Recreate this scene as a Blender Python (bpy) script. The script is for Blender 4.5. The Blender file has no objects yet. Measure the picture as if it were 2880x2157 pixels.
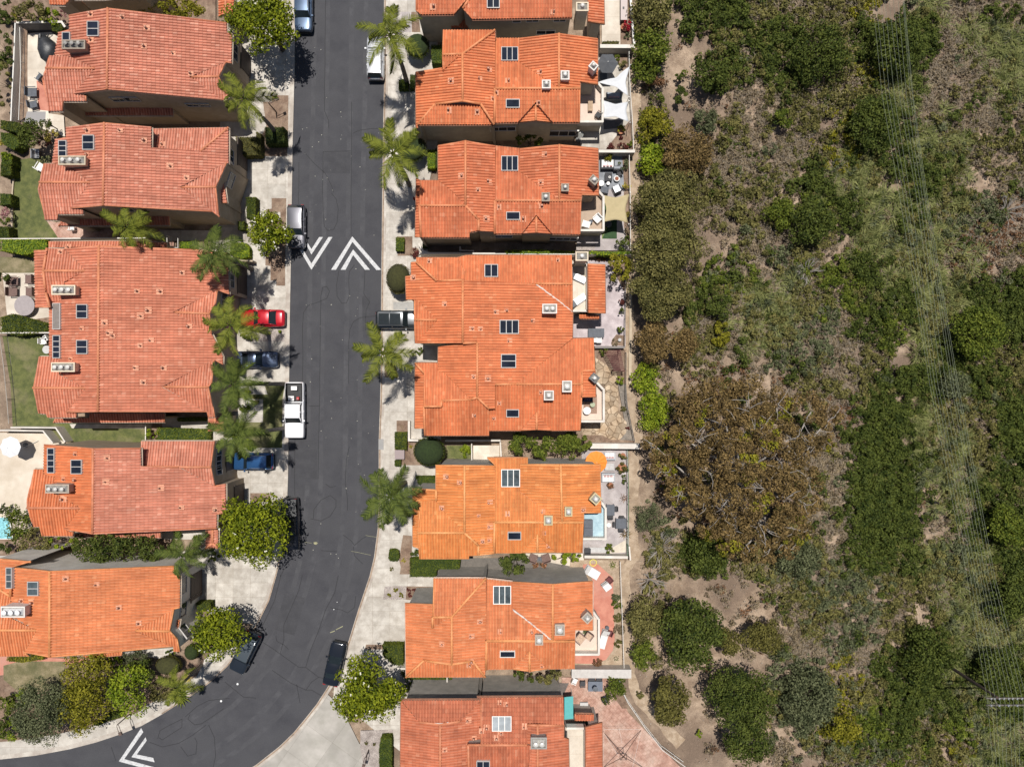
import bpy, math, random
import numpy as np
from mathutils import Vector, Matrix
from mathutils.geometry import tessellate_polygon
from mathutils.bvhtree import BVHTree
random.seed(7); RNG = np.random.default_rng(11)
scene = bpy.context.scene
COL = scene.collection
H = 75.0; K = 0.0388; CX, CY = 1440.0, 1078.5; S = 3.068

# ---------------------------------------------------------------- measuring
ORG = {1:(0,0),2:(720,0),3:(1440,0),4:(0,540),5:(720,540),6:(1440,540),7:(0,1080),8:(720,1080),9:(1440,1080),10:(0,1617),11:(720,1617),12:(1440,1617)}
def q(c, x, y):
    o = ORG[c]; return (o[0]+x/S, o[1]+y/S)
def P(px, py, z=0.0):
    f = K*(H-z)/H
    return Vector(((px-CX)*f, -(py-CY)*f, z))
def tz(x):
    if x < 14.2: return 0.0
    d = x-14.2
    return -0.11*d if d < 34 else -3.74
def ground(px, py):
    z = 0.0
    for i in range(4): z = tz(P(px, py, z).x)
    return P(px, py, z)

# ---------------------------------------------------------------- materials
MATS = {}
def nodes(name):
    m = bpy.data.materials.new(name); m.use_nodes = True
    nt = m.node_tree; b = nt.nodes['Principled BSDF']
    return m, nt, b
def plain(name, col, rough=0.6, metal=0.0, var=0.0, scale=3.0, bump=0.0, col2=None, coat=0.0, detail=6, spec=None):
    if name in MATS: return MATS[name]
    m, nt, b = nodes(name)
    b.inputs['Roughness'].default_value = rough; b.inputs['Metallic'].default_value = metal
    if coat: b.inputs['Coat Weight'].default_value = coat; b.inputs['Coat Roughness'].default_value = 0.06
    if spec is not None: b.inputs['Specular IOR Level'].default_value = spec
    b.inputs['Base Color'].default_value = (*col, 1)
    if var or col2:
        tc = nt.nodes.new('ShaderNodeTexCoord')
        n = nt.nodes.new('ShaderNodeTexNoise'); n.inputs['Scale'].default_value = scale; n.inputs['Detail'].default_value = detail; n.inputs['Roughness'].default_value = 0.65
        nt.links.new(tc.outputs['Object'], n.inputs['Vector'])
        r = nt.nodes.new('ShaderNodeValToRGB')
        a = tuple(max(0, c*(1-var)) for c in col); c2 = col2 or tuple(min(1, c*(1+var)) for c in col)
        r.color_ramp.elements[0].position = 0.32; r.color_ramp.elements[1].position = 0.68
        r.color_ramp.elements[0].color = (*a, 1); r.color_ramp.elements[1].color = (*c2, 1)
        nt.links.new(n.outputs['Fac'], r.inputs['Fac']); nt.links.new(r.outputs['Color'], b.inputs['Base Color'])
        if bump:
            bp = nt.nodes.new('ShaderNodeBump'); bp.inputs['Strength'].default_value = bump; bp.inputs['Distance'].default_value = 0.05
            nt.links.new(n.outputs['Fac'], bp.inputs['Height']); nt.links.new(bp.outputs['Normal'], b.inputs['Normal'])
    MATS[name] = m; return m
def layered(name, c1, c2, c3, s1, s2, rough=0.85, joints=None, jc=None, bump=0.2, speck=0.0, p1=(.38,.62), p2=(.45,.7), jrot=0.0, jmort=0.012):
    """two noise scales mixed, optional joint grid (w, h) in metres"""
    if name in MATS: return MATS[name]
    m, nt, b = nodes(name); N = nt.nodes; Lk = nt.links
    b.inputs['Roughness'].default_value = rough
    tc = N.new('ShaderNodeTexCoord')
    def noise(s, d=8):
        n = N.new('ShaderNodeTexNoise'); n.inputs['Scale'].default_value = s; n.inputs['Detail'].default_value = d; n.inputs['Roughness'].default_value = .62
        Lk.new(tc.outputs['Object'], n.inputs['Vector']); return n
    def ramp(n, p, a=(0,0,0,1), z=(1,1,1,1)):
        r = N.new('ShaderNodeValToRGB'); r.color_ramp.elements[0].position = p[0]; r.color_ramp.elements[1].position = p[1]
        r.color_ramp.elements[0].color = a; r.color_ramp.elements[1].color = z
        Lk.new(n.outputs['Fac'], r.inputs['Fac']); return r
    n1 = noise(s1); n2 = noise(s2, 4)
    r1 = ramp(n1, p1, (*c1,1), (*c2,1)); r2 = ramp(n2, p2)
    mx = N.new('ShaderNodeMixRGB'); mx.inputs['Color2'].default_value = (*c3,1)
    Lk.new(r2.outputs['Color'], mx.inputs['Fac']); Lk.new(r1.outputs['Color'], mx.inputs['Color1'])
    out = mx.outputs['Color']
    if speck:
        n3 = noise(14, 2); r3 = ramp(n3, (.3,.75), (1-speck,)*3+(1,), (1+speck,)*3+(1,))
        m3 = N.new('ShaderNodeMixRGB'); m3.blend_type = 'MULTIPLY'; m3.inputs['Fac'].default_value = 1
        Lk.new(out, m3.inputs['Color1']); Lk.new(r3.outputs['Color'], m3.inputs['Color2']); out = m3.outputs['Color']
    if joints:
        mp = N.new('ShaderNodeMapping'); mp.inputs['Rotation'].default_value = (0,0,jrot); Lk.new(tc.outputs['Object'], mp.inputs['Vector'])
        br = N.new('ShaderNodeTexBrick'); br.inputs['Scale'].default_value = 1; br.inputs['Brick Width'].default_value = joints[0]; br.inputs['Row Height'].default_value = joints[1]
        br.inputs['Mortar Size'].default_value = jmort; br.offset = 0.0 if len(joints) < 3 else joints[2]
        br.inputs['Color1'].default_value = (1,1,1,1); br.inputs['Color2'].default_value = (.86,.86,.86,1); br.inputs['Mortar'].default_value = (*(jc or (.5,.5,.5)),1)
        Lk.new(mp.outputs['Vector'], br.inputs['Vector'])
        m4 = N.new('ShaderNodeMixRGB'); m4.blend_type = 'MULTIPLY'; m4.inputs['Fac'].default_value = 1
        Lk.new(out, m4.inputs['Color1']); Lk.new(br.outputs['Color'], m4.inputs['Color2']); out = m4.outputs['Color']
    Lk.new(out, b.inputs['Base Color'])
    bp = N.new('ShaderNodeBump'); bp.inputs['Strength'].default_value = bump; bp.inputs['Distance'].default_value = 0.06
    Lk.new(n2.outputs['Fac'], bp.inputs['Height']); Lk.new(bp.outputs['Normal'], b.inputs['Normal'])
    MATS[name] = m; return m
def roof_mat(name, base, pale, dark, streak=0.5, palefrac=0.9, joint=.5):
    """clay tiles: every tile gets its own tone; UV is (tile column, tile course)"""
    m, nt, b = nodes(name); N = nt.nodes; Lk = nt.links
    b.inputs['Roughness'].default_value = .62
    b.inputs['Specular IOR Level'].default_value = .35
    uv = N.new('ShaderNodeUVMap'); uv.uv_map = 'uv'
    fl = N.new('ShaderNodeVectorMath'); fl.operation = 'FLOOR'; Lk.new(uv.outputs['UV'], fl.inputs[0])
    wn = N.new('ShaderNodeTexWhiteNoise'); wn.noise_dimensions = '2D'; Lk.new(fl.outputs['Vector'], wn.inputs['Vector'])
    r = N.new('ShaderNodeValToRGB'); e = r.color_ramp.elements
    dk = [(c*2+d)/3 for c,d in zip(base,dark)]; e[0].position = 0; e[0].color = (*dk,1); e[1].position = 1; e[1].color = (*[(c+p*2)/3 for c,p in zip(base,pale)],1)
    x = e.new(.25); x.color = (*base,1); x = e.new(palefrac-.12); x.color = (*[c*1.08 for c in base],1); x = e.new(palefrac); x.color = (*[(c*3+p)/4 for c,p in zip(base,pale)],1)
    Lk.new(wn.outputs['Value'], r.inputs['Fac'])
    tc = N.new('ShaderNodeTexCoord')
    n = N.new('ShaderNodeTexNoise'); n.inputs['Scale'].default_value = .35; n.inputs['Detail'].default_value = 7; n.inputs['Roughness'].default_value = .7
    Lk.new(tc.outputs['Object'], n.inputs['Vector'])
    r2 = N.new('ShaderNodeValToRGB'); r2.color_ramp.elements[0].position = .35; r2.color_ramp.elements[0].color = (.74,.72,.72,1)
    r2.color_ramp.elements[1].position = .65; r2.color_ramp.elements[1].color = (1.1,1.1,1.12,1)
    Lk.new(n.outputs['Fac'], r2.inputs['Fac'])
    mx = N.new('ShaderNodeMixRGB'); mx.blend_type = 'MULTIPLY'; mx.inputs['Fac'].default_value = streak
    Lk.new(r.outputs['Color'], mx.inputs['Color1']); Lk.new(r2.outputs['Color'], mx.inputs['Color2'])
    # dark gap line painted along every course joint
    sp = N.new('ShaderNodeSeparateXYZ'); Lk.new(uv.outputs['UV'], sp.inputs[0])
    fr = N.new('ShaderNodeMath'); fr.operation = 'FRACT'; Lk.new(sp.outputs['Y'], fr.inputs[0])
    r3 = N.new('ShaderNodeValToRGB'); r3.color_ramp.elements[0].position = .0; r3.color_ramp.elements[0].color = (.72,.66,.66,1)
    r3.color_ramp.elements[1].position = .12; r3.color_ramp.elements[1].color = (1,1,1,1)
    Lk.new(fr.outputs[0], r3.inputs['Fac'])
    m2 = N.new('ShaderNodeMixRGB'); m2.blend_type = 'MULTIPLY'; m2.inputs['Fac'].default_value = joint
    Lk.new(mx.outputs['Color'], m2.inputs['Color1']); Lk.new(r3.outputs['Color'], m2.inputs['Color2'])
    ms_ = N.new('ShaderNodeMapping'); ms_.inputs['Scale'].default_value = (.55, .06, 1); Lk.new(uv.outputs['UV'], ms_.inputs['Vector'])
    ns = N.new('ShaderNodeTexNoise'); ns.inputs['Scale'].default_value = 1.0; ns.inputs['Detail'].default_value = 5; ns.inputs['Roughness'].default_value = .75; Lk.new(ms_.outputs['Vector'], ns.inputs['Vector'])
    rs = N.new('ShaderNodeValToRGB'); rs.color_ramp.elements[0].position = .36; rs.color_ramp.elements[0].color = (.6,.55,.55,1); rs.color_ramp.elements[1].position = .56; rs.color_ramp.elements[1].color = (1,1,1,1); Lk.new(ns.outputs['Fac'], rs.inputs['Fac'])
    mst = N.new('ShaderNodeMixRGB'); mst.blend_type = 'MULTIPLY'; mst.inputs['Fac'].default_value = .55
    Lk.new(m2.outputs['Color'], mst.inputs['Color1']); Lk.new(rs.outputs['Color'], mst.inputs['Color2']); m2 = mst
    # lime bloom and lichen streaks
    mp = N.new('ShaderNodeMapping'); mp.inputs['Scale'].default_value = (2.2, 2.2, 2.2); Lk.new(tc.outputs['Object'], mp.inputs['Vector'])
    n4 = N.new('ShaderNodeTexNoise'); n4.inputs['Scale'].default_value = 1.6; n4.inputs['Detail'].default_value = 9; n4.inputs['Roughness'].default_value = .8
    Lk.new(mp.outputs['Vector'], n4.inputs['Vector'])
    r4 = N.new('ShaderNodeValToRGB'); r4.color_ramp.elements[0].position = .61; r4.color_ramp.elements[0].color = (0,0,0,1); r4.color_ramp.elements[1].position = .74; r4.color_ramp.elements[1].color = (.55,.55,.55,1)
    Lk.new(n4.outputs['Fac'], r4.inputs['Fac'])
    m5 = N.new('ShaderNodeMixRGB'); m5.inputs['Color2'].default_value = (*pale,1)
    Lk.new(r4.outputs['Color'], m5.inputs['Fac']); Lk.new(m2.outputs['Color'], m5.inputs['Color1'])
    Lk.new(m5.outputs['Color'], b.inputs['Base Color'])
    MATS[name] = m; return m
def leaf_mat(name, a, c, dry=None, rough=.5):
    if name in MATS: return MATS[name]
    m, nt, b = nodes(name); N = nt.nodes; Lk = nt.links
    b.inputs['Roughness'].default_value = .65; b.inputs['Specular IOR Level'].default_value = .12
    g = N.new('ShaderNodeNewGeometry')
    r = N.new('ShaderNodeValToRGB'); e = r.color_ramp.elements
    e[0].color = (*a,1); e[1].color = (*c,1); e[0].position = .1; e[1].position = .9
    if dry: x = e.new(.93); x.color = (*dry,1); e[2 if len(e)>2 else 1].color = (*dry,1); e[1].position=.85; e[1].color=(*c,1)
    tc = N.new('ShaderNodeTexCoord'); n = N.new('ShaderNodeTexNoise'); n.inputs['Scale'].default_value = .9; n.inputs['Detail'].default_value = 3
    Lk.new(tc.outputs['Object'], n.inputs['Vector'])
    ad = N.new('ShaderNodeMath'); ad.operation = 'MULTIPLY_ADD'; ad.inputs[1].default_value = .75; 
    Lk.new(g.outputs['Random Per Island'], ad.inputs[0])
    sb = N.new('ShaderNodeMath'); sb.operation = 'MULTIPLY_ADD'; sb.inputs[1].default_value = 1.4; sb.inputs[2].default_value = -.55
    Lk.new(n.outputs['Fac'], sb.inputs[0]); Lk.new(sb.outputs[0], ad.inputs[2])
    Lk.new(ad.outputs[0], r.inputs['Fac']); Lk.new(r.outputs['Color'], b.inputs['Base Color'])
    # a thin leaf lets some light through
    tr = N.new('ShaderNodeBsdfTranslucent'); Lk.new(r.outputs['Color'], tr.inputs['Color'])
    ms = N.new('ShaderNodeMixShader'); ms.inputs['Fac'].default_value = .18
    Lk.new(b.outputs['BSDF'], ms.inputs[1]); Lk.new(tr.outputs['BSDF'], ms.inputs[2])
    Lk.new(ms.outputs['Shader'], N['Material Output'].inputs['Surface'])
    MATS[name] = m; return m

# ---------------------------------------------------------------- objects
def setp(o, label=None, cat=None, group=None, kind=None):
    if label: o['label'] = label
    if cat: o['category'] = cat
    if group: o['group'] = group
    if kind: o['kind'] = kind
    return o
class MB:
    def __init__(s): s.v = []; s.f = []; s.uv = None
    def add(s, vs, fs):
        n = len(s.v); s.v.extend([tuple(v) for v in vs]); s.f.extend([tuple(i+n for i in f) for f in fs]); return s
    def box(s, c, size, rz=0.0, top=None):
        hx, hy, hz = size[0]/2, size[1]/2, size[2]/2; t = top or 1.0
        ca, sa = math.cos(rz), math.sin(rz); vs = []
        for z, k in ((-hz,1),(hz,t)):
            for x, y in ((-hx,-hy),(hx,-hy),(hx,hy),(-hx,hy)):
                x *= k; y *= k
                vs.append((c[0]+x*ca-y*sa, c[1]+x*sa+y*ca, c[2]+z))
        return s.add(vs, [(3,2,1,0),(4,5,6,7),(0,1,5,4),(1,2,6,5),(2,3,7,6),(3,0,4,7)])
    def prism(s, poly, z0, z1):
        """poly = xy or xyz points; z0/z1 number or list"""
        n = len(poly); a = [z0]*n if not hasattr(z0,'__len__') else z0; b = [z1]*n if not hasattr(z1,'__len__') else z1
        ar = sum(poly[i][0]*poly[(i+1)%n][1]-poly[(i+1)%n][0]*poly[i][1] for i in range(n))
        if ar < 0: poly = poly[::-1]; a = a[::-1]; b = b[::-1]
        vs = [(p[0],p[1],zz) for p,zz in zip(poly,a)]+[(p[0],p[1],zz) for p,zz in zip(poly,b)]
        tris = tessellate_polygon([[Vector((p[0],p[1],0)) for p in poly]])
        fs = []
        for t in tris:
            A,B,C = (poly[i] for i in t); cr = (B[0]-A[0])*(C[1]-A[1])-(B[1]-A[1])*(C[0]-A[0])
            if cr < 0: t = t[::-1]
            fs.append(tuple(i+n for i in t)); fs.append(tuple(t[::-1]))
        for i in range(n): j = (i+1)%n; fs.append((i,j,j+n,i+n))
        return s.add(vs, fs)
    def tube(s, pts, r, n=6, cap=True):
        pts = [Vector(p) for p in pts]; rr = r if hasattr(r,'__len__') else [r]*len(pts); vs = []; fs = []
        for i, p in enumerate(pts):
            d = (pts[min(i+1,len(pts)-1)]-pts[max(i-1,0)]).normalized()
            a = d.cross(Vector((0,0,1))); a = a.normalized() if a.length > 1e-3 else Vector((1,0,0)); b = d.cross(a)
            for k in range(n):
                t = 2*math.pi*k/n; vs.append(p+(a*math.cos(t)+b*math.sin(t))*rr[i])
        for i in range(len(pts)-1):
            for k in range(n): fs.append((i*n+k, i*n+(k+1)%n, (i+1)*n+(k+1)%n, (i+1)*n+k))
        if cap: fs.append(tuple(range(n))[::-1]); fs.append(tuple((len(pts)-1)*n+k for k in range(n)))
        return s.add(vs, fs)
    def disc(s, c, r, z0, z1, n=20, r2=None):
        r2 = r if r2 is None else r2; vs = []
        for z, q_ in ((z0,r),(z1,r2)):
            for k in range(n): t = 2*math.pi*k/n; vs.append((c[0]+q_*math.cos(t), c[1]+q_*math.sin(t), z))
        return s.add(vs, [tuple(range(n))[::-1], tuple(range(n,2*n))]+[(k,(k+1)%n,(k+1)%n+n,k+n) for k in range(n)])
    def lathe(s, c, prof, n=20):
        vs = []; m = len(prof)
        for r, z in prof:
            for k in range(n): t = 2*math.pi*k/n; vs.append((c[0]+r*math.cos(t), c[1]+r*math.sin(t), c[2]+z))
        fs = [(i*n+k, i*n+(k+1)%n, (i+1)*n+(k+1)%n, (i+1)*n+k) for i in range(m-1) for k in range(n)]
        return s.add(vs, fs)
    def build(s, name, mat, parent=None, smooth=False, origin=None):
        me = bpy.data.meshes.new(name)
        v = s.v
        if parent is not None:
            w = wpos(parent); v = [(a[0]-w[0], a[1]-w[1], a[2]-w[2]) for a in v]
        elif origin is not None:
            w = origin; v = [(a[0]-w[0], a[1]-w[1], a[2]-w[2]) for a in v]
        me.from_pydata(v, [], s.f); me.update()
        if s.uv:
            ul = me.uv_layers.new(name='uv'); arr = np.array(s.uv, dtype=np.float32).ravel(); ul.data.foreach_set('uv', arr)
        if smooth: me.polygons.foreach_set('use_smooth', [True]*len(me.polygons))
        o = bpy.data.objects.new(name, me); COL.objects.link(o); me.materials.append(mat)
        if parent is not None: o.parent = parent
        elif origin is not None: o.location = origin
        return o
def wpos(o):
    l = Vector(o.location)
    if o.parent: l = l+wpos(o.parent)
    return l
def empty(name, loc, label, cat, group=None):
    o = bpy.data.objects.new(name, None); COL.objects.link(o); o.location = loc; o.empty_display_size = .3
    return setp(o, label, cat, group)
def npmesh(name, verts, k, mat, parent=None, loc=(0,0,0)):
    """verts (n,k,3): n loose k-gons"""
    n = verts.shape[0]; me = bpy.data.meshes.new(name)
    me.vertices.add(n*k); me.loops.add(n*k); me.polygons.add(n)
    me.vertices.foreach_set('co', np.ascontiguousarray(verts, dtype=np.float32).ravel())
    me.loops.foreach_set('vertex_index', np.arange(n*k, dtype=np.int32))
    me.polygons.foreach_set('loop_start', np.arange(0, n*k, k, dtype=np.int32))
    me.update(); me.validate()
    o = bpy.data.objects.new(name, me); COL.objects.link(o); me.materials.append(mat)
    o.location = loc
    if parent is not None: o.parent = parent
    return o
def sheet(name, pts, z, mat, parent=None, kind=None, thick=None):
    """flat paved area from pixel points at ground level"""
    w = [P(x, y, z) for x, y in pts]
    if thick: return setp(MB().prism([(p.x,p.y) for p in w], z-thick, z).build(name, mat, parent), kind=kind)
    tris = tessellate_polygon([w]); b = MB(); fs = []
    for t in tris:
        A,B,C = (w[i] for i in t); cr = (B.x-A.x)*(C.y-A.y)-(B.y-A.y)*(C.x-A.x)
        fs.append(tuple(t) if cr > 0 else tuple(t[::-1]))
    b.add(w, fs); return setp(b.build(name, mat, parent), kind=kind)
def ribbon(b, pts, w, z):
    """flat mitred line of world width w along pixel points"""
    p = [P(x, y, z) for x, y in pts]; vs = []
    for i in range(len(p)):
        d1 = (p[i]-p[i-1]).normalized() if i else (p[1]-p[0]).normalized(); d2 = (p[i+1]-p[i]).normalized() if i < len(p)-1 else d1
        n1 = Vector((-d1.y,d1.x,0)); n2 = Vector((-d2.y,d2.x,0)); m = n1+n2
        if m.length < .4: m = n1
        m.normalize(); k = w/2/max(.5,m.dot(n1)); vs += [p[i]-m*k, p[i]+m*k]
    b.add(vs, [(2*i,2*i+2,2*i+3,2*i+1) for i in range(len(p)-1)])

# ---------------------------------------------------------------- leaves
def leaf_quads(c, nrm, size, asp=.55):
    """c (n,3) centres, nrm (n,3) facing, size (n,)"""
    n = len(c); t = RNG.normal(size=(n,3)); t -= (t*nrm).sum(1)[:,None]*nrm; t /= np.linalg.norm(t,axis=1)[:,None]+1e-9
    b = np.cross(nrm, t); s = size[:,None]
    return np.stack([c-t*s, c-b*s*asp, c+t*s, c+b*s*asp], axis=1)
def blob_leaves(cx, cy, cz, rx, ry, rz, n, leaf, clumps=0, up=.18, flat=.25):
    """leaves on many small clumps spread through a crown"""
    k = clumps or max(9, min(60, int(n/60)))
    d = RNG.normal(size=(k,3)); d /= np.linalg.norm(d,axis=1)[:,None]; d[:,2] = np.abs(d[:,2])*1.0-.15
    rad = RNG.uniform(.35,1.0,size=(k,1))**.6
    cc = d*rad*np.array([rx,ry,rz]); cr = RNG.uniform(.17,.36,size=k)*min(rx,ry)*1.0
    cr = np.minimum(cr, rz*.8+.1)
    cc *= (1-0.25*cr[:,None]/max(rx,ry))
    w = cr**2; idx = RNG.choice(k, size=n, p=w/w.sum())
    e = RNG.normal(size=(n,3)); e /= np.linalg.norm(e,axis=1)[:,None]; e[:,2] = e[:,2]*.75+flat; 
    pos = cc[idx]+e*cr[idx][:,None]*RNG.uniform(.7,1.08,size=(n,1))
    pos[:,2] = np.maximum(pos[:,2], -rz*.75)
    nr = e+RNG.normal(size=(n,3))*.55; nr[:,2] += up; nr /= np.linalg.norm(nr,axis=1)[:,None]
    return leaf_quads(pos+np.array([cx,cy,cz]), nr, leaf*RNG.uniform(.6,1.25,size=n))
def shell_leaves(cz, rx, ry, rz, n, leaf):
    d = RNG.normal(size=(n,3)); d /= np.linalg.norm(d,axis=1)[:,None]; d[:,2] = np.abs(d[:,2])-.3
    p = d*np.array([rx,ry,rz])*RNG.uniform(.86,1.0,size=(n,1))+np.array([0,0,cz])
    nr = d/np.array([rx,ry,rz]); nr /= np.linalg.norm(nr,axis=1)[:,None]; nr = nr+RNG.normal(size=(n,3))*.4; nr /= np.linalg.norm(nr,axis=1)[:,None]
    return leaf_quads(p, nr, leaf*RNG.uniform(.6,1.25,size=n))
LEAF = {
 'mag':((.035,.06,.004),(.27,.3,.018),None), 'dark':((.022,.038,.008),(.125,.15,.03),None),
 'mid':((.035,.06,.009),(.18,.21,.03),None), 'lime':((.07,.12,.008),(.32,.38,.03),None),
 'yel':((.07,.075,.006),(.32,.29,.03),None), 'olive':((.05,.052,.016),(.25,.225,.075),None),
 'bronze':((.05,.036,.014),(.28,.19,.075),None), 'silver':((.038,.05,.022),(.185,.2,.1),None),
 'dry':((.1,.078,.046),(.37,.29,.185),None), 'rust':((.08,.042,.022),(.29,.155,.08),None),
 'hedge':((.026,.042,.006),(.15,.17,.022),None), 'hbrown':((.045,.045,.012),(.19,.17,.045),None),
 'lawn':((.03,.05,.007),(.13,.16,.022),None), 'red':((.12,.008,.012),(.5,.03,.05),None),
 'pink':((.25,.1,.1),(.6,.35,.35),None), 'gold':((.2,.16,.02),(.6,.5,.12),None),
 'pampas':((.085,.105,.03),(.33,.34,.13),None), 'palm':((.026,.042,.005),(.23,.25,.035),None), 'palmd':((.02,.036,.008),(.14,.175,.035),None),
 'flower':((.7,.68,.5),(.85,.82,.7),None), 'maroon':((.06,.018,.016),(.2,.06,.05),None)}
def LM(k): a,c,d = LEAF[k]; return leaf_mat('leaf_'+k, a, c, d)
BARK = lambda: plain('bark', (.11,.085,.06), .9, var=.4, scale=8)
def tree(name, label, px, py, r, h, kind, cat='tree', group=None, leaf=.13, dens=1.0, trunk=True, ry=None, zc=None, flowers=0, flat=.42, base=None, tbase=None):
    """px,py,r = crown centre and radius as seen, h = height of the crown centre"""
    g = ground(px, py) if base is None else P(px,py,base)
    z0 = g.z; c = P(px, py, z0+h)
    z0 = tz(c.x) if base is None else base
    R = r*K*(H-c.z)/H; Ry = (ry or r)*K*(H-c.z)/H
    rz = max(.3, min(R, Ry)*flat*1.6); rz = min(rz, max(.3,h*.95))
    root = empty(name, (c.x, c.y, z0), label, cat, group)
    n = int(min(16000, max(300, dens*(12 if name in ('wild_tree','wild_shrub','street_tree') else 8)*R*Ry/(leaf*leaf))))
    if name.startswith('clipped'):
        v = shell_leaves(c.z-z0-rz*.3, R*.97, Ry*.97, rz, int(n*1.1), leaf); hb = MB(); hb.lathe((0,0,0), [(.001,-.3),(.7,-.28),(.93,0),(.85,.45),(.6,.75),(.3,.9),(.001,.95)], 20)
        hb.v = [(c.x+a*R*.93, c.y+b_*Ry*.93, c.z-rz*.3+d_*rz*.93) for a,b_,d_ in hb.v]; hb.build('branches', plain('twigs_'+kind, tuple(q_*.9 for q_ in LEAF[kind][0]), .95, var=.4, scale=6), root, True)
    else: v = blob_leaves(0, 0, c.z-z0-rz*.35, R*1.0, Ry*1.0, rz, n, leaf)
    npmesh('crown', v, 4, LM(kind), root)
    if flowers:
        fd = RNG.normal(size=(flowers,3)); fd /= np.linalg.norm(fd,axis=1)[:,None]; fd[:,2] = np.abs(fd[:,2]); fp = fd*np.array([R*.9,Ry*.9,rz*.95])+np.array([0,0,c.z-z0-rz*.1])
        fp = np.repeat(fp, 4, axis=0)+RNG.normal(size=(flowers*4,3))*.05; fn = RNG.normal(size=(flowers*4,3))*.4+np.array([0,0,1]); fn /= np.linalg.norm(fn,axis=1)[:,None]
        f = leaf_quads(fp, fn, .085*RNG.uniform(.7,1.2,size=flowers*4), .7)
        npmesh('blossom', f, 4, LM('flower'), root)
    if trunk:
        b = MB(); hh = c.z-z0; t0 = max(.07, R*.07)
        top = Vector((c.x, c.y, z0+hh*.75)); b.tube([(c.x,c.y,z0-.1),(c.x+.05*R,c.y,z0+hh*.4),top], [t0,t0*.75,t0*.5], 7)
        for i in range(6):
            a = i*1.05+RNG.uniform(0,.6); L = R*RNG.uniform(.45,.75)
            b.tube([(c.x+.05*R,c.y,z0+hh*.4),(c.x+math.cos(a)*L*.5,c.y+math.sin(a)*L*.5,z0+hh*.7),(c.x+math.cos(a)*L,c.y+math.sin(a)*L,z0+hh*.95)],[t0*.55,t0*.35,t0*.15],5)
        b.build('trunk', BARK(), root)
    return root
def hedge(label, pts, h, kind='hedge', name='hedge', cat='hedge', group=None, leaf=.07, base=0.0, z=None, dens=1.0):
    """clipped hedge: px outline of its top, h metres high; leaves over a body of twigs"""
    zt = base+h; w = [P(x, y, zt) for x, y in pts]; cx = sum(p.x for p in w)/len(w); cy = sum(p.y for p in w)/len(w)
    root = empty(name, (cx,cy,base), label, cat, group)
    ins = [(cx+(p.x-cx)*.93, cy+(p.y-cy)*.93) for p in w]
    MB().prism(ins, base, zt-.05).build('branches', plain('twigs_'+kind, tuple(c*.8 for c in LEAF[kind][0]), .95, var=.4, scale=6), root)
    # leaves on top and sides
    xs = [p.x for p in w]; ys = [p.y for p in w]
    A = 0
    for i in range(len(w)): j = (i+1)%len(w); A += w[i].x*w[j].y-w[j].x*w[i].y
    A = abs(A)/2; n = int(min(6000, dens*A*1.6/(leaf*leaf)*.55)); pts2 = []
    poly = [(p.x,p.y) for p in w]; tries = 0
    while len(pts2) < n and tries < n*8:
        tries += 1; x = random.uniform(min(xs),max(xs)); y = random.uniform(min(ys),max(ys))
        if inpoly(x, y, poly): pts2.append((x-cx, y-cy, h+random.gauss(0,.035)))
    nt = len(pts2); nr = [(random.gauss(0,.5),random.gauss(0,.5),1) for _ in pts2]
    per = sum((w[(i+1)%len(w)]-w[i]).length for i in range(len(w))); ns = int(min(4000, per*h*.9/(leaf*leaf)))
    for i in range(len(w)):
        a, b = w[i], w[(i+1)%len(w)]; d = b-a; k = int(ns*d.length/per); nn = Vector((d.y,-d.x,0)).normalized() if d.length else Vector((1,0,0))
        if ((a+b)/2+nn*.1-Vector((cx,cy,0))).length < ((a+b)/2-nn*.1-Vector((cx,cy,0))).length: nn = -nn
        for _ in range(k):
            t = random.random(); p = a+d*t-nn*random.uniform(0,.08); pts2.append((p.x-cx, p.y-cy, random.uniform(.05,h))); nr.append((nn.x+random.gauss(0,.5), nn.y+random.gauss(0,.5), .5))
    c = np.array(pts2); nr = np.array(nr, dtype=float); nr /= np.linalg.norm(nr,axis=1)[:,None]
    npmesh('foliage', leaf_quads(c, nr, leaf*RNG.uniform(.6,1.3,size=len(c))), 4, LM(kind), root)
    return root
def inpoly(x, y, poly):
    c = False; n = len(poly); j = n-1
    for i in range(n):
        xi, yi = poly[i]; xj, yj = poly[j]
        if (yi > y) != (yj > y) and x < (xj-xi)*(y-yi)/(yj-yi)+xi: c = not c
        j = i
    return c

# ---------------------------------------------------------------- palms
def frond_mesh(L, droop, seed):
    r = random.Random(seed); vs = []; fs = []
    n = 12; pts = []
    for i in range(n+1):
        t = i/n; x = L*(t-.12*t*t*t); z = .9*math.sin(min(1,t*1.4)*1.5)*.55-droop*t*t*1.9
        pts.append(Vector((x, .12*math.sin(t*3)*(r.random()), z)))
    b = MB(); b.tube(pts, [.045*(1-i/n)+.012 for i in range(n+1)], 4)
    stem = (b.v, b.f)
    b2 = MB()
    for i in range(54):
        t = .1+.9*i/54; k = t*n; a = pts[int(min(k,n-1))]; c = pts[int(min(k,n-1))+1]; p = a.lerp(c, k-int(min(k,n-1)))
        ln = .72*math.sin(math.pi*(t*.86+.1))**.6+.1
        for s in (-1,1):
            f = .55+.35*t; d = Vector((f, s*1.0, r.uniform(-.35,.1))).normalized(); dd = d*ln*r.uniform(.8,1.1); w = Vector((.021,0,0))
            e = p+dd+Vector((0,0,-.22*ln-r.random()*.12)); m = p+dd*.55+Vector((0,0,.0))
            b2.add([p-w, p+w, m+w*1.1, m-w*1.1, e], [(0,1,2,3),(3,2,4)])
    return stem, (b2.v, b2.f)
FR = {}
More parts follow.
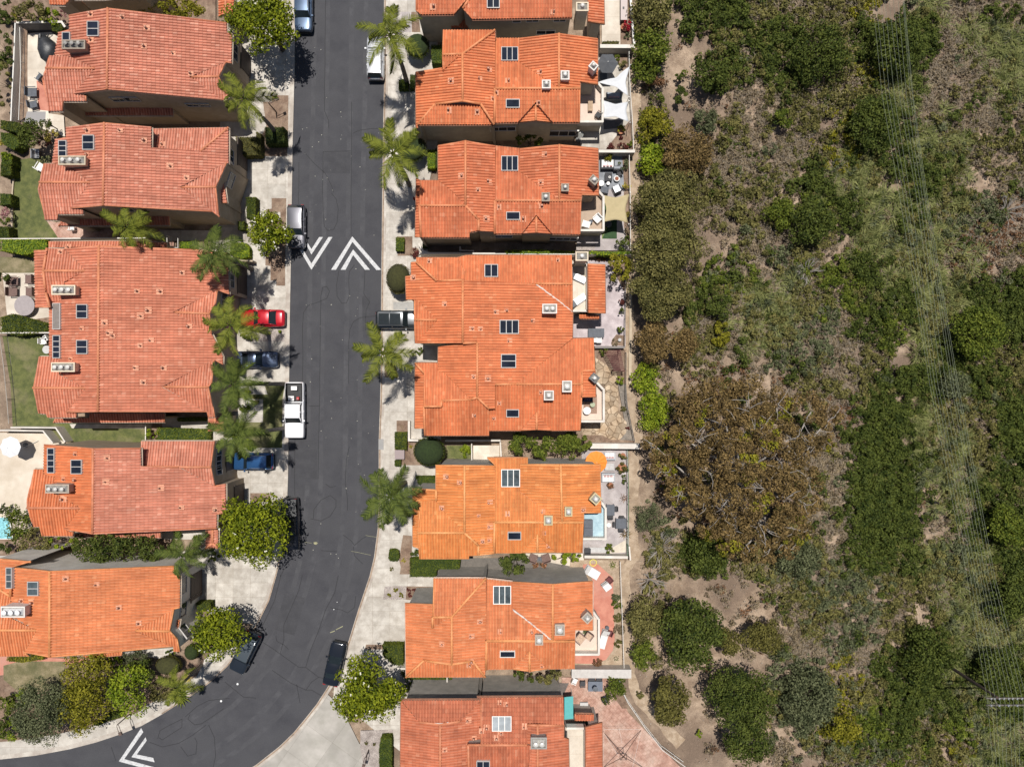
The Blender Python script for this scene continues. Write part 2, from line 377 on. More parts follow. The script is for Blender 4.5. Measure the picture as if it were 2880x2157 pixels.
def palm(label, px, py, h, scale=1.0, nf=15, seed=1, lean=(0,0), kind='palm'):
    if not FR:
        for i in range(4):
            st, lf = frond_mesh(3.1, .45+.35*i, i)
            m1 = bpy.data.meshes.new('frond'); nv = len(st[0]); m1.from_pydata(st[0]+lf[0], [], st[1]+[tuple(a+nv for a in f) for f in lf[1]])
            FR[i] = m1
        for m in FR.values(): m.materials.append(LM('palm'))
        for i in range(4):
            m2 = FR[i].copy(); m2.materials.clear(); m2.materials.append(LM('palmd')); FR[i+4] = m2
    r = random.Random(seed); nf = max(10, int(nf*.84)); scale *= .95
    t = P(px, py, h); b0 = Vector((t.x+lean[0], t.y+lean[1], 0))
    root = empty('palm_tree', b0, label, 'palm tree', 'feathery palms along the street')
    tb = MB(); pts = []; rr = []
    for i in range(15):
        u = i/14; p = b0.lerp(t, u); p.x += .12*math.sin(u*3)*scale; pts.append(p); rr.append((.24-.1*u+.012*(i%2))*scale)
    tb.tube(pts, rr, 10).build('trunk', plain('palm_trunk', (.17,.145,.12), .9, var=.35, scale=6), root)
    top = pts[-1]
    tb = MB(); tb.lathe((top.x,top.y,top.z-.5), [(.16*scale,0),(.2*scale,.3),(.1*scale,.8)], 10).build('crownshaft', plain('shaft', (.13,.17,.05), .6, var=.2), root, True)
    off = 4 if kind == 'palmd' else 0
    for i in range(nf):
        a = i*2.39996+r.uniform(-.2,.2); tier = i/nf
        o = bpy.data.objects.new('frond', FR[(0 if tier > .7 else 1 if tier > .4 else 2 if tier > .15 else 3)+off]); COL.objects.link(o); o.parent = root
        o.location = top-b0; s = scale*r.uniform(.88,1.08); o.scale = (s,s,s)
        el = -.0+(-.42 if tier > .7 else -.2 if tier > .4 else .0)+r.uniform(-.12,.22)
        o.rotation_euler = (r.uniform(-.45,.45), el, a+r.uniform(-.22,.22))
    return root
EXPO = 0.0
# ---------------------------------------------------------------- houses
CAM = Vector((0,0,H)); TILE = .278; COURSE = .385
PROF = [(0,0),(.2,.105),(.42,.13),(.62,.115),(.86,0),(1,0)]
AX = {'E':(0,1),'W':(0,-1),'N':(1,1),'S':(1,-1)}
def prof(u):
    for (a,ha),(b,hb) in zip(PROF,PROF[1:]):
        if u <= b: return ha+(hb-ha)*(u-a)/(b-a)
    return 0
def cliph(poly, ax, lim, keep_ge):
    out = []; n = len(poly)
    for i in range(n):
        a, b = poly[i], poly[(i+1)%n]
        ia = a[ax] >= lim if keep_ge else a[ax] <= lim; ib = b[ax] >= lim if keep_ge else b[ax] <= lim
        if ia: out.append(a)
        if ia != ib:
            t = (lim-a[ax])/(b[ax]-a[ax]); out.append((a[0]+(b[0]-a[0])*t, a[1]+(b[1]-a[1])*t))
    return out
class Plane:
    def __init__(s, c, d, ref, zr, sl, pts):
        s.d = d; s.ax, s.sg = AX[d]; s.sl = sl; s.zr = zr
        r = q(c, ref, ref)
        a = (r[0]-CX)*K if s.ax == 0 else -(r[1]-CY)*K
        s.cr = a*(1-zr/H); s.w = []
        for x, y in pts:
            p = q(c, x, y); a = ((p[0]-CX)*K, -(p[1]-CY)*K)
            z = (zr-sl*s.sg*(a[s.ax]-s.cr))/(1-sl*s.sg*a[s.ax]/H)
            f = 1-z/H; s.w.append(Vector((a[0]*f, a[1]*f, z)))
        s.xy = [(p.x,p.y) for p in s.w]
        s.area = sum(s.xy[i][0]*s.xy[(i+1)%len(pts)][1]-s.xy[(i+1)%len(pts)][0]*s.xy[i][1] for i in range(len(pts)))/2
        if s.area < 0: s.w.reverse(); s.xy.reverse(); s.area = -s.area
    def z(s, x, y): return s.zr-s.sl*s.sg*((x,y)[s.ax]-s.cr)
    def inside(s, x, y): return inpoly(x, y, s.xy)
def offset_poly(xy, offs):
    n = len(xy); lines = []
    for i in range(n):
        a, b = Vector(xy[i]), Vector(xy[(i+1)%n]); d = (b-a)
        if d.length < 1e-6: d = Vector((1,0))
        d.normalize(); nn = Vector((-d.y, d.x)); lines.append((a+nn*offs[i], d, nn))
    out = []
    for i in range(n):
        p0, d0, n0 = lines[i-1]; p1, d1, n1 = lines[i]
        cr = d0.x*d1.y-d0.y*d1.x
        if abs(cr) < .12: out.append(Vector(xy[i])+n1*max(offs[i],offs[i-1]))
        else:
            t = ((p1-p0).x*d1.y-(p1-p0).y*d1.x)/cr; r = p0+d0*t
            if (r-Vector(xy[i])).length > 1.4: r = Vector(xy[i])+(n0*offs[i-1]+n1*offs[i])
            out.append(r)
    return [(p.x,p.y) for p in out]
def edge_info(planes, i, k):
    p = planes[i]; n = len(p.w); a, b = p.w[k], p.w[(k+1)%n]; d = (b-a); L = math.hypot(d.x,d.y)
    nn = Vector((d.y,-d.x,0)).normalized() if L > 1e-6 else Vector((0,0,0)); hit = None; best = 0
    for t in (.3,.5,.7):
        m = a+d*t; o = m+nn*.28
        for j, r in enumerate(planes):
            if j != i and r.inside(o.x, o.y):
                dz = r.z(o.x,o.y)-m.z
                if dz > -.6: best += 1; hit = (j, dz); break
    return best >= 2, hit, a, b, nn, L
def tiles(planes, b):
    uvs = []
    for p in planes:
        ua = 1-p.ax; va = p.ax
        for t in tessellate_polygon([p.w]):
            tri = [(p.w[i][ua], p.w[i][va]*(-p.sg)) for i in t]   # v grows up the slope
            lo = min(q_[0] for q_ in tri); hi = max(q_[0] for q_ in tri)
            k0 = math.floor(lo/TILE)
            for kt in range(k0, math.floor(hi/TILE)+1):
                for (f0,_),(f1,_) in zip(PROF,PROF[1:]):
                    c = cliph(cliph(tri, 0, (kt+f0)*TILE, True), 0, (kt+f1)*TILE, False) if len(tri) > 2 else []
                    if len(c) < 3: continue
                    vlo = min(q_[1] for q_ in c); vhi = max(q_[1] for q_ in c)
                    for kv in range(math.floor(vlo/COURSE), math.floor(vhi/COURSE)+1):
                        g = cliph(c, 1, kv*COURSE, True)
                        if len(g) < 3: continue
                        g = cliph(g, 1, (kv+1)*COURSE, False)
                        if len(g) < 3: continue
                        A = sum(g[i][0]*g[(i+1)%len(g)][1]-g[(i+1)%len(g)][0]*g[i][1] for i in range(len(g)))
                        if abs(A) < 2e-4: continue
                        vs = []; base = len(b.v); jit = (math.sin(kt*12.9+kv*78.2)*43758.5)%1*.012
                        for u, v in g:
                            fu = u/TILE-kt; fv = v/COURSE-kv
                            x, y = (u, -p.sg*v) if p.ax == 1 else (-p.sg*v, u)
                            vs.append((x, y, p.z(x,y)+prof(min(1,max(0,fu)))+.02*(1-fv)+.03+jit*.6))
                            uvs.append((kt+min(.999,max(.001,fu)), kv+min(.999,max(.001,fv))))
                        idx = list(range(base, base+len(vs)))
                        e1 = Vector(vs[1])-Vector(vs[0]); e2 = Vector(vs[2])-Vector(vs[0])
                        if e1.cross(e2).z < 0:
                            idx.reverse(); k = len(g); uvs[-k:] = uvs[-k:][::-1]
                        b.v.extend(vs); b.f.append(tuple(idx))
    b.uv = uvs
def house(label, cr, pl, roof, wall, trim, vents=(), sky=(), group='red tile roofed houses', name='tile_roofed_house', overhang=.38, roof2=None, alt=()):
    planes = [Plane(cr, *x) for x in pl]
    cx = sum(p.w[0].x for p in planes)/len(planes); cy = sum(p.w[0].y for p in planes)/len(planes)
    root = empty(name, (cx,cy,0), label, 'house', group)
    slab = MB(); walls = MB(); capl = []; seen = []
    gutl = []
    for i, p in enumerate(planes):
        n = len(p.w); offs = []
        for k in range(n):
            shared, hit, a, b_, nn, L = edge_info(planes, i, k)
            offs.append(0 if shared else (.1 if L > .3 and abs(b_.z-a.z)/max(L,.01) > .12 else overhang))
            ins = p.z(*( (a+b_)/2-nn*.3 )[:2]) - (a.z+b_.z)/2
            if shared:
                r = planes[hit[0]]; m = (a+b_)/2; o = m+nn*.5; rise = r.z(o.x,o.y)-m.z; inn = m-nn*.5; rin = p.z(inn.x,inn.y)-m.z
                if L > .5 and abs(hit[1]) < .5 and rise < .05 and rin < .05 and (rise < -.02 or rin < -.02):
                    if not any((s_-m).length < .5 for s_ in seen):
                        seen.append(m); up = Vector((0,0,.1)); capl.append((a+up,b_+up,.13,8))
            else:
                d = (b_-a).normalized() if L > 1e-6 else Vector((1,0,0))
                if L > .4 and abs(b_.z-a.z)/max(L,.01) > .12: capl.append((a-nn*.05+Vector((0,0,.05)), b_-nn*.05+Vector((0,0,.05)), .085, 6))
                elif L > .4: gutl.append((a+nn*.05-Vector((0,0,.1)), b_+nn*.05-Vector((0,0,.1))))
        zz = [v.z for v in p.w]
        slab.prism(p.xy, [z-.2 for z in zz], [z-.005-.003*i for z in zz])
        ins = offset_poly(p.xy, offs)
        if min(zz) > 1.2: walls.prism(ins, -.3, [p.z(x,y)-.17 for x,y in ins])
    slab.build('eaves', trim, root); wl = walls.build('wall', wall, root)
    for sel, mt in (((lambda i: i not in alt), roof), ((lambda i: i in alt), roof2)):
        pp_ = [p for i, p in enumerate(planes) if sel(i)]
        if pp_: rb = MB(); tiles(pp_, rb); rb.build('roof', mt, root)
    for a_, e_, r_, n_ in capl: MB().tube([a_,e_], r_, n_).build('ridge_tiles' if r_ > .1 else 'verge_tiles', roof_caps(roof), root, True)
    for a_, e_ in gutl: MB().tube([a_,e_], .05, 5).build('gutter', trim, root, True)
    bs = BVHTree.FromPolygons([Vector(v) for v in slab.v]+[Vector(v) for v in walls.v], slab.f+[tuple(k+len(slab.v) for k in f) for f in walls.f])
    def hit(px, py):
        t = P(px, py, 0); d = (t-CAM).normalized(); loc, nrm, ix, ds = bs.ray_cast(CAM, d)
        if loc is None: return None, None
        if nrm.dot(d) > 0: nrm = -nrm
        return loc, nrm
    root_hit[root.name] = hit
    for x, y in vents: roof_vent(root, hit, q(cr,x,y), roof)
    for s_ in sky: skylight(root, hit, cr, *s_)
    HOUSES[root.name] = (planes, hit); return root
root_hit = {}; HOUSES = {}
def roof_caps(m):
    k = m.name+'_caps'
    if k in MATS: return MATS[k]
    c = [v_*.93 for v_ in m['capcol']]; return plain(k, tuple(c), .6, var=.22, scale=2.5)
def roof_vent(root, hit, pp, roof, flash=True):
    l, n = hit(*pp)
    if l is None: return
    b = MB(); r = random.uniform(.05,.09); b.tube([l-Vector((0,0,.1)), l+Vector((0,0,.42))], r, 8)
    b.disc((l.x,l.y), r*1.7, l.z+.42, l.z+.5, 10, r*.6)
    o = b.build('roof_vent', plain('vent_clay', (.56,.3,.21), .7, var=.2), root, True)
    f = MB(); t = Vector((1,0,0)); s = t.cross(n).normalized() if abs(n.x) < .9 else Vector((0,1,0)); t = n.cross(s).normalized(); s = n.cross(t); u = n*.16; w = random.uniform(.2,.32)
    c = l+t*random.uniform(-.12,.12)
    pts = [c-t*w-s*w, c+t*w-s*w, c+t*w+s*w, c-t*w+s*w]
    f.add([p+u*.2 for p in pts]+[p+u for p in pts], [(4,5,6,7),(0,1,5,4),(1,2,6,5),(2,3,7,6),(3,0,4,7)])
    f.build('flashing', plain('flash', (.62,.29,.175), .7, var=.25, scale=5), o)
def skylight(root, hit, cr, x0, y0, x1, y1, n=2, horiz=False, glass='glass_dark', frame='frame_grey'):
    c = [q(cr,x0,y0), q(cr,x1,y0), q(cr,x1,y1), q(cr,x0,y1)]
    l, nrm = hit((c[0][0]+c[2][0])/2, (c[0][1]+c[2][1])/2)
    if l is None: return
    d = l.dot(nrm)+.27
    pts = []
    for p in c:
        e = P(p[0],p[1],0)-CAM; t = (d-CAM.dot(nrm))/e.dot(nrm); pts.append(CAM+e*t)
    pts = pts[::-1]  # ccw from above
    def at(u, v, o=0): return (pts[0].lerp(pts[1],u)).lerp(pts[3].lerp(pts[2],u), v)+nrm*o
    fr = MB(); wu = .07/max(.3,(pts[1]-pts[0]).length); wv = .07/max(.3,(pts[3]-pts[0]).length)
    def bar(u0,v0,u1,v1,lo=-.3,hi=.03):
        a = [at(u0,v0,lo),at(u1,v0,lo),at(u1,v1,lo),at(u0,v1,lo)]; b = [at(u0,v0,hi),at(u1,v0,hi),at(u1,v1,hi),at(u0,v1,hi)]
        fr.add(a+b, [(3,2,1,0),(4,5,6,7),(0,1,5,4),(1,2,6,5),(2,3,7,6),(3,0,4,7)])
    bar(-wu,-wv,1+wu,0); bar(-wu,1,1+wu,1+wv); bar(-wu,0,0,1); bar(1,0,1+wu,1)
    for i in range(1,n):
        t = i/n
        if horiz: bar(0,t-wv/2,1,t+wv/2,-.05,.02)
        else: bar(t-wu/2,0,t+wu/2,1,-.05,.02)
    o = fr.build('skylight', FRM(frame), root)
    g = MB(); g.add([at(0,0,-.02),at(1,0,-.02),at(1,1,-.02),at(0,1,-.02)], [(0,1,2,3)]); g.build('glass', GL(glass), o)
def white_ridge(root, cr, pts, r=.1):
    w = []
    for x, y in pts:
        l, n = HOUSES[root.name][1](*q(cr,x,y))
        if l is not None: w.append(l+Vector((0,0,.14)))
    for a, e in zip(w, w[1:]):
        fine = [a.lerp(e,k/8)+Vector((random.uniform(-.03,.03),random.uniform(-.03,.03),0)) for k in range(9)]
        MB().tube(fine, [r*random.uniform(.7,1.15) for _ in fine], 7).build('ridge_tiles', plain('ridge_mortar',(.62,.52,.46),.8,var=.25,scale=4), root, True)
def FRM(k): return {'frame_grey':plain('frame_grey',(.47,.45,.43),.45,var=.1),'frame_white':plain('frame_white',(.72,.7,.66),.5,var=.08)}[k]
def GL(k): return {'glass_dark':plain('glass_dark',(.016,.02,.032),.03,var=.4,scale=.8),'glass_pale':plain('glass_pale',(.3,.33,.35),.55,var=.25,scale=1.2,spec=.2),'glass_mid':plain('glass_mid',(.07,.09,.1),.02,var=.5,scale=1.0,spec=.25),'glass_grey':plain('glass_grey',(.23,.2,.18),.4,var=.15)}[k]
def chimney(root, cr, x0, y0, x1, y1, ztop, zbot, mat, rot=0, pots=1, potmat=None, inset=True):
    """x0..y1 = the cap as seen"""
    a = q(cr,x0,y0); b_ = q(cr,x1,y1); p0 = P(*a, ztop); p1 = P(*b_, ztop); c = (p0+p1)/2
    w = abs(p1.x-p0.x); d = abs(p1.y-p0.y)
    if rot: w *= .74; d *= .74
    b = MB(); b.box((c.x,c.y,(ztop-.12+zbot)/2), (w*.88,d*.88,ztop-.12-zbot), rot)
    t = .12   # cap: a raised rim round a sunken tray
    ca, sa = math.cos(rot), math.sin(rot)
    for ox, oy, sx, sy in ((0,-d/2+t/2,w,t),(0,d/2-t/2,w,t),(-w/2+t/2,0,t,d-2*t),(w/2-t/2,0,t,d-2*t)):
        b.box((c.x+ox*ca-oy*sa, c.y+ox*sa+oy*ca, ztop-.1), (sx,sy,.22), rot)
    o = b.build('chimney', mat, root)
    tr = MB(); tr.box((c.x,c.y,ztop-.14), (w-2*t-.004,d-2*t-.004,.05), rot)
    tr.build('chimney_tray', plain('tray', (.2,.19,.17), .8, var=.3, scale=4), o)
    for i in range(pots):
        f = (i-(pots-1)/2)*((w-2*t)/max(pots,1))*.92; L = min(d-2*t, w/pots)
        x, y = c.x+f*ca, c.y+f*sa
        pb = MB(); pb.box((x,y,ztop-.0), (L*.8,L*.8,.26), rot, top=.62)
        pb.lathe((x,y,ztop+.1), [(L*.2,0),(L*.2,.16),(L*.3,.17),(L*.3,.23),(L*.12,.3),(0.001,.31)], 14)
        pb.build('chimney_pot', potmat or plain('pot_steel', (.62,.6,.56), .45, .2, var=.15), o)
def boxat(b, cr, x0, y0, x1, y1, z0, z1):
    a = P(*q(cr,x0,y0), z1); c = P(*q(cr,x1,y1), z1)
    b.box(((a.x+c.x)/2,(a.y+c.y)/2,(z0+z1)/2), (abs(c.x-a.x),abs(a.y-c.y),z1-z0)); return b
def window(root, cr, x, y, w, h, panes=2, frame='frame_white', glass='glass_dark', name='window', off=.03):
    l, n = HOUSES[root.name][1](*q(cr,x,y))
    if l is None or abs(n.z) > .5: return
    n = Vector((n.x,n.y,0)).normalized(); t = Vector((-n.y,n.x,0)); z = Vector((0,0,1))
    b = MB()
    def bar(u0,v0,u1,v1,o0,o1):
        a = [l+t*u+z*v+n*o for o in (o0,o1) for u,v in ((u0,v0),(u1,v0),(u1,v1),(u0,v1))]
        b.add(a, [(3,2,1,0),(4,5,6,7),(0,1,5,4),(1,2,6,5),(2,3,7,6),(3,0,4,7)])
    W, Hh, f = w/2, h/2, .06
    bar(-W-f,-Hh-f,W+f,-Hh,-.05,.09); bar(-W-f,Hh,W+f,Hh+f,-.05,.09); bar(-W-f,-Hh,-W,Hh,-.05,.08); bar(W,-Hh,W+f,Hh,-.05,.08)
    for i in range(1,panes): u = -W+w*i/panes; bar(u-.025,-Hh,u+.025,Hh,-.05,.06)
    o = b.build(name, FRM(frame), root)
    b = MB(); b.add([l+t*u+z*v+n*.035 for u,v in ((-W,-Hh),(W,-Hh),(W,Hh),(-W,Hh))], [(0,1,2,3)]); b.build('pane', GL(glass), o)
def recess(root, cr, x, y, w, h):   # a garage door: panelled leaf set in a frame
    l, n = HOUSES[root.name][1](*q(cr,x,y))
    if l is None or abs(n.z) > .5: return
    n = Vector((n.x,n.y,0)).normalized(); t = Vector((-n.y,n.x,0)); z = Vector((0,0,1)); l = Vector((l.x,l.y,h/2+.12))
    b = MB()
    def bar(u0,v0,u1,v1,o0,o1):
        a = [l+t*u+z*v+n*o for o in (o0,o1) for u,v in ((u0,v0),(u1,v0),(u1,v1),(u0,v1))]
        b.add(a, [(3,2,1,0),(4,5,6,7),(0,1,5,4),(1,2,6,5),(2,3,7,6),(3,0,4,7)])
    for i in range(4): bar(-w/2,-h/2+i*h/4+.01,w/2,-h/2+(i+1)*h/4-.01,-.02,.05)
    bar(-w/2-.1,-h/2,-w/2-.003,h/2+.1,-.02,.09); bar(w/2+.003,-h/2,w/2+.1,h/2+.1,-.02,.09); bar(-w/2,h/2+.003,w/2,h/2+.1,-.02,.09)
    b.build('garage_door', plain('garage', (.5,.45,.38), .6, var=.1), root)
# ---------------------------------------------------------------- vehicles
def paint(name, col, metal=.35, rough=.28):
    return plain('paint_'+name, col, rough, metal, coat=1.0)
CARK = {
 # ws_base, ws_top, rw_top, rw_base, roofz, beltz, hoodz, deckz
 'sedan': (.20,.05,-.17,-.34,1.43,.98,.92,1.0), 'coupe': (.16,.0,-.16,-.36,1.34,.92,.86,.95),
 'suv': (.235,.12,-.42,-.49,1.72,1.12,1.05,1.12), 'wagon': (.22,.07,-.38,-.48,1.62,1.05,1.0,1.05), 'pickup': (.235,.13,-.1,-.135,1.86,1.25,1.2,1.22)}
def car(name, label, cat, px, py, hx, hy, L, W, kind, col, roofcol=None, rails=False, bed=None, pano=False, rear_glass=None, mirror=True, group='parked vehicles'):
    c = P(px, py, .9); c.z = 0; c = P(px,py,.9); loc = Vector((c.x,c.y,.02 if 800 < px < 1080 else .12))
    root = empty(name, loc, label, cat, group); ang = math.atan2(-hy, hx); ca, sa = math.cos(ang), math.sin(ang)
    wb, wt, rt, rb, zr, zb, zh, zd = CARK[kind]; w = W/2
    def tr(p): return (loc.x+p[0]*ca-p[1]*sa, loc.y+p[0]*sa+p[1]*ca, loc.z+p[2])
    def fin(b, nm, m, par=root, smooth=False):
        b.v = [tr(v) for v in b.v]; return b.build(nm, m, par, smooth)
    body = MB(); st = []
    nose = .3 if kind != 'pickup' else .1
    for t in (-.5,-.495,-.48,-.44,-.38,-.3,-.15,0,.15,.25,.33,.4,.44,.47,.49,.5):
        a = abs(t); e = max(0,(a-.38)/.12)
        hw = w*(1-(.13 if kind != 'pickup' else .05)*e**2.2-(.0 if a < .495 else .05)); 
        if t < rb: top = zd-(.07*e if kind != 'pickup' else 0)-(.1 if a >= .495 else 0)
        elif t > wb: top = zh-(nose*.35)*((t-wb)/(.5-wb))**2-(.12 if a >= .495 else 0)
        else: top = zb+(zh-zb)*max(0,(t-rb)/(wb-rb))
        lo = .22+.1*e
        st.append((t*L, hw, top, lo))
    vs = []; n = 12
    for x, hw, tp, lo in st:
        half = [(0,lo),(.8*hw,lo),(.97*hw,lo+.12),(hw,lo+.3*(tp-lo)+.05),(hw,tp-.2),(.975*hw,tp-.08),(.9*hw,tp-.015),(.5*hw,tp+.02),(0,tp+.03)]
        ring = half+[(-y,z) for y,z in half[-2:0:-1]]
        n = len(ring); vs += [(x,y,z) for y,z in ring]
    fs = [(i*n+k,i*n+(k+1)%n,(i+1)*n+(k+1)%n,(i+1)*n+k) for i in range(len(st)-1) for k in range(n)]
    fs = [f[::-1] for f in fs]; fs.append(tuple(range(n))); fs.append(tuple((len(st)-1)*n+k for k in range(n))[::-1])
    if kind == 'pickup':
        fs2 = []
        for f in fs:
            if len(f) == 4:
                cx_ = sum(vs[i][0] for i in f)/4; cz = sum(vs[i][2] for i in f)/4; cy = sum(abs(vs[i][1]) for i in f)/4
                if cx_ < (rb-.012)*L and cx_ > -.485*L and cz > zd-.1 and cy < w*.86: continue
            fs2.append(f)
        fs = fs2
    body.add(vs, fs); M = paint(*col)
    fin(body, 'body', M, smooth=True)
    if kind == 'pickup':
        b = MB(); x0, x1 = -.485*L, (rb-.012)*L; hw = w*.82
        b.add([(x0,-hw,.75),(x1,-hw,.75),(x1,hw,.75),(x0,hw,.75),(x0,-hw,zd),(x1,-hw,zd),(x1,hw,zd),(x0,hw,zd)], [(0,1,2,3),(0,4,5,1),(1,5,6,2),(2,6,7,3),(3,7,4,0)])
        bd = fin(b, 'cargo_bed', plain('bedliner', (.03,.03,.032), .7, var=.4, scale=5))
        if bed == 'cover':
            b = MB(); b.box(((x0+x1)/2,0,zd+.03), (x1-x0,hw*2+.08,.05)); fin(b, 'bed_cover', plain('tonneau', (.055,.057,.06), .5, var=.1))
    # greenhouse
    wz = .92*w; wr = .73*w if kind in ('sedan','coupe') else .79*w
    B = [(rb*L,.84*w),( rt*L,wz),(wt*L*.6+.4*wb*L,wz),(wb*L,.84*w)]
    zt = zr-.05
    bx = [(rb*L,-.82*w,zb-.02),(wb*L,-.84*w,zh-.03),(wb*L,.84*w,zh-.03),(rb*L,.82*w,zb-.02)]
    tx = [(rt*L,-wr,zt),(wt*L,-wr,zt),(wt*L,wr,zt),(rt*L,wr,zt)]
    g = GL('glass_car') if False else plain('glass_car', (.014,.02,.023), .1, var=.2)
    def quad(nm, pts, m, push=0, par=root):
        b = MB(); P0 = [Vector(p) for p in pts]; nn = (P0[1]-P0[0]).cross(P0[2]-P0[0]).normalized(); cc = sum(P0,Vector())/len(P0)
        if nn.dot(cc-Vector((0,0,.6))) < 0: P0.reverse(); nn = -nn
        P0 = [p+nn*push for p in P0]; k = len(P0)
        b.add([p-nn*.02 for p in P0]+P0, [tuple(range(k))[::-1], tuple(range(k,2*k))]+[(i,(i+1)%k,(i+1)%k+k,i+k) for i in range(k)]); return fin(b, nm, m, par)
    quad('windshield', [bx[1],bx[2],tx[2],tx[1]], g)
    quad('rear_window', [bx[0],bx[3],tx[3],tx[0]], g)
    mid = lambda a,b,t: tuple(a[i]+(b[i]-a[i])*t for i in range(3))
    for s in (0,1):
        a, b_, c_, d_ = (bx[0],bx[1],tx[1],tx[0]) if s == 0 else (bx[3],bx[2],tx[2],tx[3])
        quad('side_window', [a,mid(a,b_,.52),mid(d_,c_,.52),d_], g); quad('side_window', [mid(a,b_,.56),b_,c_,mid(d_,c_,.56)], g)
    for s in (-1,1):
        for a, c_ in (((rb*L,.83*w,zb),(rt*L,wr,zt)),((wb*L,.85*w,zh),(wt*L,wr,zt)),(((rb*.46+wb*.54)*L,.84*w,zb),((rt*.46+wt*.54)*L,wr,zt))):
            p = MB(); p.tube([(a[0],a[1]*s,a[2]),(c_[0],c_[1]*s,c_[2])], [.05,.045], 6); fin(p, 'pillar', M, smooth=True)
    r = MB(); nx = 7; vs = []
    for i in range(nx):
        x = rt*L+(wt-rt)*L*i/(nx-1); e = 1-((i/(nx-1))*2-1)**4*.6
        vs += [(x+(-.05 if i == 0 else .04 if i == nx-1 else 0), y*wr*1.03, zt-.02+.075*e*(1-(abs(y)**2.5))) for y in (-1,-.85,-.5,0,.5,.85,1)]
    fs = [(i*7+k,(i+1)*7+k,(i+1)*7+k+1,i*7+k+1) for i in range(nx-1) for k in range(6)]
    r.add(vs, fs); ro = fin(r, 'roof', paint(*roofcol) if roofcol else M, smooth=True)
    if pano:
        b = MB(); 
        for a_, e_ in ((.03,.46),(.49,.93)):
            x0 = rt*L+(wt-rt)*L*a_; x1 = rt*L+(wt-rt)*L*e_; b.box(((x0+x1)/2,0,zt+.055), (x1-x0,wr*1.5,.02))
        fin(b, 'sunroof', g)
    if rails:
        for s in (-1,1):
            b = MB(); b.tube([(rt*L+.15,s*wr*.93,zt+.03),(rt*L+.35,s*wr*.93,zt+.1),(wt*L-.5,s*wr*.93,zt+.1),(wt*L-.25,s*wr*.93,zt+.03)], .025, 6); fin(b, 'roof_rail', plain('rail',(.35,.36,.37),.35,.8))
    rw = .34 if kind in ('sedan','coupe') else .38
    for fx in (.3,-.3):
        for s in (-1,1):
            b = MB(); x, y = fx*L, s*(w-.1); n_ = 18; vs = []
            for yy, rr in ((-.11,rw*.8),(-.1,rw),(.1,rw),(.11,rw*.8)):
                vs += [(x+rr*math.cos(2*math.pi*k/n_), y+yy, rw+rr*math.sin(2*math.pi*k/n_)) for k in range(n_)]
            b.add(vs, [(i*n_+k,i*n_+(k+1)%n_,(i+1)*n_+(k+1)%n_,(i+1)*n_+k) for i in range(3) for k in range(n_)]+[tuple(range(n_)),tuple(3*n_+k for k in range(n_))])
            wh = fin(b, 'wheel', plain('tyre',(.02,.02,.02),.85))
            b = MB(); b.add([(x+rw*.62*math.cos(2*math.pi*k/10), y+s*.115, rw+rw*.62*math.sin(2*math.pi*k/10)) for k in range(10)], [tuple(range(10))]); fin(b, 'rim', plain('rim',(.45,.45,.46),.3,.8), wh)
    for s in (-1,1):
        b = MB(); b.box((.475*L, s*w*.68, zh-.2), (.16,.36,.13)); b.v = [(v[0]-(.05 if abs(v[1]) > w*.68 else 0),v[1],v[2]) for v in b.v]; fin(b, 'headlight', plain('lamp_clear',(.6,.62,.65),.12,.1))
        b = MB(); b.box((-.485*L, s*w*.72, zd-.16), (.1,.3,.16)); fin(b, 'taillight', plain('lamp_red',(.35,.01,.01),.2))
        b = MB(); b.box(((wb-.045)*L, s*(w+.09), zb+.03), (.16,.2,.14)); fin(b, 'mirror', M)
    for s in (-1,1):
        for fx in (.02,-.17):
            b = MB(); b.box((fx*L, s*(w+.004), zb-.16), (.16,.03,.03)); fin(b, 'door_handle', M)
    b = MB(); b.box((.498*L,0,.5),(.05,W*.62,.2)); fin(b, 'grille', plain('grille',(.02,.02,.02),.5))
    for e in (-1,1):
        b = MB(); b.box((e*(.5*L-.26),0,.36),(.6,W*.76,.14)); fin(b, 'bumper', plain('trimblack',(.03,.03,.03),.6))
    return root, tr

